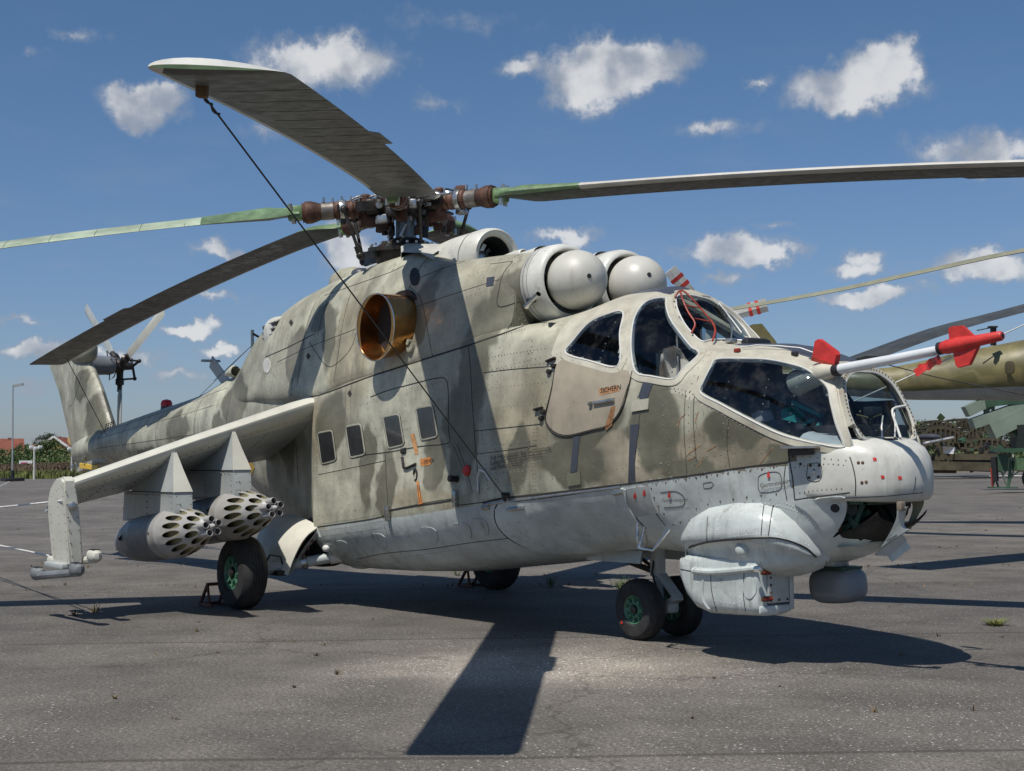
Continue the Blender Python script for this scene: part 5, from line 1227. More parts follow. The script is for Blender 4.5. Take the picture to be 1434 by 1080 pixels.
for s in (-1, 1):
    g = empty('main_gear', (0, 0, 0)); g.parent = HELI; MG.append(g)
    wheel('main_wheel', (-4.39, s*1.52, .352), .36, .27, .035*(-s), .165, HELI)
    mesh('gear_leg', tube([(-4.39, s*1.36, .36), (-4.28, s*1.12, .40), (-3.98, s*.55, .50)], [.055, .055, .05], 14), wingm, g)
    mesh('leg_collar', lathe([(0, .062), (.05, .066), (.06, .056)], (-4.2, s*.97, .425), (.30, -s*.6, .1), 12), steel, g)
    mesh('leg_collar', lathe([(0, .06), (.14, .062), (.15, .05)], (-4.07, s*.72, .465), (.30, -s*.6, .1), 12), M('off_white_collar', (.62, .58, .54), .5, var=.1) if s < 0 else bpy.data.materials['off_white_collar'], g)
    mesh('axle', tube([(-4.39, s*1.40, .355), (-4.39, s*1.50, .352)], .05, 12), wingm, g)
    mesh('shock_strut', tube([(-4.36, s*.95, .46), (-4.50, s*.62, .95)], .04, 12), oily, g)
    mesh('brake_hose', tube([(-4.30, s*1.34, .40), (-4.22, s*1.30, .52), (-4.20, s*1.20, .50), (-4.24, s*1.15, .41)], .010, 6), black, g)
    mesh('leg_foot', box((-4.30, s*1.18, .335), (.20, .10, .05), None, .01), oily, g)
# main-gear bay door: a curved cowl that hangs beside the body, one each side
def at(px, py, y): return atY(px, py, y)
rows = [[at(447, 737, -.845), at(440, 742, -.90), at(430, 750, -.99), at(420, 764, -1.05), at(410, 785, -1.10), at(403, 806, -1.13)],
        [at(432, 729, -.83), at(420, 735, -.93), at(406, 748, -1.04), at(397, 765, -1.12), at(394, 785, -1.16), at(399, 804, -1.16)],
        [at(416, 722, -.80), at(400, 727, -.90), at(384, 741, -1.02), at(376, 762, -1.12), at(376, 785, -1.17), at(383, 803, -1.18)],
        [at(402, 720, -.74), at(384, 724, -.82), at(367, 738, -.94), at(358, 760, -1.04), at(357, 783, -1.10), at(364, 803, -1.12)]]
rows = [crom(r_, 14) for r_ in rows]; cols = [crom([r_[i] for r_ in rows], 10) for i in range(14)]
cen_ = Vector((-4.4, -.72, .45))
inn = [[p+(cen_-p).normalized()*.022 for p in c_] for c_ in cols]
dv = grid([c_+list(reversed(n_)) for c_, n_ in zip(cols, inn)], True, True, True)
lip = [at(447, 739, -.84), at(437, 752, -.93), at(425, 768, -1.0), at(415, 785, -1.06), at(405, 805, -1.12)]
lip2 = [at(449, 750, -.84), at(438, 760, -.86), at(428, 772, -.92), at(418, 788, -1.0), at(406, 806, -1.10)]
for s in (0, 1):
    f_ = mirror if s else (lambda v: v); sg = 1 if s else -1
    d_ = mesh('main_gear_door', f_(dv), cream, HELI, angle=50)
    mesh('door_rib', f_(grid([crom(lip, 12), crom(lip2, 12)], False)), wingm, d_)
    for q in (0.25, .4, .55): p = lip[0].lerp(lip2[-1], q); mesh('lightening_hole', f_(lathe([(0, .018), (.002, .018)], p+Vector((.012, -.004, -.015)), (1, -.4, 0), 10)), rusty, d_)
    # dark bay behind the step in the side
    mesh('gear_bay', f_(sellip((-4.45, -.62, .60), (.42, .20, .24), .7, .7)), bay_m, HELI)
    mesh('bay_rim', f_(tube([atY(444, 737, -.862), atY(449, 752, -.858), atY(456, 766, -.80), atY(464, 777, -.73), atY(474, 787, -.60)], .012, 6)), pale, HELI)
    p = atY(457, 768, -.82); mesh('bay_lamp', f_(sellip(p, (.05, .035, .035), .9, .9, 8, 12)), seal, HELI)
    mesh('bay_strut', f_(tube([(-4.2, -.80, .62), (-4.55, -.62, .48)], .02, 6)), oily, HELI)
# lumps along the belly
for (a, b, w) in ((505, 795, .16), (592, 797, .10), (729, 778, .16)):
    p = atY(a, b-4, -.42); mesh('belly_fitting', sellip(p, (w, .08, .04), .8, .9, 8, 14), pale, HELI)
# ------------------------------------------------------------------ chin: sight fairing, bay, sensor pod
def lof(secs, n=36, c0=True): return grid([crom(s_, n, True) for s_ in secs], True, c0, c0)
up_ = []
for x, zt, zb_, yo, yi in ((.84, .86, .70, -.46, -.30), (.92, .98, .64, -.56, -.3), (1.05, 1.07, .62, -.62, -.3), (1.25, 1.13, .61, -.665, -.3), (1.5, 1.155, .62, -.68, -.28), (1.70, 1.145, .63, -.668, -.25), (1.84, 1.10, .645, -.63, -.22), (1.93, 1.01, .66, -.56, -.2), (1.985, .91, .68, -.48, -.18), (2.02, .80, .71, -.40, -.18)):
    m_ = (zt+zb_)/2; q_ = zt-zb_
    up_.append([Vector((x, yi, zt)), Vector((x, yi-.10, zt-.005)), Vector((x, (yo+yi)/2-.03, zt-.03*q_-.0)), Vector((x, yo+.035, m_+.30*q_)), Vector((x, yo, m_+.10*q_)), Vector((x, yo+.004, m_-.04*q_)), Vector((x, yo+.06, m_-.16*q_)), Vector((x, yo+.085, m_-.34*q_)), Vector((x, yo+.15, zb_+.01)), Vector((x, yi-.05, zb_))])
ub = lof(up_, 44); SF = mesh('sight_fairing', ub, pale, HELI, angle=60)
lo_ = []
for x, zt, zb_, yo in ((.86, .66, .60, -.50), (.90, .70, .50, -.56), (.98, .72, .41, -.585), (1.08, .72, .345, -.60), (1.2, .72, .32, -.605), (1.4, .72, .325, -.605), (1.62, .72, .335, -.60), (1.69, .72, .34, -.595), (1.705, .715, .35, -.58)):
    yi = -.245; lo_.append([Vector((x, yi, zt)), Vector((x, (yi+yo)/2, zt)), Vector((x, yo+.02, zt)), Vector((x, yo, zt-.04)), Vector((x, yo, (zt+zb_)/2)), Vector((x, yo+.005, zb_+.07)), Vector((x, yo+.055, zb_+.01)), Vector((x, (yi+yo)/2, zb_)), Vector((x, yi-.05, zb_+.01)), Vector((x, yi, zb_+.06)), Vector((x, yi, (zt+zb_)/2))])
lb = lof(lo_, 48)
sb = mesh('sight_box', lb, pale, HELI, angle=45)
rehash(ub, lb)
def face_pt(y, z, x=1.712): return Vector((x, y, z))
mesh('box_door', box((1.716, -.40, .545), (.014, .20, .24), None, .004), M('door_grey_paint', (.40, .42, .41), .45, var=.15, rust=.4), sb)
mesh('box_frame', cat(box((1.712, -.272, .53), (.02, .05, .32), None, .012), box((1.712, -.43, .385), (.02, .30, .05), None, .012)), pale, sb)
mesh('door_gap', cat(box((1.7145, -.298, .545), (.012, .008, .25)), box((1.7145, -.40, .672), (.012, .20, .008)), box((1.7145, -.40, .42), (.012, .20, .008))), black, sb)
for z in (.64, .46):
    mesh('hinge', box((1.722, -.52, z), (.02, .09, .035), None, .006), rusty, sb); mesh('hinge_pin', tube([(1.73, -.55, z), (1.73, -.47, z)], .010, 6), redt, sb)
for y in (-.48, -.40, -.32):
    for z in (.445, .65): mesh('bolt', lathe([(0, .010), (.006, .008)], (1.723, y, z), (1, 0, 0), 6), rivr, sb, smooth=False)
for z in (.50, .55, .60): mesh('bolt', lathe([(0, .010), (.006, .008)], (1.723, -.478, z), (1, 0, 0), 6), rivr, sb, smooth=False)
mesh('ledge_rail', cat(strip(cast_path([(972,799),(1000,801),(1040,798),(1060,796)], 4), .045, .030)), pale, sb)
mesh('rail_tip', lathe([(0, .022), (.05, .022), (.052, .016)], atY(1058, 797, -.63), (1, 0, .08), 10), chrome, sb)
p, n = hit(1040, 770); mesh('round_knob', sellip(p, (.055, .05, .055), 1, 1, 10, 14), pale, SF)
mesh('crease', strip(cast_path([(966,766),(990,759),(1030,755),(1077,753),(1105,758),(1128,768),(1142,780)], 4), .010, .014), oily, SF)
mesh('panel_gap', strip(cast_path([(1083,707),(1080,722),(1076,750)], 4), .006, .003), gapm, SF)
mesh('panel_gap', strip(cast_path([(1070,706),(1068,722),(1066,750)], 4), .006, .003), gapm, SF)
mesh('box_flange', strip(cast_path([(991,724),(990,745),(990,758)], 4), .006, .003), gapm, SF)
for q_ in ([(953,797),(968,800),(985,803)], [(995,803),(997,830),(1004,857)], [(1042,803),(1041,830),(1044,856)]): mesh('panel_gap', strip(cast_path(q_, 4), .006, .003), gapm, sb)
mesh('oval_plate', patch([(1050+9*math.cos(t*math.pi/8), 823+16*math.sin(t*math.pi/8)) for t in range(16)], .006, 4, .006), pale, sb)
mesh('box_seam', strip(cast_path([(985,812),(985,840),(996,856)], 4), .02, .012), pale, sb)
RVW = [([(995,722),(1030,710),(1062,705),(1090,708)],.03),([(992,740),(992,755)],.03),([(1005,722),(1005,752)],.035),([(1022,716),(1022,750)],.035),([(1045,712),(1045,750)],.035),([(1062,710),(1060,750)],.035),([(1088,708),(1084,730),(1082,750)],.03),([(1092,708),(1120,718),(1140,735),(1150,755)],.022),([(1098,704),(1128,716),(1148,733),(1157,750)],.022),
       ([(995,757),(1030,751),(1077,748),(1110,754),(1135,765)],.025),([(995,768),(1030,763),(1066,762)],.04),([(1052,765),(1052,795)],.03),([(1057,765),(1057,795)],.03),([(1070,765),(1100,768),(1125,778)],.03),([(968,735),(960,770),(962,795)],.04),([(1000,806),(1001,850)],.035),([(1036,806),(1036,850)],.03),([(975,806),(978,835),(992,852)],.05),([(1010,843),(1030,846)],.04)]
rr = mesh('rivet_rows', cat(*[rivets(p_, sp, .006) for p_, sp in RVW]), rivw, HELI, smooth=False); rr['kind'] = 'stuff'
# lug plate with the towing eye, in front of the fairing
lug = mesh('towing_lug_plate', patch([(1113,703),(1150,697),(1180,695),(1186,705),(1184,722),(1176,738),(1165,752),(1155,750),(1146,733),(1130,716)], .012, 6, .02), pale, HELI)
p, n = hit(1170, 711); mesh('eye_ring', lathe([(.008, .045), (.018, .042), (.018, .032), (.0, .026)], p, n, 20, False), pale, lug); mesh('eye_hole', lathe([(.0125, .030), (.0135, .030)], p, n, 18), black, lug)
rr = mesh('rivet_rows', cat(*[rivets(p_, sp, .006) for p_, sp in (([(1118,706),(1150,700),(1178,698)],.022),([(1162,700),(1163,720),(1172,740)],.022),([(1157,704),(1158,722),(1168,744)],.03))]), rivw, HELI, smooth=False); rr['kind'] = 'stuff'
# open bay under the nose: floor, frames, boxes
bay = empty('open_gun_bay', (0, 0, 0)); bay.parent = HELI
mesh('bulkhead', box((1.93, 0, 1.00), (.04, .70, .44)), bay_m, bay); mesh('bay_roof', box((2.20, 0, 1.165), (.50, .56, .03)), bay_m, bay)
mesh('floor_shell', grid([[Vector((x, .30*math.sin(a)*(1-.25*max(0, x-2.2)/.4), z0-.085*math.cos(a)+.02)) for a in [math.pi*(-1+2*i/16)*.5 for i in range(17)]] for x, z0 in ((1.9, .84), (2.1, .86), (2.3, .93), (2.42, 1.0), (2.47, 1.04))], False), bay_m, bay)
mesh('green_frame', box((2.16, -.30, 1.125), (.44, .04, .045), None, .006), bayg, bay); mesh('green_frame', box((2.16, .22, 1.125), (.44, .04, .045), None, .006), bayg, bay)
mesh('green_frame', box((2.37, -.03, 1.118), (.04, .42, .04), None, .006), bayg, bay)
for a, b in (((2.12, -.28, 1.11), (2.32, -.26, .95)), ((2.36, -.26, 1.11), (2.28, -.26, .94)), ((2.18, -.26, .93), (2.36, -.2, 1.06)), ((2.12, .2, 1.11), (2.26, .18, .97))): mesh('green_brace', bar(a, b, .035, .012, up=(0, 1, 0)), bayg, bay)
mesh('ammo_feed_box', box((2.12, -.18, 1.05), (.13, .14, .13), None, .01), M('dark_grey_box', (.09, .09, .09), .5, var=.3), bay); mesh('ammo_feed_box', box((2.05, -.22, .95), (.10, .10, .10), None, .01), bpy.data.materials['dark_grey_box'], bay)
mesh('rusty_cradle', bar((2.06, -.27, .88), (2.24, -.20, .98), .07, .035), M('brown_cradle', (.13, .075, .045), .6, .3, var=.4), bay); mesh('cradle_arm', bar((2.22, -.20, .99), (2.24, -.20, .90), .035), black, bay)
mesh('cable', tube([(2.05, -.24, .93), (2.09, -.25, .90), (2.16, -.24, .91), (2.20, -.22, .95), (2.19, -.22, 1.0)], .009, 6), black, bay); mesh('cable', tube([(2.10, -.2, 1.10), (2.2, -.22, .98), (2.28, -.2, 1.05)], .010, 6), black, bay)
mesh('clamp', box((2.05, -.22, .935), (.06, .03, .04), None, .008), oily, bay)
# two curved prongs that close the bay in front
def blade_strip(L, R2, th): 
    a = crom(L, 12); b = crom(R2, 12); return grid([a, b, [p+Vector(th) for p in b], [p+Vector(th) for p in a]]+[a], False)
for s in (0, 1):
    f_ = mirror if s else (lambda v: v)
    y = -.235
    Lp = [atY(1234, 766, y), atY(1245, 748, y-.01), atY(1255, 726, y-.01), atY(1256, 709, y-.01)]
    Rp = [atY(1272, 742, y+.03), atY(1263, 737, y+.02), atY(1265, 718, y+.01), atY(1269, 710, y)]
    if s == 0: mesh('bay_prong', blade_strip(Lp, Rp, (-.02, .05, 0)), pale, bay); mesh('prong_block', box(atY(1262, 709, y-.01), (.04, .05, .06), None, .008), M('tan_block', (.20, .165, .13), .6, var=.3), bay)
y = .20
mesh('bay_prong', blade_strip([atY(1268, 745, y-.1), atY(1277, 735, y-.05), atY(1285, 715, y), atY(1284, 700, y)], [atY(1275, 742, y-.05), atY(1286, 722, y), atY(1294, 705, y+.03), atY(1291, 694, y+.03)], (-.02, -.03, 0)), oliveg, bay)
mesh('bay_chin_plate', grid([crom([atY(1185, 778, -.15), atY(1215, 777, -.15), atY(1240, 765, -.16), atY(1262, 750, -.16), atY(1272, 742, -.16)], 12), crom([atY(1168, 766, -.26), atY(1200, 765, -.27), atY(1222, 763, -.26), atY(1240, 757, -.24), atY(1254, 749, -.23)], 12)], False), pale, bay)
fl = mesh('lower_flap', (lambda a, b, c, d: ([a, b, c, d]+[p+Vector((0, 0, .012)) for p in (a, b, c, d)], [(0, 1, 2, 3), (7, 6, 5, 4), (0, 4, 5, 1), (1, 5, 6, 2), (2, 6, 7, 3), (3, 7, 4, 0)]))(atY(1225, 778, .0), atY(1245, 779, .05), atY(1270, 759, .15), atY(1262, 748, .05)), wingm, bay)
mesh('flap_side', cat(bar(atY(1243, 779, .05), atY(1269, 759, .15), .012, .10)), pale, bay)
# rounded sensor pod beneath, on its mounting plate
pd = Vector((1.755, .16, .515))
SP = mesh('sensor_pod', sellip(pd, (.205, .155, .128), .62, .72, 24, 36, Matrix.Rotation(-.08, 3, 'Y')), radome, HELI, angle=80)
mesh('pod_mount', box(pd+Vector((.0, -.02, .125)), (.30, .22, .02), None, .006), bayg, SP); mesh('pod_neck', box(pd+Vector((-.04, -.03, .17)), (.20, .18, .09), None, .02), pale, SP)
mesh('wire_loop', tube([(1.62, -.10, .66), (1.66, -.12, .63), (1.72, -.10, .64), (1.78, -.08, .66)], .006, 5), black, SP)
# foot step of bent tube in front of the nose wheel
st = mesh('foot_step', tube([atY(893, 733, -.66), atY(893, 755, -.70), atY(895, 768, -.72), atY(915, 771, -.72), atY(938, 740, -.66)], .011, 8), chrome, HELI); mesh('step_brace', tube([atY(902, 738, -.62), atY(895, 768, -.72)], .010, 8), chrome, st)
# small shelf and shadow-caster below the gunner's window
sh = hit(1112, 633)[0]; a = hit(1106, 629)[0]; b = hit(1153, 627)[0]
mesh('side_shelf', bar(a+Vector((0, -.05, .01)), b+Vector((0, -.05, .005)), .13, .014, up=(0, 0, 1)), steel, HELI)
mesh('shelf_bracket', bar(a+Vector((.03, -.02, -.02)), b+Vector((-.06, -.02, -.02)), .09, .05, up=(0, 0, 1)), oily, HELI)
p, n = hit(1140, 661); mesh('white_cap', sellip(p, (.015, .015, .015), 1, 1, 8, 10), seal, HELI)
# ------------------------------------------------------------------ probe boom with its holder
pb = mesh('air_data_boom', tube([(1.96, -.30, 1.98), (2.20, -.315, 1.995), (2.7, -.33, 2.035), (3.22, -.34, 2.085)], [.060, .036, .032, .028], 14), M('boom_white_paint', (.66, .68, .70), .35, var=.06), HELI)
mesh('boom_collar', lathe([(0, .040), (.05, .040), (.055, .034)], (2.19, -.315, 1.992), (1, -.03, .09), 16), black, pb); mesh('boom_root', tube([(1.80, -.26, 1.93), (2.10, -.305, 1.985), (2.19, -.315, 1.992)], [.09, .066, .04], 14), frame_m, pb)
# covers: things of their own, tied over the probe
pc = empty('probe_cover', (3.15, -.34, 2.08), 'bright red fabric cover with fins pulled over the tip of the white nose probe', 'cover')
def rel(o, vf): return ([Vector(v)-o.location for v in vf[0]],)+tuple(vf[1:])
tip0 = atY(1317, 488, -.34); tip1 = atY(1404, 470, -.34); dax = (tip1-tip0).normalized()
mesh('cover_sleeve', rel(pc, tube([tip0, tip0.lerp(tip1, .12), tip0.lerp(tip1, .35), tip0.lerp(tip1, .6), tip0.lerp(tip1, .97), tip1], [.034, .045, .047, .036, .030, .022], 16)), redm, pc)
mesh('tip_hole', rel(pc, lathe([(0, .014), (.002, .013)], tip1+dax*.001, dax, 10)), black, pc)
def flat(pts, y, th=.03): q = [atY(a, b, y) for a, b in pts]; n_ = len(q); V_ = [p+Vector((0, -th/2, 0)) for p in q]+[p+Vector((0, th/2, 0)) for p in q]; return (V_, [tuple(range(n_-1, -1, -1)), tuple(range(n_, 2*n_))]+[(i, (i+1) % n_, n_+(i+1) % n_, n_+i) for i in range(n_)])
mesh('cover_fin', rel(pc, flat([(1332,486),(1330,460),(1336,457),(1348,456),(1353,460),(1368,474),(1362,482)], -.34)), redm, pc)
mesh('cover_fin', rel(pc, flat([(1336,489),(1364,481),(1371,485),(1359,511),(1343,515),(1340,511)], -.34)), redm, pc)
mesh('band', rel(pc, lathe([(0, .040), (.025, .040)], tip0-dax*.01, dax, 16)), black, pc)
vc = empty('vane_cover', tuple(atY(1158, 500, -.30)), 'dark red fin-shaped sheath standing upright at the root of the nose probe', 'cover')
mesh('sheath', rel(vc, flat([(1140,503),(1144,478),(1149,475),(1172,492),(1174,497),(1171,513),(1160,510)], -.30, .045)), redm, vc)
mesh('sheath_hem', rel(vc, flat([(1139,505),(1141,500),(1172,510),(1171,515)], -.30, .055)), redt, vc)
st_ = empty('remove_before_flight_streamer', tuple(atY(1310, 505, -.36)), 'red and clear plastic streamer fluttering below the probe by the red cover', 'streamer')
clearp = glass('clear_plastic', (.80, .80, .80), rough=.12); V_ = []; F_ = []
for i in range(13):
    f = i/12; c_ = Vector((1330-60*f, 494+34*f)); w = 8+3.5*math.sin(f*9); V_ += [atY(c_.x-w*.4+1.5*math.sin(f*13), c_.y-w, -.36+.02*math.sin(f*11)), atY(c_.x, c_.y, -.36+.03*math.cos(f*9)), atY(c_.x+w*.4, c_.y+w, -.37-.02*math.sin(f*12))]
for i in range(12):
    for j in range(2): F_.append((i*3+j, i*3+j+1, i*3+j+4, i*3+j+3))
mesh('plastic_sleeve', rel(st_, (V_, F_)), clearp, st_)
V_ = []; F_ = []
for i in range(9):
    f = .22+.62*i/8; c_ = Vector((1330-58*f, 495+33*f+1.5*math.sin(i*1.9))); w = 6.0+1.0*math.sin(i*2.3); V_ += [atY(c_.x-w*.4, c_.y-w, -.355+.02*math.sin(f*11)), atY(c_.x+w*.4, c_.y+w*.8, -.36-.02*math.sin(f*12))]
F_ = [(2*i, 2*i+1, 2*i+3, 2*i+2) for i in range(8)]
mesh('red_ribbon', rel(st_, (V_, F_)), redm, st_)
# ------------------------------------------------------------------ wipers, guard tube, grab wires
gd = empty('red_guard_frame', (0, 0, 0)); gd.parent = HELI
def offp(a, b, o_): p, n = hit(a, b, FULL); return p+n*o_
mesh('guard_tube', tube(crom([offp(945, 420, .02), offp(951, 415.5, .05), offp(960, 423, .07), offp(990, 457, .07), offp(1000, 472, .06), offp(998, 483, .03)], 22), .0075, 8), redt, gd)
mesh('guard_tube', tube(crom([offp(952, 417, .05), offp(953, 428, .06), offp(960, 445, .06), offp(970, 460, .05), offp(967, 469, .02)], 16), .0075, 8), redt, gd)
for a, b in (((956, 435), (975, 441)), ((969, 454), (991, 460))): mesh('guard_rung', tube([offp(a[0], a[1], .06), offp(b[0], b[1], .07)], .006, 6), redt, gd)
w1 = mesh('wiper_arm', tube([offp(1024, 482, .03), offp(1022, 462, .03), offp(1017, 445, .02), offp(1006, 428, .015)], .006, 6), steel, HELI); mesh('wiper_blade', tube([offp(1005, 426, .014), offp(1026, 453, .014), offp(1037, 468, .014)], .006, 6), seal, w1); mesh('wiper_motor', box(offp(1024, 481, .02), (.06, .08, .035), None, .01), steel, w1)
w2 = mesh('wiper_arm', tube([on_front(1244, 618, .06), on_front(1246, 600, .05), on_front(1247, 580, .035)], .007, 6), steel, HELI)
mesh('wiper_bow', tube(crom([on_front(1252, 618, .06), on_front(1247, 598, .05), on_front(1243, 583, .045), on_front(1245, 576, .04), on_front(1255, 573, .04), on_front(1262, 572, .04)], 14), .009, 8), seal, w2)
mesh('wiper_blade', tube([on_front(1231, 618, .03), on_front(1230, 600, .03), on_front(1232, 585, .03)], .006, 6), seal, w2); mesh('wiper_blade', tube([on_front(1262, 572, .02), on_front(1270, 592, .02), on_front(1273, 606, .02)], .008, 6), oily, w2)
mesh('wiper_motor', box(on_front(1240, 622, .035), (.07, .12, .05), None, .015), oily, w2)
gr = mesh('roof_rail', tube([offp(1040, 490, .02), offp(1060, 489, .03), offp(1090, 490, .03), offp(1120, 493, .03), offp(1142, 499, .02)], .005, 6), seal, HELI)
for a, b in ((1033, 493), (1113, 498)): mesh('rail_foot', box(offp(a, b, .012), (.05, .03, .03), None, .008), redt if a < 1100 else oily, gr)
mesh('blue_wedge_lamp', sellip(atY(1300, 612, .55), (.10, .03, .02), .8, .8, 8, 12), darkblue, HELI)
mesh('port_mirror_arm', tube([(2.30, .44, 1.50), (2.42, .62, 1.54)], .012, 6), steel, HELI)
# ------------------------------------------------------------------ cockpit interior
ck = empty('cockpit_interior', (0, 0, 0)); ck.parent = HELI
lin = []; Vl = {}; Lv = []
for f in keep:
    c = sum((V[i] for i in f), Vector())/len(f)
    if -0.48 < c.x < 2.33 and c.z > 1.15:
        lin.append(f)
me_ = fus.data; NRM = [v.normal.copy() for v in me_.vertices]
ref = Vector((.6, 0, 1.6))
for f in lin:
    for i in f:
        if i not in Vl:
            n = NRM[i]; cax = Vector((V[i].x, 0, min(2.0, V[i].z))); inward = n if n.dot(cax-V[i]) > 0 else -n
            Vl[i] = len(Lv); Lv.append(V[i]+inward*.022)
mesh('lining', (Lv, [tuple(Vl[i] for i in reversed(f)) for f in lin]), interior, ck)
mesh('floor', box((.72, 0, 1.20), (2.4, .92, .03)), interior, ck); mesh('bulkhead', box((-.50, 0, 1.85), (.03, 1.3, 1.35)), interior, ck); mesh('mid_bulkhead', box((1.06, 0, 1.62), (.03, 1.05, .86)), interior, ck)
sm_ = M('seat_black_leather', (.02, .022, .025), .45, var=.3); helm = M('pale_helmet_plastic', (.62, .58, .56), .35, var=.1)
for (x, z) in ((.18, 1.35), (1.30, 1.22)):
    s_ = empty('seat', (0, 0, 0)); s_.parent = ck
    mesh('seat_pan', box((x+.18, 0, z+.12), (.44, .44, .14), None, .04), sm_, s_); mesh('seat_back', box((x-.08, 0, z+.52), (.12, .42, .78), Matrix.Rotation(-.12, 3, 'Y'), .04), sm_, s_)
    mesh('head_rest', box((x-.14, 0, z+.98), (.10, .26, .20), None, .04), M('brown_leather', (.16, .10, .07), .5) if x < 1 else sm_, s_)
    for y in (-.08, .08): mesh('harness_strap', bar((x-.01, y, z+.9), (x+.0, y, z+.25), .05, .008, up=(1, 0, 0)), cloth if x < 1 else interior, s_)
# instrument hood of the front seat with a cloth over it
mesh('instrument_hood', sellip((.80, 0, 1.98), (.24, .38, .22), .7, .7), black, ck); mesh('instrument_face', box((.60, 0, 1.86), (.03, .62, .30), Matrix.Rotation(.2, 3, 'Y'), .01), interior, ck)
for i in range(8): mesh('dial', lathe([(0, .035), (.012, .035), (.013, .028)], (.582, -.24+.16*(i % 4), 1.80+.12*(i//4)), (-1, 0, -.2), 12), steel, ck)
cl_pts = [[(926,496),(933,489),(944,484),(952,492)], [(922,512),(931,506),(946,500),(960,505)], [(924,530),(934,528),(950,527),(966,515)], [(930,545),(942,545),(955,540),(972,530)]]
cg = [[atY(a, b, -.54-.03*math.sin(i*2.1+j)+.03*j) for j, (a, b) in enumerate(r_)] for i, r_ in enumerate(cl_pts)]
cgx = [crom(r_, 14) for r_ in cg]; cgy = [crom([r_[j] for r_ in cgx], 14) for j in range(14)]
for j in range(14):
    for i in range(14): cgy[j][i] += Vector((.012*math.sin(j*1.3+i*.4), .018*math.sin(j*1.1), .008*math.sin(i*1.7)))
mesh('beige_cloth', grid([c_+[p+Vector((-.03, .04, 0)) for p in reversed(c_)] for c_ in cgy], True, True, True), cloth, ck)
mesh('control_stick', tube([(.42, 0, 1.35), (.44, 0, 1.62), (.40, 0, 1.72)], [.014, .014, .024], 8), black, ck)
mesh('canopy_hoop', tube([(.95, -.60, 1.8), (.86, -.50, 2.1), (.62, -.30, 2.52), (.60, .30, 2.52), (.86, .50, 2.1)], .012, 6), oily, ck)
mesh('hose', tube(crom([atY(905, 430, -.35), atY(893, 445, -.35), atY(891, 480, -.45), atY(896, 520, -.55)], 12), .009, 6), interior, ck)
mesh('grey_lamp', sellip(atY(922, 428, -.2), (.05, .05, .05), 1, 1, 8, 10), steel, ck)
mesh('side_console', box((1.62, .40, 1.63), (.95, .05, .36), None, .02), black, ck); mesh('side_console', box((1.5, .33, 1.50), (.8, .14, .12), None, .02), interior, ck)
# gunner's place: teal brackets, boxes, sight
def slab(pts, y, th, m_, nm='teal_bracket'):
    q = [atY(a, b, y) for a, b in pts]; n_ = len(q); V_ = [p+Vector((0, -th/2, 0)) for p in q]+[p+Vector((0, th/2, 0)) for p in q]
    return mesh(nm, (V_, [tuple(range(n_-1, -1, -1)), tuple(range(n_, 2*n_))]+[(i, (i+1) % n_, n_+(i+1) % n_, n_+i) for i in range(n_)]), m_, ck)
slab([(1100,576),(1108,570),(1118,577),(1123,586),(1122,592),(1101,587)], -.18, .10, teal); slab([(1111,562),(1114,561),(1151,580),(1151,584),(1112,567)], -.10, .05, teal)
slab([(1125,592),(1138,586),(1140,590),(1127,597)], -.2, .03, teal); slab([(1147,591),(1149,591),(1149,598),(1146,598)], -.2, .03, teal); slab([(1134,608),(1138,608),(1138,614),(1135,614)], -.28, .03, teal)
slab([(1062,580),(1071,575),(1075,584),(1075,590),(1068,594),(1059,589)], -.22, .12, helm, 'sight_eyepiece'); slab([(1061,562),(1063,562),(1063,573),(1060,573)], -.22, .02, steel, 'bracket_arm'); slab([(1074,561),(1076,561),(1076,571),(1073,571)], -.2, .02, steel, 'bracket_arm')
mesh('sight_body', lathe([(0, .05), (.10, .05), (.12, .035)], atY(1067, 572, -.2), (0, -1, .3), 14), black, ck)
slab([(1080,590),(1098,588),(1099,602),(1082,600)], -.1, .2, M('blue_box', (.01, .06, .18), .4), 'blue_box')
for i in range(26):
    a = random.uniform(1100, 1150); b = random.uniform(584, 612); p = atY(a, b, random.uniform(-.25, .2))
    if random.random() < .5: mesh('knob', sellip(p, (.014,)*3, 1, 1, 6, 8), random.choice([helm, steel, teal, black]), ck)
    else: mesh('instrument_box', box(p, (random.uniform(.03, .10), random.uniform(.03, .08), random.uniform(.02, .06)), None, .004), random.choice([black, interior, oily, steel]), ck)
for i in range(9): mesh('harness_wire', tube(crom([atY(random.uniform(1195, 1235), random.uniform(575, 612), random.uniform(-.1, .2)) for _ in range(4)], 14), .007, 5), random.choice([M('olive_hose', (.17, .14, .07), .6) if i == 0 else bpy.data.materials['olive_hose'], oily, steel, black]), ck)
for a, b in ((1215, 590), (1228, 600), (1208, 600), (1222, 576)): mesh('instrument_box', box(atY(a, b, .05), (.08, .10, .06), None, .006), random.choice([oily, interior]), ck)
mesh('panel_console', box((2.10, .0, 1.59), (.42, .56, .08), None, .02), black, ck); mesh('panel_console', box((2.0, .12, 1.70), (.10, .36, .20), None, .02), black, ck); mesh('grey_roll', tube([atY(1140, 615, -.36), atY(1172, 613, -.30)], .028, 10), interior, ck)
mesh('map_roll', bar(atY(1125, 563, -.05), atY(1151, 578, -.05), .07, .05), M('tan_panel', (.30, .20, .15), .6, var=.3), ck); mesh('crossbar', tube([(2.12, -.2, 1.92), (2.02, .25, 1.60)], .012, 6), black, ck)
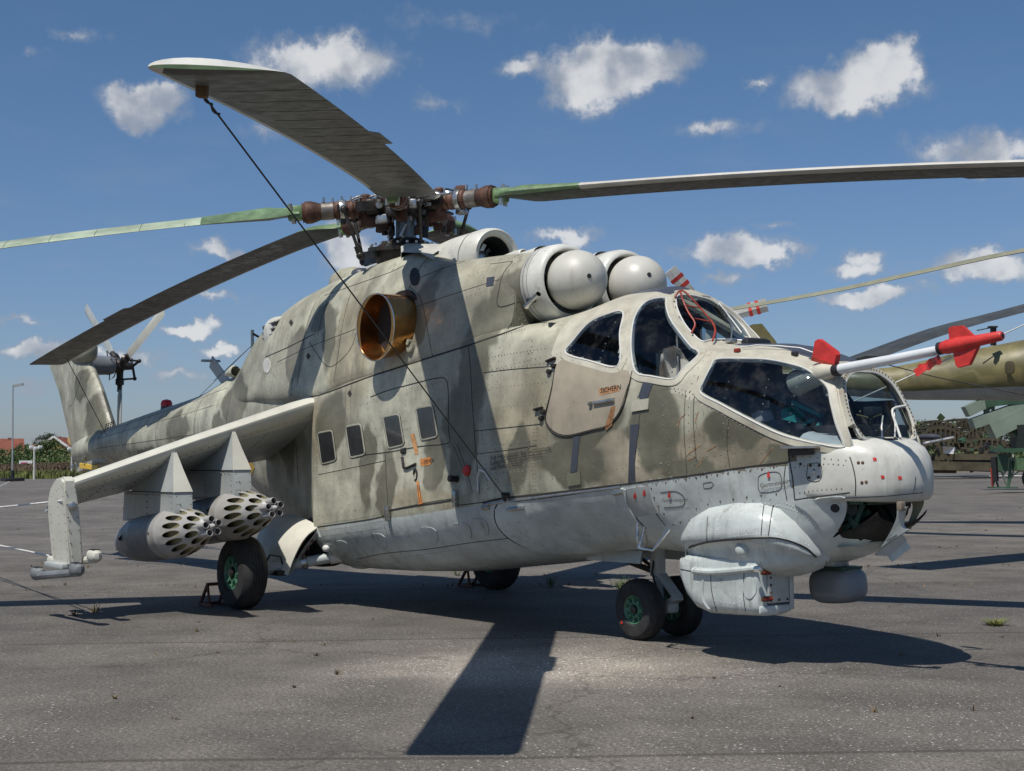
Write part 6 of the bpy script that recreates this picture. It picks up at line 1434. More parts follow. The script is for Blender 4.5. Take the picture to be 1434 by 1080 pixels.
# ------------------------------------------------------------------ ropes, chocks
dark_rope = M('dark_rope', (.045, .045, .04), .8, var=.3, scale=60); white_rope = M('white_rope', (.62, .62, .60), .8, var=.15)
def rope(name, pts, r, m_, label, sag=0.0, seg=24):
    P = [Vector(p) for p in pts]; o_ = []
    for a, b in zip(P, P[1:]):
        for i in range(seg): f = i/seg; q = a.lerp(b, f); q.z -= sag*4*f*(1-f); o_.append(q)
    o_.append(P[-1]); loc = P[0]; e = empty(name, tuple(loc), label, 'rope')
    c = [q-loc for q in o_]; mesh('strand', tube(c, r, 6), m_, e); u = None
    return e, c
tp_, tu, tc, tt = TIPA
fit = tp_-tu*.05
er_, c = rope('tie_down_rope', [fit-tu*.005, (-.87, -.865, 1.14)], .0048, dark_rope, 'dark tie-down rope running from the drooping blade tip to a hook on the helicopter side')
mesh('clamp_plate', box(tp_-tu*.045+tt*.0, (.05, .06, .06), Matrix((tc, tt, tu)).transposed(), .01), M('rusty_clamp', (.15, .09, .045), .6, .2, var=.3), HELI)
V0 = Vector(c[0]); dv_ = (Vector(c[-1])-V0).normalized(); uu, vv, _ = frame_of(dv_)
mesh('knot', tube([V0+dv_*(.012*i)+(uu*math.cos(i*.9)+vv*math.sin(i*.9))*.008 for i in range(16)], .005, 6), dark_rope, er_)
rope('tie_down_rope', [TIPD, hit(169, 648)[0]], .006, dark_rope, 'thin dark line from the rear blade tip down to the foot of the tail fin')
p, n = hit(709, 694); mesh('deck_hook', tube(crom([p+n*.0, p+n*.04+Vector((0, 0, .02)), p+n*.05+Vector((.03, 0, -.02)), p+n*.03+Vector((.03, 0, -.04))], 10), .012, 6), oily, HELI); mesh('hook_plate', box(p, (.10, .02, .05), None, .004), oily, HELI)
e_, c = rope('tape_loop', [hit(672, 688)[0]+Vector((0, -.02, 0)), hit(673, 668)[0]+Vector((0, -.03, 0)), hit(677, 658)[0]+Vector((0, -.04, 0)), hit(683, 661)[0]+Vector((0, -.03, 0)), hit(690, 672)[0]+Vector((0, -.03, 0))], .008, white_rope, 'short white cord hanging beside the dark tie-down rope on the fuselage side', 0, 6)
rope('guy_rope', [(-4.40, -3.30, 1.10), atZ(-250, 731)], .010, white_rope, 'taut white rope from the upper half of the wing end plate to the far left', .03)
rope('guy_rope', [(-4.30, -3.16, .54), atZ(-260, 706)], .010, white_rope, 'white rope tied round the missile rail under the wing end plate', .03)
rope('guy_rope', [atD(1185, 567, 24), atD(1405, 468, 24), atD(1560, 398, 24)], .012, white_rope, 'thin pale line rising to the upper right behind the red probe cover', 0)
rope('guy_rope', [atD(1216, 504, 27), atD(1310, 528, 27), atD(1434, 553, 27), atD(1620, 592, 27)], .011, dark_rope, 'thin wire sloping down to the right in front of the green tail boom', 0)
rope('barrier_rope', [atD(-60, 702, 60), atD(13, 675, 90)], .03, white_rope, 'pale barrier rope ending near the foot of the tall lamp mast', .1)
rope('barrier_rope', [atD(1386, 667, 55), atD(1500, 666, 55)], .022, white_rope, 'white barrier rope crossing in front of the green trailer frame at right', .0)
cm = M('red_brown_chock_steel', (.11, .035, .025), .6, var=.3)
for (x, y, lab) in ((-4.86, -1.60, 'red-brown bent steel wheel chock behind the near main wheel'), (-4.86, 1.52, 'dark bent steel wheel chock behind the far main wheel')):
    t = empty('wheel_chock', (x, y, 0), lab, 'chock', 'steel wheel chocks')
    for dy in (-.10, .10):
        mesh('chock_side', cat(bar((-.12, dy, .015), (.16, dy, .015), .025), bar((-.12, dy, .015), (.06, dy, .22), .025), bar((.06, dy, .22), (.10, dy, .02), .02)), cm, t)
    mesh('cross_bar', bar((-.12, -.11, .015), (-.12, .11, .015), .03), cm, t); mesh('cross_bar', bar((.06, -.11, .22), (.06, .11, .22), .03), cm, t)
# ------------------------------------------------------------------ weeds in the tarmac
weed = M('weed_green', (.10, .16, .035), .6, var=.4, scale=20); dry = M('dry_grass', (.16, .11, .055), .8, var=.4, scale=20); ybl = M('yellow_green_grass', (.17, .19, .04), .6, var=.4, scale=20)
def tuft(n, h, sp, wd=.008, leaf=False):
    V_ = []; F_ = []
    for i in range(n):
        a = random.uniform(0, 6.28); d = random.uniform(0, sp*.3); b = Vector((d*math.cos(a), d*math.sin(a), 0)); hh = h*random.uniform(.4, 1); t = Vector((math.cos(a)*sp*random.uniform(.3, 1), math.sin(a)*sp*random.uniform(.3, 1), hh)); w = Vector((-math.sin(a), math.cos(a), 0))*wd
        k0 = len(V_); m = b.lerp(t, .5)+Vector((0, 0, hh*.15))
        if leaf:
            V_ += [b-w*.3, b+w*.3, m+w*.3, m-w*.3]; F_.append((k0, k0+1, k0+2, k0+3))
            for q in (.5, .75, 1.0):
                c_ = b.lerp(t, q); k1 = len(V_); d_ = Vector((random.uniform(-1, 1), random.uniform(-1, 1), random.uniform(.0, .6))).normalized()*wd*3.2; s_ = d_.cross(Vector((0, 0, 1))).normalized()*wd*1.1
                V_ += [c_, c_+d_*.5+s_, c_+d_, c_+d_*.5-s_]; F_.append((k1, k1+1, k1+2, k1+3))
        else: V_ += [b-w, b+w, m+w*.7, m-w*.7, t]; F_ += [(k0, k0+1, k0+2, k0+3), (k0+3, k0+2, k0+4)]
    return V_, F_
for (a, b, n, h, sp, m_, lf_, lab) in ((868, 826, 60, .16, .14, weed, True, 'leafy green weed growing beside the nose wheel'), (772, 822, 45, .16, .12, weed, True, 'green weed in the shade under the belly'), (1395, 876, 80, .07, .20, ybl, False, 'flat yellow-green grass tuft on the tarmac at the right edge'),
        (640, 806, 20, .08, .1, weed, False, 'small weed in the deep shade beside the far wheel'), (132, 858, 20, .10, .12, dry, False, 'thin dry weed in the long shadow at left'), (105, 862, 16, .09, .1, dry, False, 'dry weed nearer the left edge of the long shadow')):
    o = mesh('weed', tuft(n, h, sp, .006, lf_), m_, None, smooth=False); o.location = atZ(a, b); tag(o, lab, 'weed', None, 'stuff')
bits = []
for i in range(300):
    j = random.random()
    if j < .88: # along the joints
        a = random.uniform(-40, 1480); b = random.choice([767, 793, 727, 742, 712, 820])+random.gauss(0, 1.5)
    else: a = random.uniform(-40, 1480); b = random.uniform(700, 1010)
    L = atZ(a, b); h = random.uniform(.012, .055); v = tuft(random.randint(4, 9), h, h*1.3, .004); bits.append((([p+L for p in v[0]]), v[1]))
o = mesh('dry_tufts', cat(*bits), dry, None, smooth=False); tag(o, None, None, None, 'stuff'); o['label'] = 'scattered tiny dry reddish weeds in the tarmac joints'; o['category'] = 'weeds'
# ------------------------------------------------------------------ ground
BOUNCE_LIGHT = [(*[v for v in atZ(700, 930)][:2], 1.5, 2.1), (*[v for v in atZ(930, 940)][:2], 1.1, 1.55), (*[v for v in atZ(1100, 850)][:2], 1.2, 1.3)]  # sunlight bounced off the belly, painted into the asphalt as brighter patches
def ground_mat():
    m = bpy.data.materials.new('asphalt'); m.use_nodes = True; q = NT(m.node_tree); q.n.clear()
    bs = q.new('ShaderNodeBsdfPrincipled'); q.l.new(bs.outputs[0], q.new('ShaderNodeOutputMaterial').inputs[0])
    P = q.new('ShaderNodeTexCoord').outputs['Object']
    big = q.noise(P, .16, 5, .6); med = q.noise(P, 1.1, 6, .62); fin = q.noise(P, 42, 6, .75)
    c = q.mix(q.ramp(big, .3, .7), (.096, .088, .079), (.132, .122, .110))
    c = q.mix(1.0, c, q.mix(q.ramp(med, .25, .75), (.72, .72, .72), (1.28, 1.27, 1.25)), 'MULTIPLY')
    c = q.mix(1.0, c, q.mix(q.ramp(fin, .3, .7), (.50, .50, .50), (1.58, 1.56, 1.53)), 'MULTIPLY')
    # light chippings of several sizes
    for sc_, th_, am in ((30, .20, .95), (62, .24, .8), (15, .085, 1.0)):
        n_ = q.new('ShaderNodeTexVoronoi', feature='F1'); q.put(n_.inputs['Vector'], P); n_.inputs['Scale'].default_value = sc_
        rs = q.new('ShaderNodeSeparateXYZ'); q.put(rs.inputs[0], n_.outputs['Color'])
        pick = q.ramp(rs.outputs[0], .72, .74) if sc_ != 16 else q.ramp(rs.outputs[0], .955, .96)
        dens = q.ramp(q.noise(P, .35, 4, .6), .35, .62, .25, 1.0)
        f = q.math('MULTIPLY', q.math('MULTIPLY', q.ramp(n_.outputs['Distance'], th_*1.15, th_*.8), pick), q.math('MULTIPLY', dens, am))
        c = q.mix(f, c, q.mix(rs.outputs[1], (.30, .285, .27), (.70, .69, .67)))
    # paving lanes: slight tone steps and dark joints across the view
    nx = Vector((VD.x, VD.y, 0)).normalized(); t = q.vm('DOT_PRODUCT', q.vm('ADD', P, q.vm('SCALE', q.noise(P, .25, 3, .5, 0, True))), tuple(nx), out='Value')
    t.node.inputs[0].links[0].from_node.inputs[1].links[0].from_node.inputs['Scale'].default_value = .35
    fr = q.math('FRACT', q.math('DIVIDE', t, 4.6)); edge = q.math('MINIMUM', fr, q.math('SUBTRACT', 1.0, fr))
    c = q.mix(q.math('MULTIPLY', q.ramp(edge, .010, .002), .6), c, (.045, .038, .032))
    lane = q.math('FRACT', q.math('MULTIPLY', q.math('FLOOR', q.math('DIVIDE', t, 4.6)), .618))
    c = q.mix(1.0, c, q.mix(lane, (.90, .90, .91), (1.10, 1.09, 1.07)), 'MULTIPLY')
    cr = q.vor(q.vm('ADD', P, q.vm('SCALE', q.noise(P, 1.5, 4, .6, 0, True))), .22, 'DISTANCE_TO_EDGE')
    c = q.mix(q.math('MULTIPLY', q.ramp(cr, .006, .001), .45), c, (.04, .034, .03))
    for (wx, wy, wr, wa) in BOUNCE_LIGHT:
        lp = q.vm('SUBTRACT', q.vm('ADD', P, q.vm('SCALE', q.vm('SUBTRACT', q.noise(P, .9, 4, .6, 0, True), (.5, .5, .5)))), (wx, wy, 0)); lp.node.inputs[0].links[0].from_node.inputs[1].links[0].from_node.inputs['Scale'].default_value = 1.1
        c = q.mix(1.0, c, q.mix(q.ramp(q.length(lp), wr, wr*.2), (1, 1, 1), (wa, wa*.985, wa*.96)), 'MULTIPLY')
    st = q.math('MULTIPLY', q.ramp(q.noise(P, .6, 5, .65, .6), .60, .72), .45); c = q.mix(st, c, (.055, .052, .05))
    sd = q.math('MULTIPLY', q.ramp(q.noise(q.vm('ADD', P, (31, 7, 0)), .5, 5, .6), .66, .76), .5); c = q.mix(sd, c, (.27, .22, .17))
    q.put(bs.inputs['Base Color'], c); bs.inputs['Roughness'].default_value = .78; bs.inputs['Specular IOR Level'].default_value = .35
    bn = q.new('ShaderNodeBump'); bn.inputs['Distance'].default_value = .004; q.put(bn.inputs['Height'], q.math('ADD', q.noise(P, 70, 4, .7), q.math('MULTIPLY', q.noise(P, 3, 3, .5), 3.0)))
    q.put(bs.inputs['Normal'], bn.outputs[0]); return m
G = 3500
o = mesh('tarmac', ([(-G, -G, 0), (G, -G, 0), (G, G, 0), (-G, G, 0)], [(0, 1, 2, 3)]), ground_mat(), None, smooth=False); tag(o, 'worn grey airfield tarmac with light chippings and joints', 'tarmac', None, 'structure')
E0 = atZ(-60, 671.2); E1 = atZ(90, 670.6); E2 = atZ(1300, 660.5); dE = (E2-E1); dE.z = 0; dEn = dE.normalized(); nE = Vector((-dEn.y, dEn.x, 0)); nE = nE if nE.dot(VD) > 0 else -nE
A_ = E1-dEn*700; B_ = E2+dEn*700
field = M('meadow_ground', (.075, .085, .03), .9, var=.35, scale=.05)
o = mesh('grass_field', ([A_+Vector((0, 0, .004)), B_+Vector((0, 0, .004)), B_+nE*2500+Vector((0, 0, .004)), A_+nE*2500+Vector((0, 0, .004))], [(0, 1, 2, 3)]), field, None, smooth=False); tag(o, 'rough grass field beyond the edge of the tarmac', 'field', None, 'structure')
# tall grass: blades with seed heads, denser where it is seen
gm1 = M('meadow_green', (.13, .145, .04), .8, var=.5, scale=.25); gm2 = M('meadow_purple_brown', (.15, .105, .065), .85, var=.35, scale=.2)
def grassband(n, d0, d1, h0, h1, w):
    V_ = []; F_ = []
    for i in range(n):
        px_ = random.uniform(-620, 330) if random.random() < .68 else random.uniform(1180, 1560)
        if random.random() < .12: px_ = random.uniform(300, 1200)
        w_ = ray(px_, 643); w_ = Vector((w_.x, w_.y, 0)); base = EYE.copy(); base.z = 0
        t0 = (E1-base).dot(nE)/w_.dot(nE)
        if t0 < 0: continue
        dq = random.random()**.8; p = base+w_*t0+nE*(d0+(d1-d0)*dq); h = random.uniform(h0, h1)*(1+.75*dq*(d1 > 60 and px_ < 400)); d_ = Vector((random.uniform(-1, 1), random.uniform(-1, 1), 0)).normalized()
        k0 = len(V_); V_ += [p-d_*w, p+d_*w, p+d_*w*.5+Vector((random.uniform(-.1, .1), 0, h)), p-d_*w*.5+Vector((random.uniform(-.1, .1), 0, h*random.uniform(.8, 1)))]; F_.append((k0, k0+1, k0+2, k0+3))
    return V_, F_
o = mesh('short_meadow_grass', grassband(44000, 0, 40, .35, .85, .13), gm1, None, smooth=False); tag(o, 'green grass at the edge of the tarmac', 'grass', None, 'stuff')
o = mesh('tall_seeding_grass', grassband(90000, 30, 110, .85, 1.3, .2), gm2, None, smooth=False); tag(o, 'purplish seeding grass further back in the field', 'grass', None, 'stuff')
# ------------------------------------------------------------------ trees
trunk_m = M('bark', (.07, .055, .04), .9, var=.3)
def leafm(n, c): return M(n, c, .7, var=.45, scale=.7)
lf = [leafm('leaf_dark', (.035, .06, .018)), leafm('leaf_mid', (.06, .10, .025)), leafm('leaf_light', (.10, .14, .035))]
def make_tree(name, h, w, m_, clumps=34, leaves=60, seed=0, low=.25):
    rn = random.Random(seed); t = empty(name)
    mesh('trunk', cat(tube([(0, 0, 0), (.1, 0, h*.25), (0, .1, h*.55), (0, 0, h*.8)], [h*.028, h*.022, h*.014, h*.006], 7), *[tube([(0, 0, h*(.25+.1*i)), (w*.28*math.cos(i*2.1), w*.28*math.sin(i*2.1), h*(.42+.1*i))], [h*.012, h*.004], 5) for i in range(5)]), trunk_m, t)
    V_ = []; F_ = []
    for c in range(clumps):
        z = low+(1-low)*rn.random()**.85; rad = w*.5*math.sin(math.pi*min(1, (z-low)/(1-low)*.80+.16))**.7
        a = rn.uniform(0, 6.28); rr = rad*math.sqrt(rn.random()); c0 = Vector((rr*math.cos(a), rr*math.sin(a), z*h*.92)); cs = w*rn.uniform(.09, .17)
        for l in range(leaves):
            d = Vector((rn.gauss(0, 1), rn.gauss(0, 1), rn.gauss(0, .8))).normalized()*cs*rn.uniform(.5, 1.1); p = c0+d; s = w*rn.uniform(.018, .034)
            u = Vector((rn.gauss(0, 1), rn.gauss(0, 1), rn.gauss(0, 1))).normalized(); v = u.cross(Vector((rn.gauss(0, 1), rn.gauss(0, 1), rn.gauss(0, 1)))).normalized(); k0 = len(V_)
            V_ += [p-u*s, p+v*s*.6, p+u*s, p-v*s*.6]; F_.append((k0, k0+1, k0+2, k0+3))
    mesh('crown', (V_, F_), m_, t, smooth=False)
    return t
protos = [make_tree('leafy_tree', 9, 7.5, lf[0], seed=1), make_tree('leafy_tree', 7, 6.5, lf[1], seed=2), make_tree('young_tree', 5, 3.6, lf[2], 24, 50, 3, .2), make_tree('leafy_tree', 11, 8, lf[0], 40, 60, 4)]
used = [False]*4
def put_tree(k, px_, dist, sc, label, group):
    w_ = ray(px_, 643); loc = EYE+w_*dist; loc.z = 0
    t = protos[k] if not used[k] else dup_tree(protos[k]); used[k] = True
    t.location = loc; t.scale = (sc,)*3; t.rotation_euler = (0, 0, random.uniform(0, 6.28)); tag(t, label, 'tree', group)
    return t
for k, a, d, s, l in ((1, 2, 330, .75, 'round green tree in front of the red roof at the far left edge'), (1, 20, 335, .8, 'mid green tree beside the foot of the tall lamp mast'), (1, 30, 330, .9, 'broad green tree in front of the long grey roofs'), (1, 42, 328, .7, 'small tree left of the nearer floodlight post'),
                     (1, 60, 326, 1.0, 'rounded tree just right of the floodlight post'), (1, 72, 325, 1.05, 'large tree left of the yellow house'), (1, 84, 330, .75, 'slim tree in front of the yellow house wall'), (2, 92, 322, .9, 'light young tree at the right corner of the yellow house'), (2, 12, 315, .7, 'young tree nearest the tall lamp mast'), (0, 4, 430, 1.0, 'dark tree rising behind the leftmost red roof'),
                     (0, 24, 470, .85, 'dark tree top behind the long grey roofs'), (0, 34, 480, .8, 'second dark tree top behind the grey roofs'), (3, 48, 460, .85, 'dark tree left of the big group behind the houses'), (3, 58, 455, 1.0, 'tallest dark tree behind the houses'), (3, 68, 450, 1.05, 'broad dark tree behind the gabled house'), (3, 78, 455, .95, 'dark tree right of the tallest behind the houses'), (0, 88, 460, .95, 'dark tree behind the red gable'), (0, 100, 470, .9, 'dark tree beside the tail fin'),
                     (1, 1290, 190, .85, 'green tree standing right beside the helicopter nose'), (1, 1300, 200, .7, 'lower green tree right of the one by the nose'), (0, 1312, 420, 1.0, 'dark tree above the curved ramps'), (0, 1330, 430, .9, 'distant tree behind the middle ramp'), (0, 1350, 440, .95, 'distant tree behind the barrel of the launcher'), (1, 1400, 170, .8, 'green bush seen under the launcher arm'), (2, 1330, 160, .6, 'small light tree between ramp and trailer')):
    put_tree(k, a, d, s, l, 'trees beyond the airfield')
V_ = []; F_ = []
for i in range(900):
    px_ = random.uniform(-90, 135) if i < 640 else random.uniform(1270, 1440); w_ = ray(px_, 643); c0 = EYE+w_*(random.uniform(295, 335) if px_ < 400 else random.uniform(135, 150)); hh = random.uniform(1.6, 5.0) if px_ < 400 else random.uniform(.6, 1.6); c0.z = 0
    for l in range(26):
        p = c0+Vector((random.gauss(0, 1.1), random.gauss(0, 1.1), abs(random.gauss(.5, .3))*hh)); s = random.uniform(.10, .26); u = Vector((random.gauss(0, 1), random.gauss(0, 1), random.gauss(0, 1))).normalized(); v = u.cross(Vector((random.gauss(0, 1), random.gauss(0, 1), random.gauss(0, 1)))).normalized(); k0 = len(V_)
        V_ += [p-u*s, p+v*s, p+u*s, p-v*s]; F_.append((k0, k0+1, k0+2, k0+3))
o = mesh('bushes', (V_, F_), lf[1], None, smooth=False); tag(o, 'band of low green bushes at the far side of the meadow', 'bushes', None, 'stuff')
# a far wood closes the horizon all round
V_ = []; F_ = []
for i in range(2600):
    a = random.uniform(0, 2*math.pi) if i < 1100 else math.atan2(VD.y, VD.x)+random.uniform(-.40, .40)
    R0 = random.uniform(620, 760); c0 = Vector((EYE.x+R0*math.cos(a), EYE.y+R0*math.sin(a), 0)); hh = random.uniform(5, 12)*(.8+.3*math.sin(a*37)+.2*math.sin(a*91))
    for l in range(14):
        p = c0+Vector((random.gauss(0, 4), random.gauss(0, 4), abs(random.gauss(.5, .32))*hh)); s = random.uniform(1.0, 2.2); u = Vector((random.gauss(0, 1), random.gauss(0, 1), random.gauss(0, 1))).normalized(); v = u.cross(Vector((random.gauss(0, 1), random.gauss(0, 1), random.gauss(0, 1)))).normalized(); k0 = len(V_)
        V_ += [p-u*s, p+v*s, p+u*s, p-v*s]; F_.append((k0, k0+1, k0+2, k0+3))
o = mesh('far_wood', (V_, F_), lf[0], None, smooth=False); tag(o, 'low dark wood along the whole horizon', 'wood', None, 'stuff')
# ------------------------------------------------------------------ houses, posts, vehicles far left
brick_r = M('red_roof_tiles', (.22, .065, .04), .8, var=.2, scale=1); roof_g = M('grey_roof_tiles', (.10, .10, .11), .8, var=.2, scale=1); wall_y = M('yellow_render', (.55, .38, .16), .9, var=.1); wall_r = M('red_brick_wall', (.24, .11, .08), .9, var=.2); wall_w = M('white_render', (.7, .7, .68), .9, var=.05); pane = M('dark_pane', (.05, .06, .08), .2)
def house(px_, dist, w, d, h, rh_, wm, rm, label, turn=0.0):
    w_ = ray(px_, 643); loc = EYE+w_*dist; loc.z = 0; t = empty('house', tuple(loc), label, 'house', 'houses beyond the field')
    t.rotation_euler = (0, 0, math.atan2(VR.y, VR.x)+turn)
    mesh('wall', cat(box((0, 0, h/2), (w, d, h)), ([Vector((-w/2, -d/2, h)), Vector((w/2, -d/2, h)), Vector((0, -d/2, h+rh_)), Vector((-w/2, d/2, h)), Vector((w/2, d/2, h)), Vector((0, d/2, h+rh_))], [(0, 1, 2), (5, 4, 3)]) if turn == 0 else box((0, 0, .1), (w, d, .2))), wm, t, smooth=False)
    if turn == 0: rf = ([Vector((-w/2-.5, -d/2-.5, h-.3)), Vector((0, -d/2-.5, h+rh_+.1)), Vector((0, d/2+.5, h+rh_+.1)), Vector((-w/2-.5, d/2+.5, h-.3)), Vector((w/2+.5, -d/2-.5, h-.3)), Vector((w/2+.5, d/2+.5, h-.3))], [(0, 1, 2, 3), (4, 5, 2, 1)])
    else: rf = ([Vector((-w/2-.5, -d/2-.5, h-.3)), Vector((-w/2-.5, 0, h+rh_)), Vector((w/2+.5, 0, h+rh_)), Vector((w/2+.5, -d/2-.5, h-.3)), Vector((-w/2-.5, d/2+.5, h-.3)), Vector((w/2+.5, d/2+.5, h-.3))], [(0, 3, 2, 1), (4, 1, 2, 5)])
    r_ = mesh('roof', rf, rm, t, smooth=False); so = r_.modifiers.new('thick', 'SOLIDIFY'); so.thickness = .25
    mesh('chimney', box((w*.2, 0, h+rh_*.8), (.8, .8, 2.0)), wm, r_, smooth=False)
    if turn == 0: mesh('verge_board', cat(bar((-w/2-.5, -d/2-.55, h-.25), (0, -d/2-.55, h+rh_+.15), .3, .5), bar((w/2+.5, -d/2-.55, h-.25), (0, -d/2-.55, h+rh_+.15), .3, .5)), wall_w, r_, smooth=False)
    for i in range(max(2, int(w/3.2))):
        for z in (1.5, h-1.2):
            x = -w/2+1.5+i*(w-3)/max(1, int(w/3.2)-1); wi = mesh('window', box((x, -d/2-.03, z), (1.2, .10, 1.2)), wall_w, t, smooth=False); mesh('window_pane', box((x, -d/2-.09, z), (1.0, .04, 1.0)), pane, wi, smooth=False)
house(2, 340, 9, 9, 3.8, 4.0, wall_r, brick_r, 'house with the bright red roof at the left edge', .4); house(18, 400, 14, 9, 3.6, 2.6, wall_r, M('brown_roof_tiles', (.19, .11, .09), .8), 'low house with brown roof behind the lamp mast', .001); house(38, 390, 28, 10, 3.4, 2.9, wall_w, roof_g, 'long row with a dark grey roof and white chimney', .001)
house(59, 380, 9, 8, 3.0, 2.0, wall_w, roof_g, 'small pale house half hidden between trees', .001); house(84, 360, 12, 9, 3.9, 4.4, wall_y, brick_r, 'yellow gabled house with a red roof near the tail fin'); house(98, 372, 16, 9, 4.8, 3.2, wall_w, roof_g, 'white house with grey roof right behind the yellow one', .001); house(69, 372, 8, 8, 4.6, 2.2, wall_r, brick_r, 'brick house with a red roof left of the yellow gable', .001)
postm = M('galvanised_grey', (.36, .38, .38), .5, .3, var=.1); conc = M('pale_post', (.52, .52, .48), .7, var=.1)
def post(px_, dist, h, r, label, heads=1, base=False, m_=None, name='lamp_post'):
    w_ = ray(px_, 643); loc = EYE+w_*dist; loc.z = 0; t = empty(name, tuple(loc), label, 'lamp post'); m_ = m_ or postm
    mesh('pole', tube([(0, 0, 0), (0, 0, h)], [r, r*.7], 10), m_, t)
    sd = Vector((VR.x, VR.y, 0))
    if heads == 1: mesh('lamp_head', bar((0, 0, h), tuple(sd*.9+Vector((0, 0, h+.15))), .35, .18), m_, t)
    elif heads > 1:
        mesh('arm', bar(tuple(sd*-.35+Vector((0, 0, h))), tuple(sd*.6+Vector((0, 0, h+.1))), .10), m_, t)
        for i in range(heads): mesh('floodlight', box(tuple(sd*(-.3+.45*i)+Vector((0, 0, h+.25-.12*(i % 2)))), (.36, .36, .3), None, .03), wall_w, t)
    if base: mesh('weighted_foot', cat(box((0, 0, .18), (1.7, 1.7, .28), None, .05), tube([(0, 0, .2), (0, 0, 1.0)], .18, 10)), black, t)
post(17.5, 130, 8.6, .085, 'tall thin lamp mast with weighted foot at the left edge', 1, True)
post(48, 145, 3.0, .13, 'pale post with a cluster of floodlights in the grass', 3, False, conc, 'floodlight_post'); post(100.5, 165, 3.0, .13, 'pale post with floodlights beside the tail fin', 3, False, conc, 'floodlight_post'); post(238, 330, 14, .16, 'distant lamp mast seen above the tail boom beside the red beacon', 2)
t = empty('banner_board', tuple(atD(36, 647.5, 250)), 'long white board with reddish lettering at the far side of the field', 'sign'); t.rotation_euler = (0, 0, math.atan2(VR.y, VR.x))
mesh('board', box((0, 0, 0), (2.3, .06, .6)), wall_w, t, smooth=False); mesh('red_print', box((-.25, -.04, -.12), (1.2, .02, .22)), M('magenta_print', (.45, .06, .16), .6), t, smooth=False)
for x in (-1, 1): mesh('leg', box((x, .05, -.5), (.06, .06, 1.0)), postm, t, smooth=False)
for a, d, c_, l in ((53, 300, (.12, .14, .18), 'dark parked car behind the grass by the white board'), (62, 300, (.10, .12, .17), 'dark blue parked car next to the floodlight post'), (96, 300, (.5, .5, .5), 'silver parked car below the white house'), (8, 300, (.4, .4, .4), 'grey parked car near the left edge')):
    w_ = ray(a, 643); loc = EYE+w_*d; t = empty('parked_car', (loc.x, loc.y, 0), l, 'car', 'cars parked beyond the field'); t.rotation_euler = (0, 0, math.atan2(VR.y, VR.x)); cm_ = M('car_paint', c_, .3, .3, var=.02)
    mesh('body', grid([[Vector((x, y, z)) for x, z in ((-2.1, .35), (-2.1, .85), (-1.5, .95), (-.9, 1.4), (.6, 1.42), (1.2, .98), (2.0, .85), (2.1, .35))] for y in (-.85, .85)], True, True, True), cm_, t, smooth=False)
    mesh('side_window', box((-.15, -.86, 1.16), (1.7, .03, .34)), pane, t)
    for x in (-1.3, 1.3): mesh('wheel', lathe([(-.1, .32), (.1, .32)], (x, -.80, .32), (0, 1, 0), 16), rubber, t)
# ------------------------------------------------------------------ second helicopter at right
_h = atZ(1640, 700); o2b = [(x-_h.x, z-_h.z, rx*1.3, rz*1.2, r_) for x, z, rx, rz, r_ in pxblobs([(1300, 505, 30, 12, 20), (1375, 502, 26, 14, 0), (1260, 548, 24, 10, 0), (1340, 548, 34, 12, 0), (1420, 530, 22, 18, 0), (1300, 530, 16, 8, 0)], 15.0)]
camo2 = M('olive_tan_camouflage', (.155, .135, .062), .45, var=.25, scale=.9, grime=(.10, .09, .04), gamt=.5, blobs=o2b, dark=(.11, .10, .04)); under = M('pale_underside', (.30, .32, .33), .5, var=.1); olive_b = M('olive_blade_paint', (.24, .24, .17), .5, var=.1)
HB = empty('background_helicopter', tuple(atZ(1640, 700)), 'olive and tan camouflage helicopter at right, only its long tail boom and blades in view', 'helicopter')
def hb(vf): return ([Vector(v)-HB.location for v in vf[0]],)+tuple(vf[1:])
axp = [(1036, 527, 30.5, .16), (1130, 533, 30, .22), (1240, 537, 29.4, .31), (1340, 528, 28.9, .47), (1434, 519, 28.4, .60), (1540, 512, 27.9, .75), (1640, 505, 27.4, 1.0), (1760, 500, 26.8, 1.2), (2100, 505, 25.2, 1.25), (2250, 515, 24.5, .9), (2300, 520, 24.3, .3)]
cs = [atD(a, b, c_) for a, b, c_, r in axp]; rads = [r for *_, r in axp]
cs_ = crom(cs, 40); tvals = np.linspace(0, len(rads)-1, 40); rads_ = [float(np.interp(t, range(len(rads)), rads)) for t in tvals]
# keep radius tied to arc position
L_ = [0]; 
for a, b in zip(cs, cs[1:]): L_.append(L_[-1]+(b-a).length)
L2 = [L_[-1]*i/39 for i in range(40)]; rads_ = [float(np.interp(l, L_, rads)) for l in L2]
bt_ = tube(cs_, rads_, 32); V2 = hb(bt_); mi2 = [1 if sum(bt_[0][i].z for i in f)/len(f) < min(cs_, key=lambda c: (c-bt_[0][f[0]]).length).z-.55*rads_[min(range(40), key=lambda q: (cs_[q]-bt_[0][f[0]]).length)] else 0 for f in bt_[1]]
mesh('fuselage_and_boom', (V2[0], V2[1], mi2), None, HB, mats=[camo2, under])
for q in (12, 16, 20, 24): mesh('frame_joint', hb(tube([cs_[q]+(Vector((0, 0, math.cos(t))) + Vector((VD.x, VD.y, 0))*math.sin(t))*(rads_[q]+.003) for t in [2*math.pi*i/24 for i in range(24)]], .008, 4, False, True)), gapm, HB)
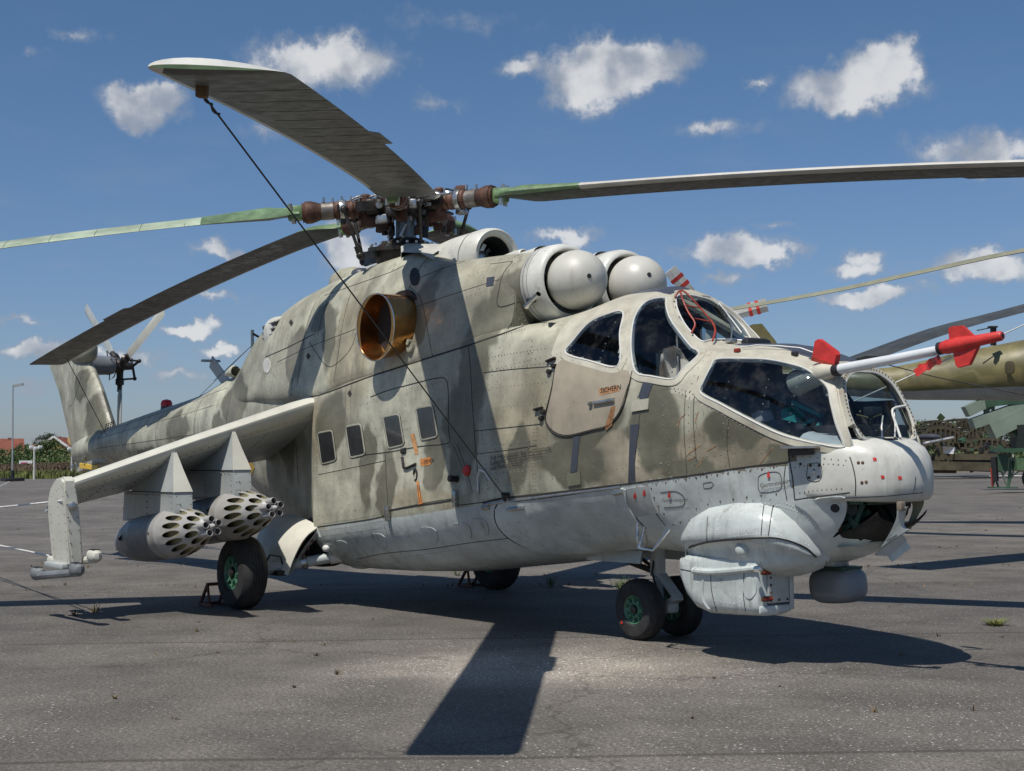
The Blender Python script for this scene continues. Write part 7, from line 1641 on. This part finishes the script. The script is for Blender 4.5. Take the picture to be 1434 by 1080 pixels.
def quadstrip(pts, w, th, m_, nm, up=Vector((0, 0, 1))):
    P = crom([atD(a, b, c_) for a, b, c_ in pts], 20); R_ = []
    for i, p in enumerate(P):
        t = (P[min(19, i+1)]-P[max(0, i-1)]).normalized(); s = Vector((VD.x, VD.y, .12)).normalized(); s = (s-t*s.dot(t)).normalized(); u = t.cross(s); u = u if u.z > 0 else -u
        R_.append([p-s*w*.3, p+u*th, p+s*w*.5, p+s*w*.7, p+u*-th*.4])
    return mesh(nm, hb(grid(R_, True, True, True)), m_, HB)
quadstrip([(1012, 436, 27), (1160, 410, 25), (1300, 380, 23.5), (1434, 352, 22.5), (1650, 318, 21.5), (1900, 300, 20.5)], .52, .05, olive_b, 'rotor_blade'); quadstrip([(1214, 503, 17), (1330, 462, 18), (1434, 434, 19), (1620, 385, 20.5), (1900, 330, 21.5)], .85, .04, M('dark_blade_paint', (.05, .052, .048), .5, var=.3), 'rotor_blade')
mesh('rotor_mast', hb(tube([atD(1960, 450, 21), atD(1960, 290, 21)], .16, 12)), oily, HB); mesh('engine_housing', hb(sellip(atD(1900, 420, 23.5), (2.2, 1.6, .7), .7, .8)), camo2, HB)
# fin, tail rotor
fn = [atD(a, b, 30.5) for a, b in ((1028, 545), (1030, 470), (1052, 455), (1066, 454), (1085, 478), (1110, 520), (1110, 540))]; n_ = len(fn); dd = Vector((VD.x, VD.y, 0))*.10
mesh('tail_fin', hb(([p-dd for p in fn]+[p+dd for p in fn], [tuple(range(n_)), tuple(range(2*n_-1, n_-1, -1))]+[(i, n_+i, n_+(i+1) % n_, (i+1) % n_) for i in range(n_)])), camo2, HB, smooth=False)
hbx = [(995, 455, 29.6), (960, 470, 29.6)]; TC2 = atD(998, 448, 29.5); mesh('tail_rotor_hub', hb(sellip(TC2, (.22, .22, .22), .8, .8)), oily, HB)
mesh('tail_gearbox', hb(tube([atD(1045, 480, 30.4), TC2], .16, 12)), camo2, HB)
redw = M('red_band_paint', (.50, .04, .03), .5, var=.2); gw = M('grey_white_blade', (.50, .50, .48), .45, var=.3, scale=2)
for (tx, ty) in ((938, 378), (1074, 427), (985, 560)):
    tp = atD(tx, ty, 29.3); e = (tp-TC2); L = e.length; e.normalize(); s = Vector((0, 0, 1)) if abs(e.z) < .7 else VR; s = (s-e*s.dot(e)).normalized(); n2 = e.cross(s)
    def qb(a, b, w0, w1, th, m_, nm): return mesh(nm, hb(grid([[TC2+e*L*f-s*w+n2*0, TC2+e*L*f-s*w*.2+n2*th, TC2+e*L*f+s*w, TC2+e*L*f-n2*th*.5] for f, w in ((a, w0), (b, w1))], True, True, True)), m_, HB, smooth=False)
    qb(0.1, 1.0, .11, .14, .03, gw, 'tail_rotor_blade'); qb(.66, .72, .145, .147, .034, redw, 'red_band'); qb(.80, .86, .147, .149, .034, redw, 'red_band')
mesh('antenna', hb(cat(bar(atD(1391, 484, 28), atD(1391, 458, 28), .10, .06), bar(atD(1384, 458, 28), atD(1396, 458, 28), .12, .03), bar(atD(1368, 463, 28), atD(1388, 459, 28), .02, .02))), oily, HB)
mesh('access_hatch', hb(sellip(atD(1414, 515, 27.82), (.11, .02, .13), .6, .6, 8, 16)), M('hatch_olive', (.07, .06, .03), .6), HB)
for a in (1860, 2180):
    g0 = atD(a, 640, 25); g0.z = .45; mesh('wheel', hb(lathe([(-.15, .42), (-.1, .45), (.1, .45), (.15, .42)], g0, (VD.x, VD.y, 0), 24)), rubber, HB); mesh('gear_strut', hb(tube([g0, g0+Vector((0, 0, .9))], .08, 8)), oily, HB)
# ------------------------------------------------------------------ launcher, trailer and bridge ramps at right
sage = M('sage_green_paint', (.19, .235, .185), .5, var=.18, scale=1.2, grime=(.06, .07, .05), gamt=.3); dkg = M('dark_green_paint', (.04, .09, .05), .5, var=.25, scale=2); brn = M('olive_brown_steel', (.075, .062, .036), .7, var=.3, scale=2, grime=(.07, .05, .03), gamt=.5)
LA = empty('missile_launcher', tuple(atZ(1450, 682)), 'sage green launcher with angled box rails under the helicopter tail boom at right', 'launcher')
def la(vf): return ([Vector(v)-LA.location for v in vf[0]],)+tuple(vf[1:])
DL = 56
def bb(a, b, w, h): return la(bar(atD(a[0], a[1], DL), atD(b[0], b[1], DL), w, h, up=(0, 0, 1)))
mesh('launch_box', bb((1386, 604), (1480, 560), .8, .62), sage, LA, smooth=False); mesh('launch_rail', bb((1360, 594), (1480, 552), .7, .40), sage, LA, smooth=False); mesh('upper_box', bb((1352, 577), (1378, 564), .6, .42), sage, LA, smooth=False); mesh('upper_beam', bb((1376, 562), (1500, 548), .7, .50), dkg, LA, smooth=False)
mesh('brace', bb((1378, 560), (1384, 588), .12, .20), sage, LA, smooth=False); mesh('brace', bb((1392, 558), (1390, 580), .10, .12), sage, LA, smooth=False); mesh('pipe', la(tube(crom([atD(1378, 580, DL), atD(1400, 562, DL), atD(1440, 558, DL)], 10), .05, 8)), sage, LA)
mesh('turntable', la(lathe([(0, 1.5), (.5, 1.5), (.7, .9), (1.6, .8)], atZ(1470, 672)+Vector((0, 0, .5)), (0, 0, 1), 20)), dkg, LA); mesh('elevating_arm', bb((1420, 600), (1460, 640), .6, .5), dkg, LA, smooth=False); mesh('rear_box', bb((1420, 612), (1500, 606), .9, .9), M('near_black_green', (.015, .02, .015), .6), LA, smooth=False)
TRL = empty('green_trailer', tuple(atZ(1410, 684)), 'dark green trailer frame with lattice jack stands at the right edge', 'trailer')
def tr(vf): return ([Vector(v)-TRL.location for v in vf[0]],)+tuple(vf[1:])
DT = 52
def tb(a, b, w, h, m_=dkg, nm='beam'): return mesh(nm, tr(bar(atD(a[0], a[1], DT), atD(b[0], b[1], DT), w, h)), m_, TRL, smooth=False)
tb((1396, 631), (1520, 629), .8, .14); tb((1392, 640), (1394, 674), .18, .18, black, 'post'); tb((1404, 636), (1402, 660), .14, .4); tb((1416, 645), (1412, 682), .10, .10); tb((1401, 657), (1411, 681), .06, .06, sage, 'lattice_bar'); tb((1420, 657), (1412, 681), .06, .06, sage, 'lattice_bar'); tb((1400, 657), (1421, 657), .06, .06, sage, 'lattice_bar'); tb((1405, 664), (1411, 657), .05, .05, sage, 'lattice_bar'); tb((1411, 657), (1416, 664), .05, .05, sage, 'lattice_bar')
tb((1390, 657), (1398, 682), .05, .05, black, 'lattice_bar'); tb((1398, 657), (1390, 682), .05, .05, black, 'lattice_bar'); tb((1384, 683), (1424, 683), .3, .05, dkg, 'foot'); tb((1418, 650), (1520, 650), .9, .45, M('mid_green_panel', (.09, .16, .08), .5, var=.2), 'side_panel'); tb((1416, 668), (1434, 655), .04, .04, sage, 'lattice_bar'); tb((1388, 656), (1390, 683), .05, .05, redt, 'red_bar')
for a in (1450, 1500): mesh('wheel', tr(lathe([(-.15, .42), (-.1, .46), (.1, .46), (.15, .42)], atD(a, 670, DT), (VD.x, VD.y, 0), 20)), rubber, TRL)
def arch(name, pts, w, depth, label, slots=12, dist=88):
    P = crom([atD(a, b, dist) for a, b in pts], slots*2+1); t = empty(name, (P[0].x, P[0].y, 0), label, 'ramp', 'curved steel ramps stacked at right'); V0_ = Vector((P[0].x, P[0].y, 0)); s = Vector((VD.x, VD.y, 0)).normalized()*depth; d_ = Vector((0, 0, w))
    f_ = lambda v: ([Vector(p)-V0_ for p in v[0]], v[1])
    for o_ in (Vector(), s): mesh('ramp_girder', f_(grid([[p+o_, p+o_+s*.06, p+o_+s*.06+d_*.22, p+o_+d_*.22] for p in P], True, True, True)), brn, t, smooth=False); mesh('ramp_girder', f_(grid([[p+o_-d_, p+o_+s*.06-d_, p+o_+s*.06-d_*.78, p+o_-d_*.78] for p in P], True, True, True)), brn, t, smooth=False)
    for i in range(0, len(P), 2):
        p = P[i]
        if i+2 < len(P): mesh('ramp_web', f_(bar(p-d_*.4+s*.03, P[i+2]-d_*.4+s*.03, .03, w*.62)), M('ramp_web_dark', (.035, .03, .018), .8, var=.3) if 'ramp_web_dark' not in bpy.data.materials else bpy.data.materials['ramp_web_dark'], t, smooth=False)
        mesh('ramp_rib', f_(bar(p+d_*.1, p-d_*.9, .16, .10, up=(VR.x, VR.y, 0))), brn, t, smooth=False); mesh('tread_slat', f_(bar(p+d_*.2, p+s+d_*.2, .22, .07)), brn, t, smooth=False)
arch('curved_ramp', [(1293, 612), (1302, 604), (1318, 601), (1336, 605), (1350, 618), (1358, 632)], .85, 2.6, 'lowest slotted ramp arch, nearest the helicopter nose')
arch('curved_ramp', [(1300, 598), (1312, 591), (1328, 593), (1342, 603), (1352, 612)], .45, 2.4, 'upper narrow ramp arch with a pale rim', 9, 90); arch('curved_ramp', [(1352, 612), (1368, 600), (1385, 594)], .5, 2.2, 'short ramp rising towards the launcher', 6, 90)
arch('curved_ramp', [(1352, 622), (1375, 616), (1400, 618), (1418, 624)], .5, 2.4, 'flat ramp arch between launcher and ground', 9, 86); arch('curved_ramp', [(1356, 633), (1375, 627), (1395, 628), (1412, 632)], .55, 2.4, 'lower flat ramp arch above the dark hollow', 8, 85); arch('curved_ramp', [(1340, 590), (1356, 589), (1372, 592)], .55, 2.0, 'dark barrel-like ramp end at the top of the stack', 5, 92)
SK = empty('steel_scrap_heap', tuple(atZ(1345, 661)), 'heap of olive steel frames and beams lying under the curved ramps', 'scrap heap')
def sk(vf): return ([Vector(v)-SK.location for v in vf[0]],)+tuple(vf[1:])
for a, b, w, h, m_ in (((1300, 652), (1400, 654), 2.2, .5, brn), ((1302, 659), (1335, 659), 1.2, .3, brn), ((1292, 628), (1304, 650), .5, .3, brn), ((1312, 622), (1325, 655), .3, .25, brn), ((1362, 640), (1372, 655), .25, .2, M('rose_brown', (.25, .15, .11), .7)), ((1318, 640), (1326, 655), .25, .2, bpy.data.materials['rose_brown']), ((1330, 640), (1395, 640), 2.0, .35, brn), ((1335, 648), (1385, 650), 1.8, .9, black), ((1350, 637), (1390, 637), .8, .35, M('yellow_olive', (.25, .22, .09), .7)), ((1306, 640), (1330, 640), 1.0, .4, brn), ((1370, 658), (1400, 659), 1.0, .2, brn)):
    mesh('steel_frame', sk(bar(atD(a[0], a[1], 84), atD(b[0], b[1], 84), w, h)), m_, SK, smooth=False)
mesh('silver_sheet', sk(([atD(1320, 625, 83), atD(1337, 626, 83), atD(1339, 631, 83.3), atD(1335, 636, 83), atD(1321, 635, 83.4)], [(0, 1, 2, 3, 4)])), M('silver_sheet', (.62, .60, .60), .4, .1), SK, smooth=False)
for i in range(90):
    a = random.uniform(1292, 1434); b = random.uniform(606, 658); mesh('small_beam', sk(bar(atD(a, b, 83.5), atD(a+random.uniform(-10, 10), b+random.uniform(-5, 5), 83.5), random.uniform(.10, .45), random.uniform(.06, .35))), random.choice([brn, brn, dkg, black, oily]), SK, smooth=False)
for px_ in (1297, 1419):
    w_ = ray(px_, 643); loc = EYE+w_*118; t = empty('fence_post', (loc.x, loc.y, 0), 'thin pale fence post '+('left of the steel heap' if px_ < 1350 else 'seen under the launcher arm'), 'post'); mesh('pole', tube([(0, 0, 0), (0, 0, 2.2)], .06, 8), conc, t); mesh('cap', sellip((0, 0, 2.2), (.07, .07, .05), 1, 1, 6, 8), conc, t)
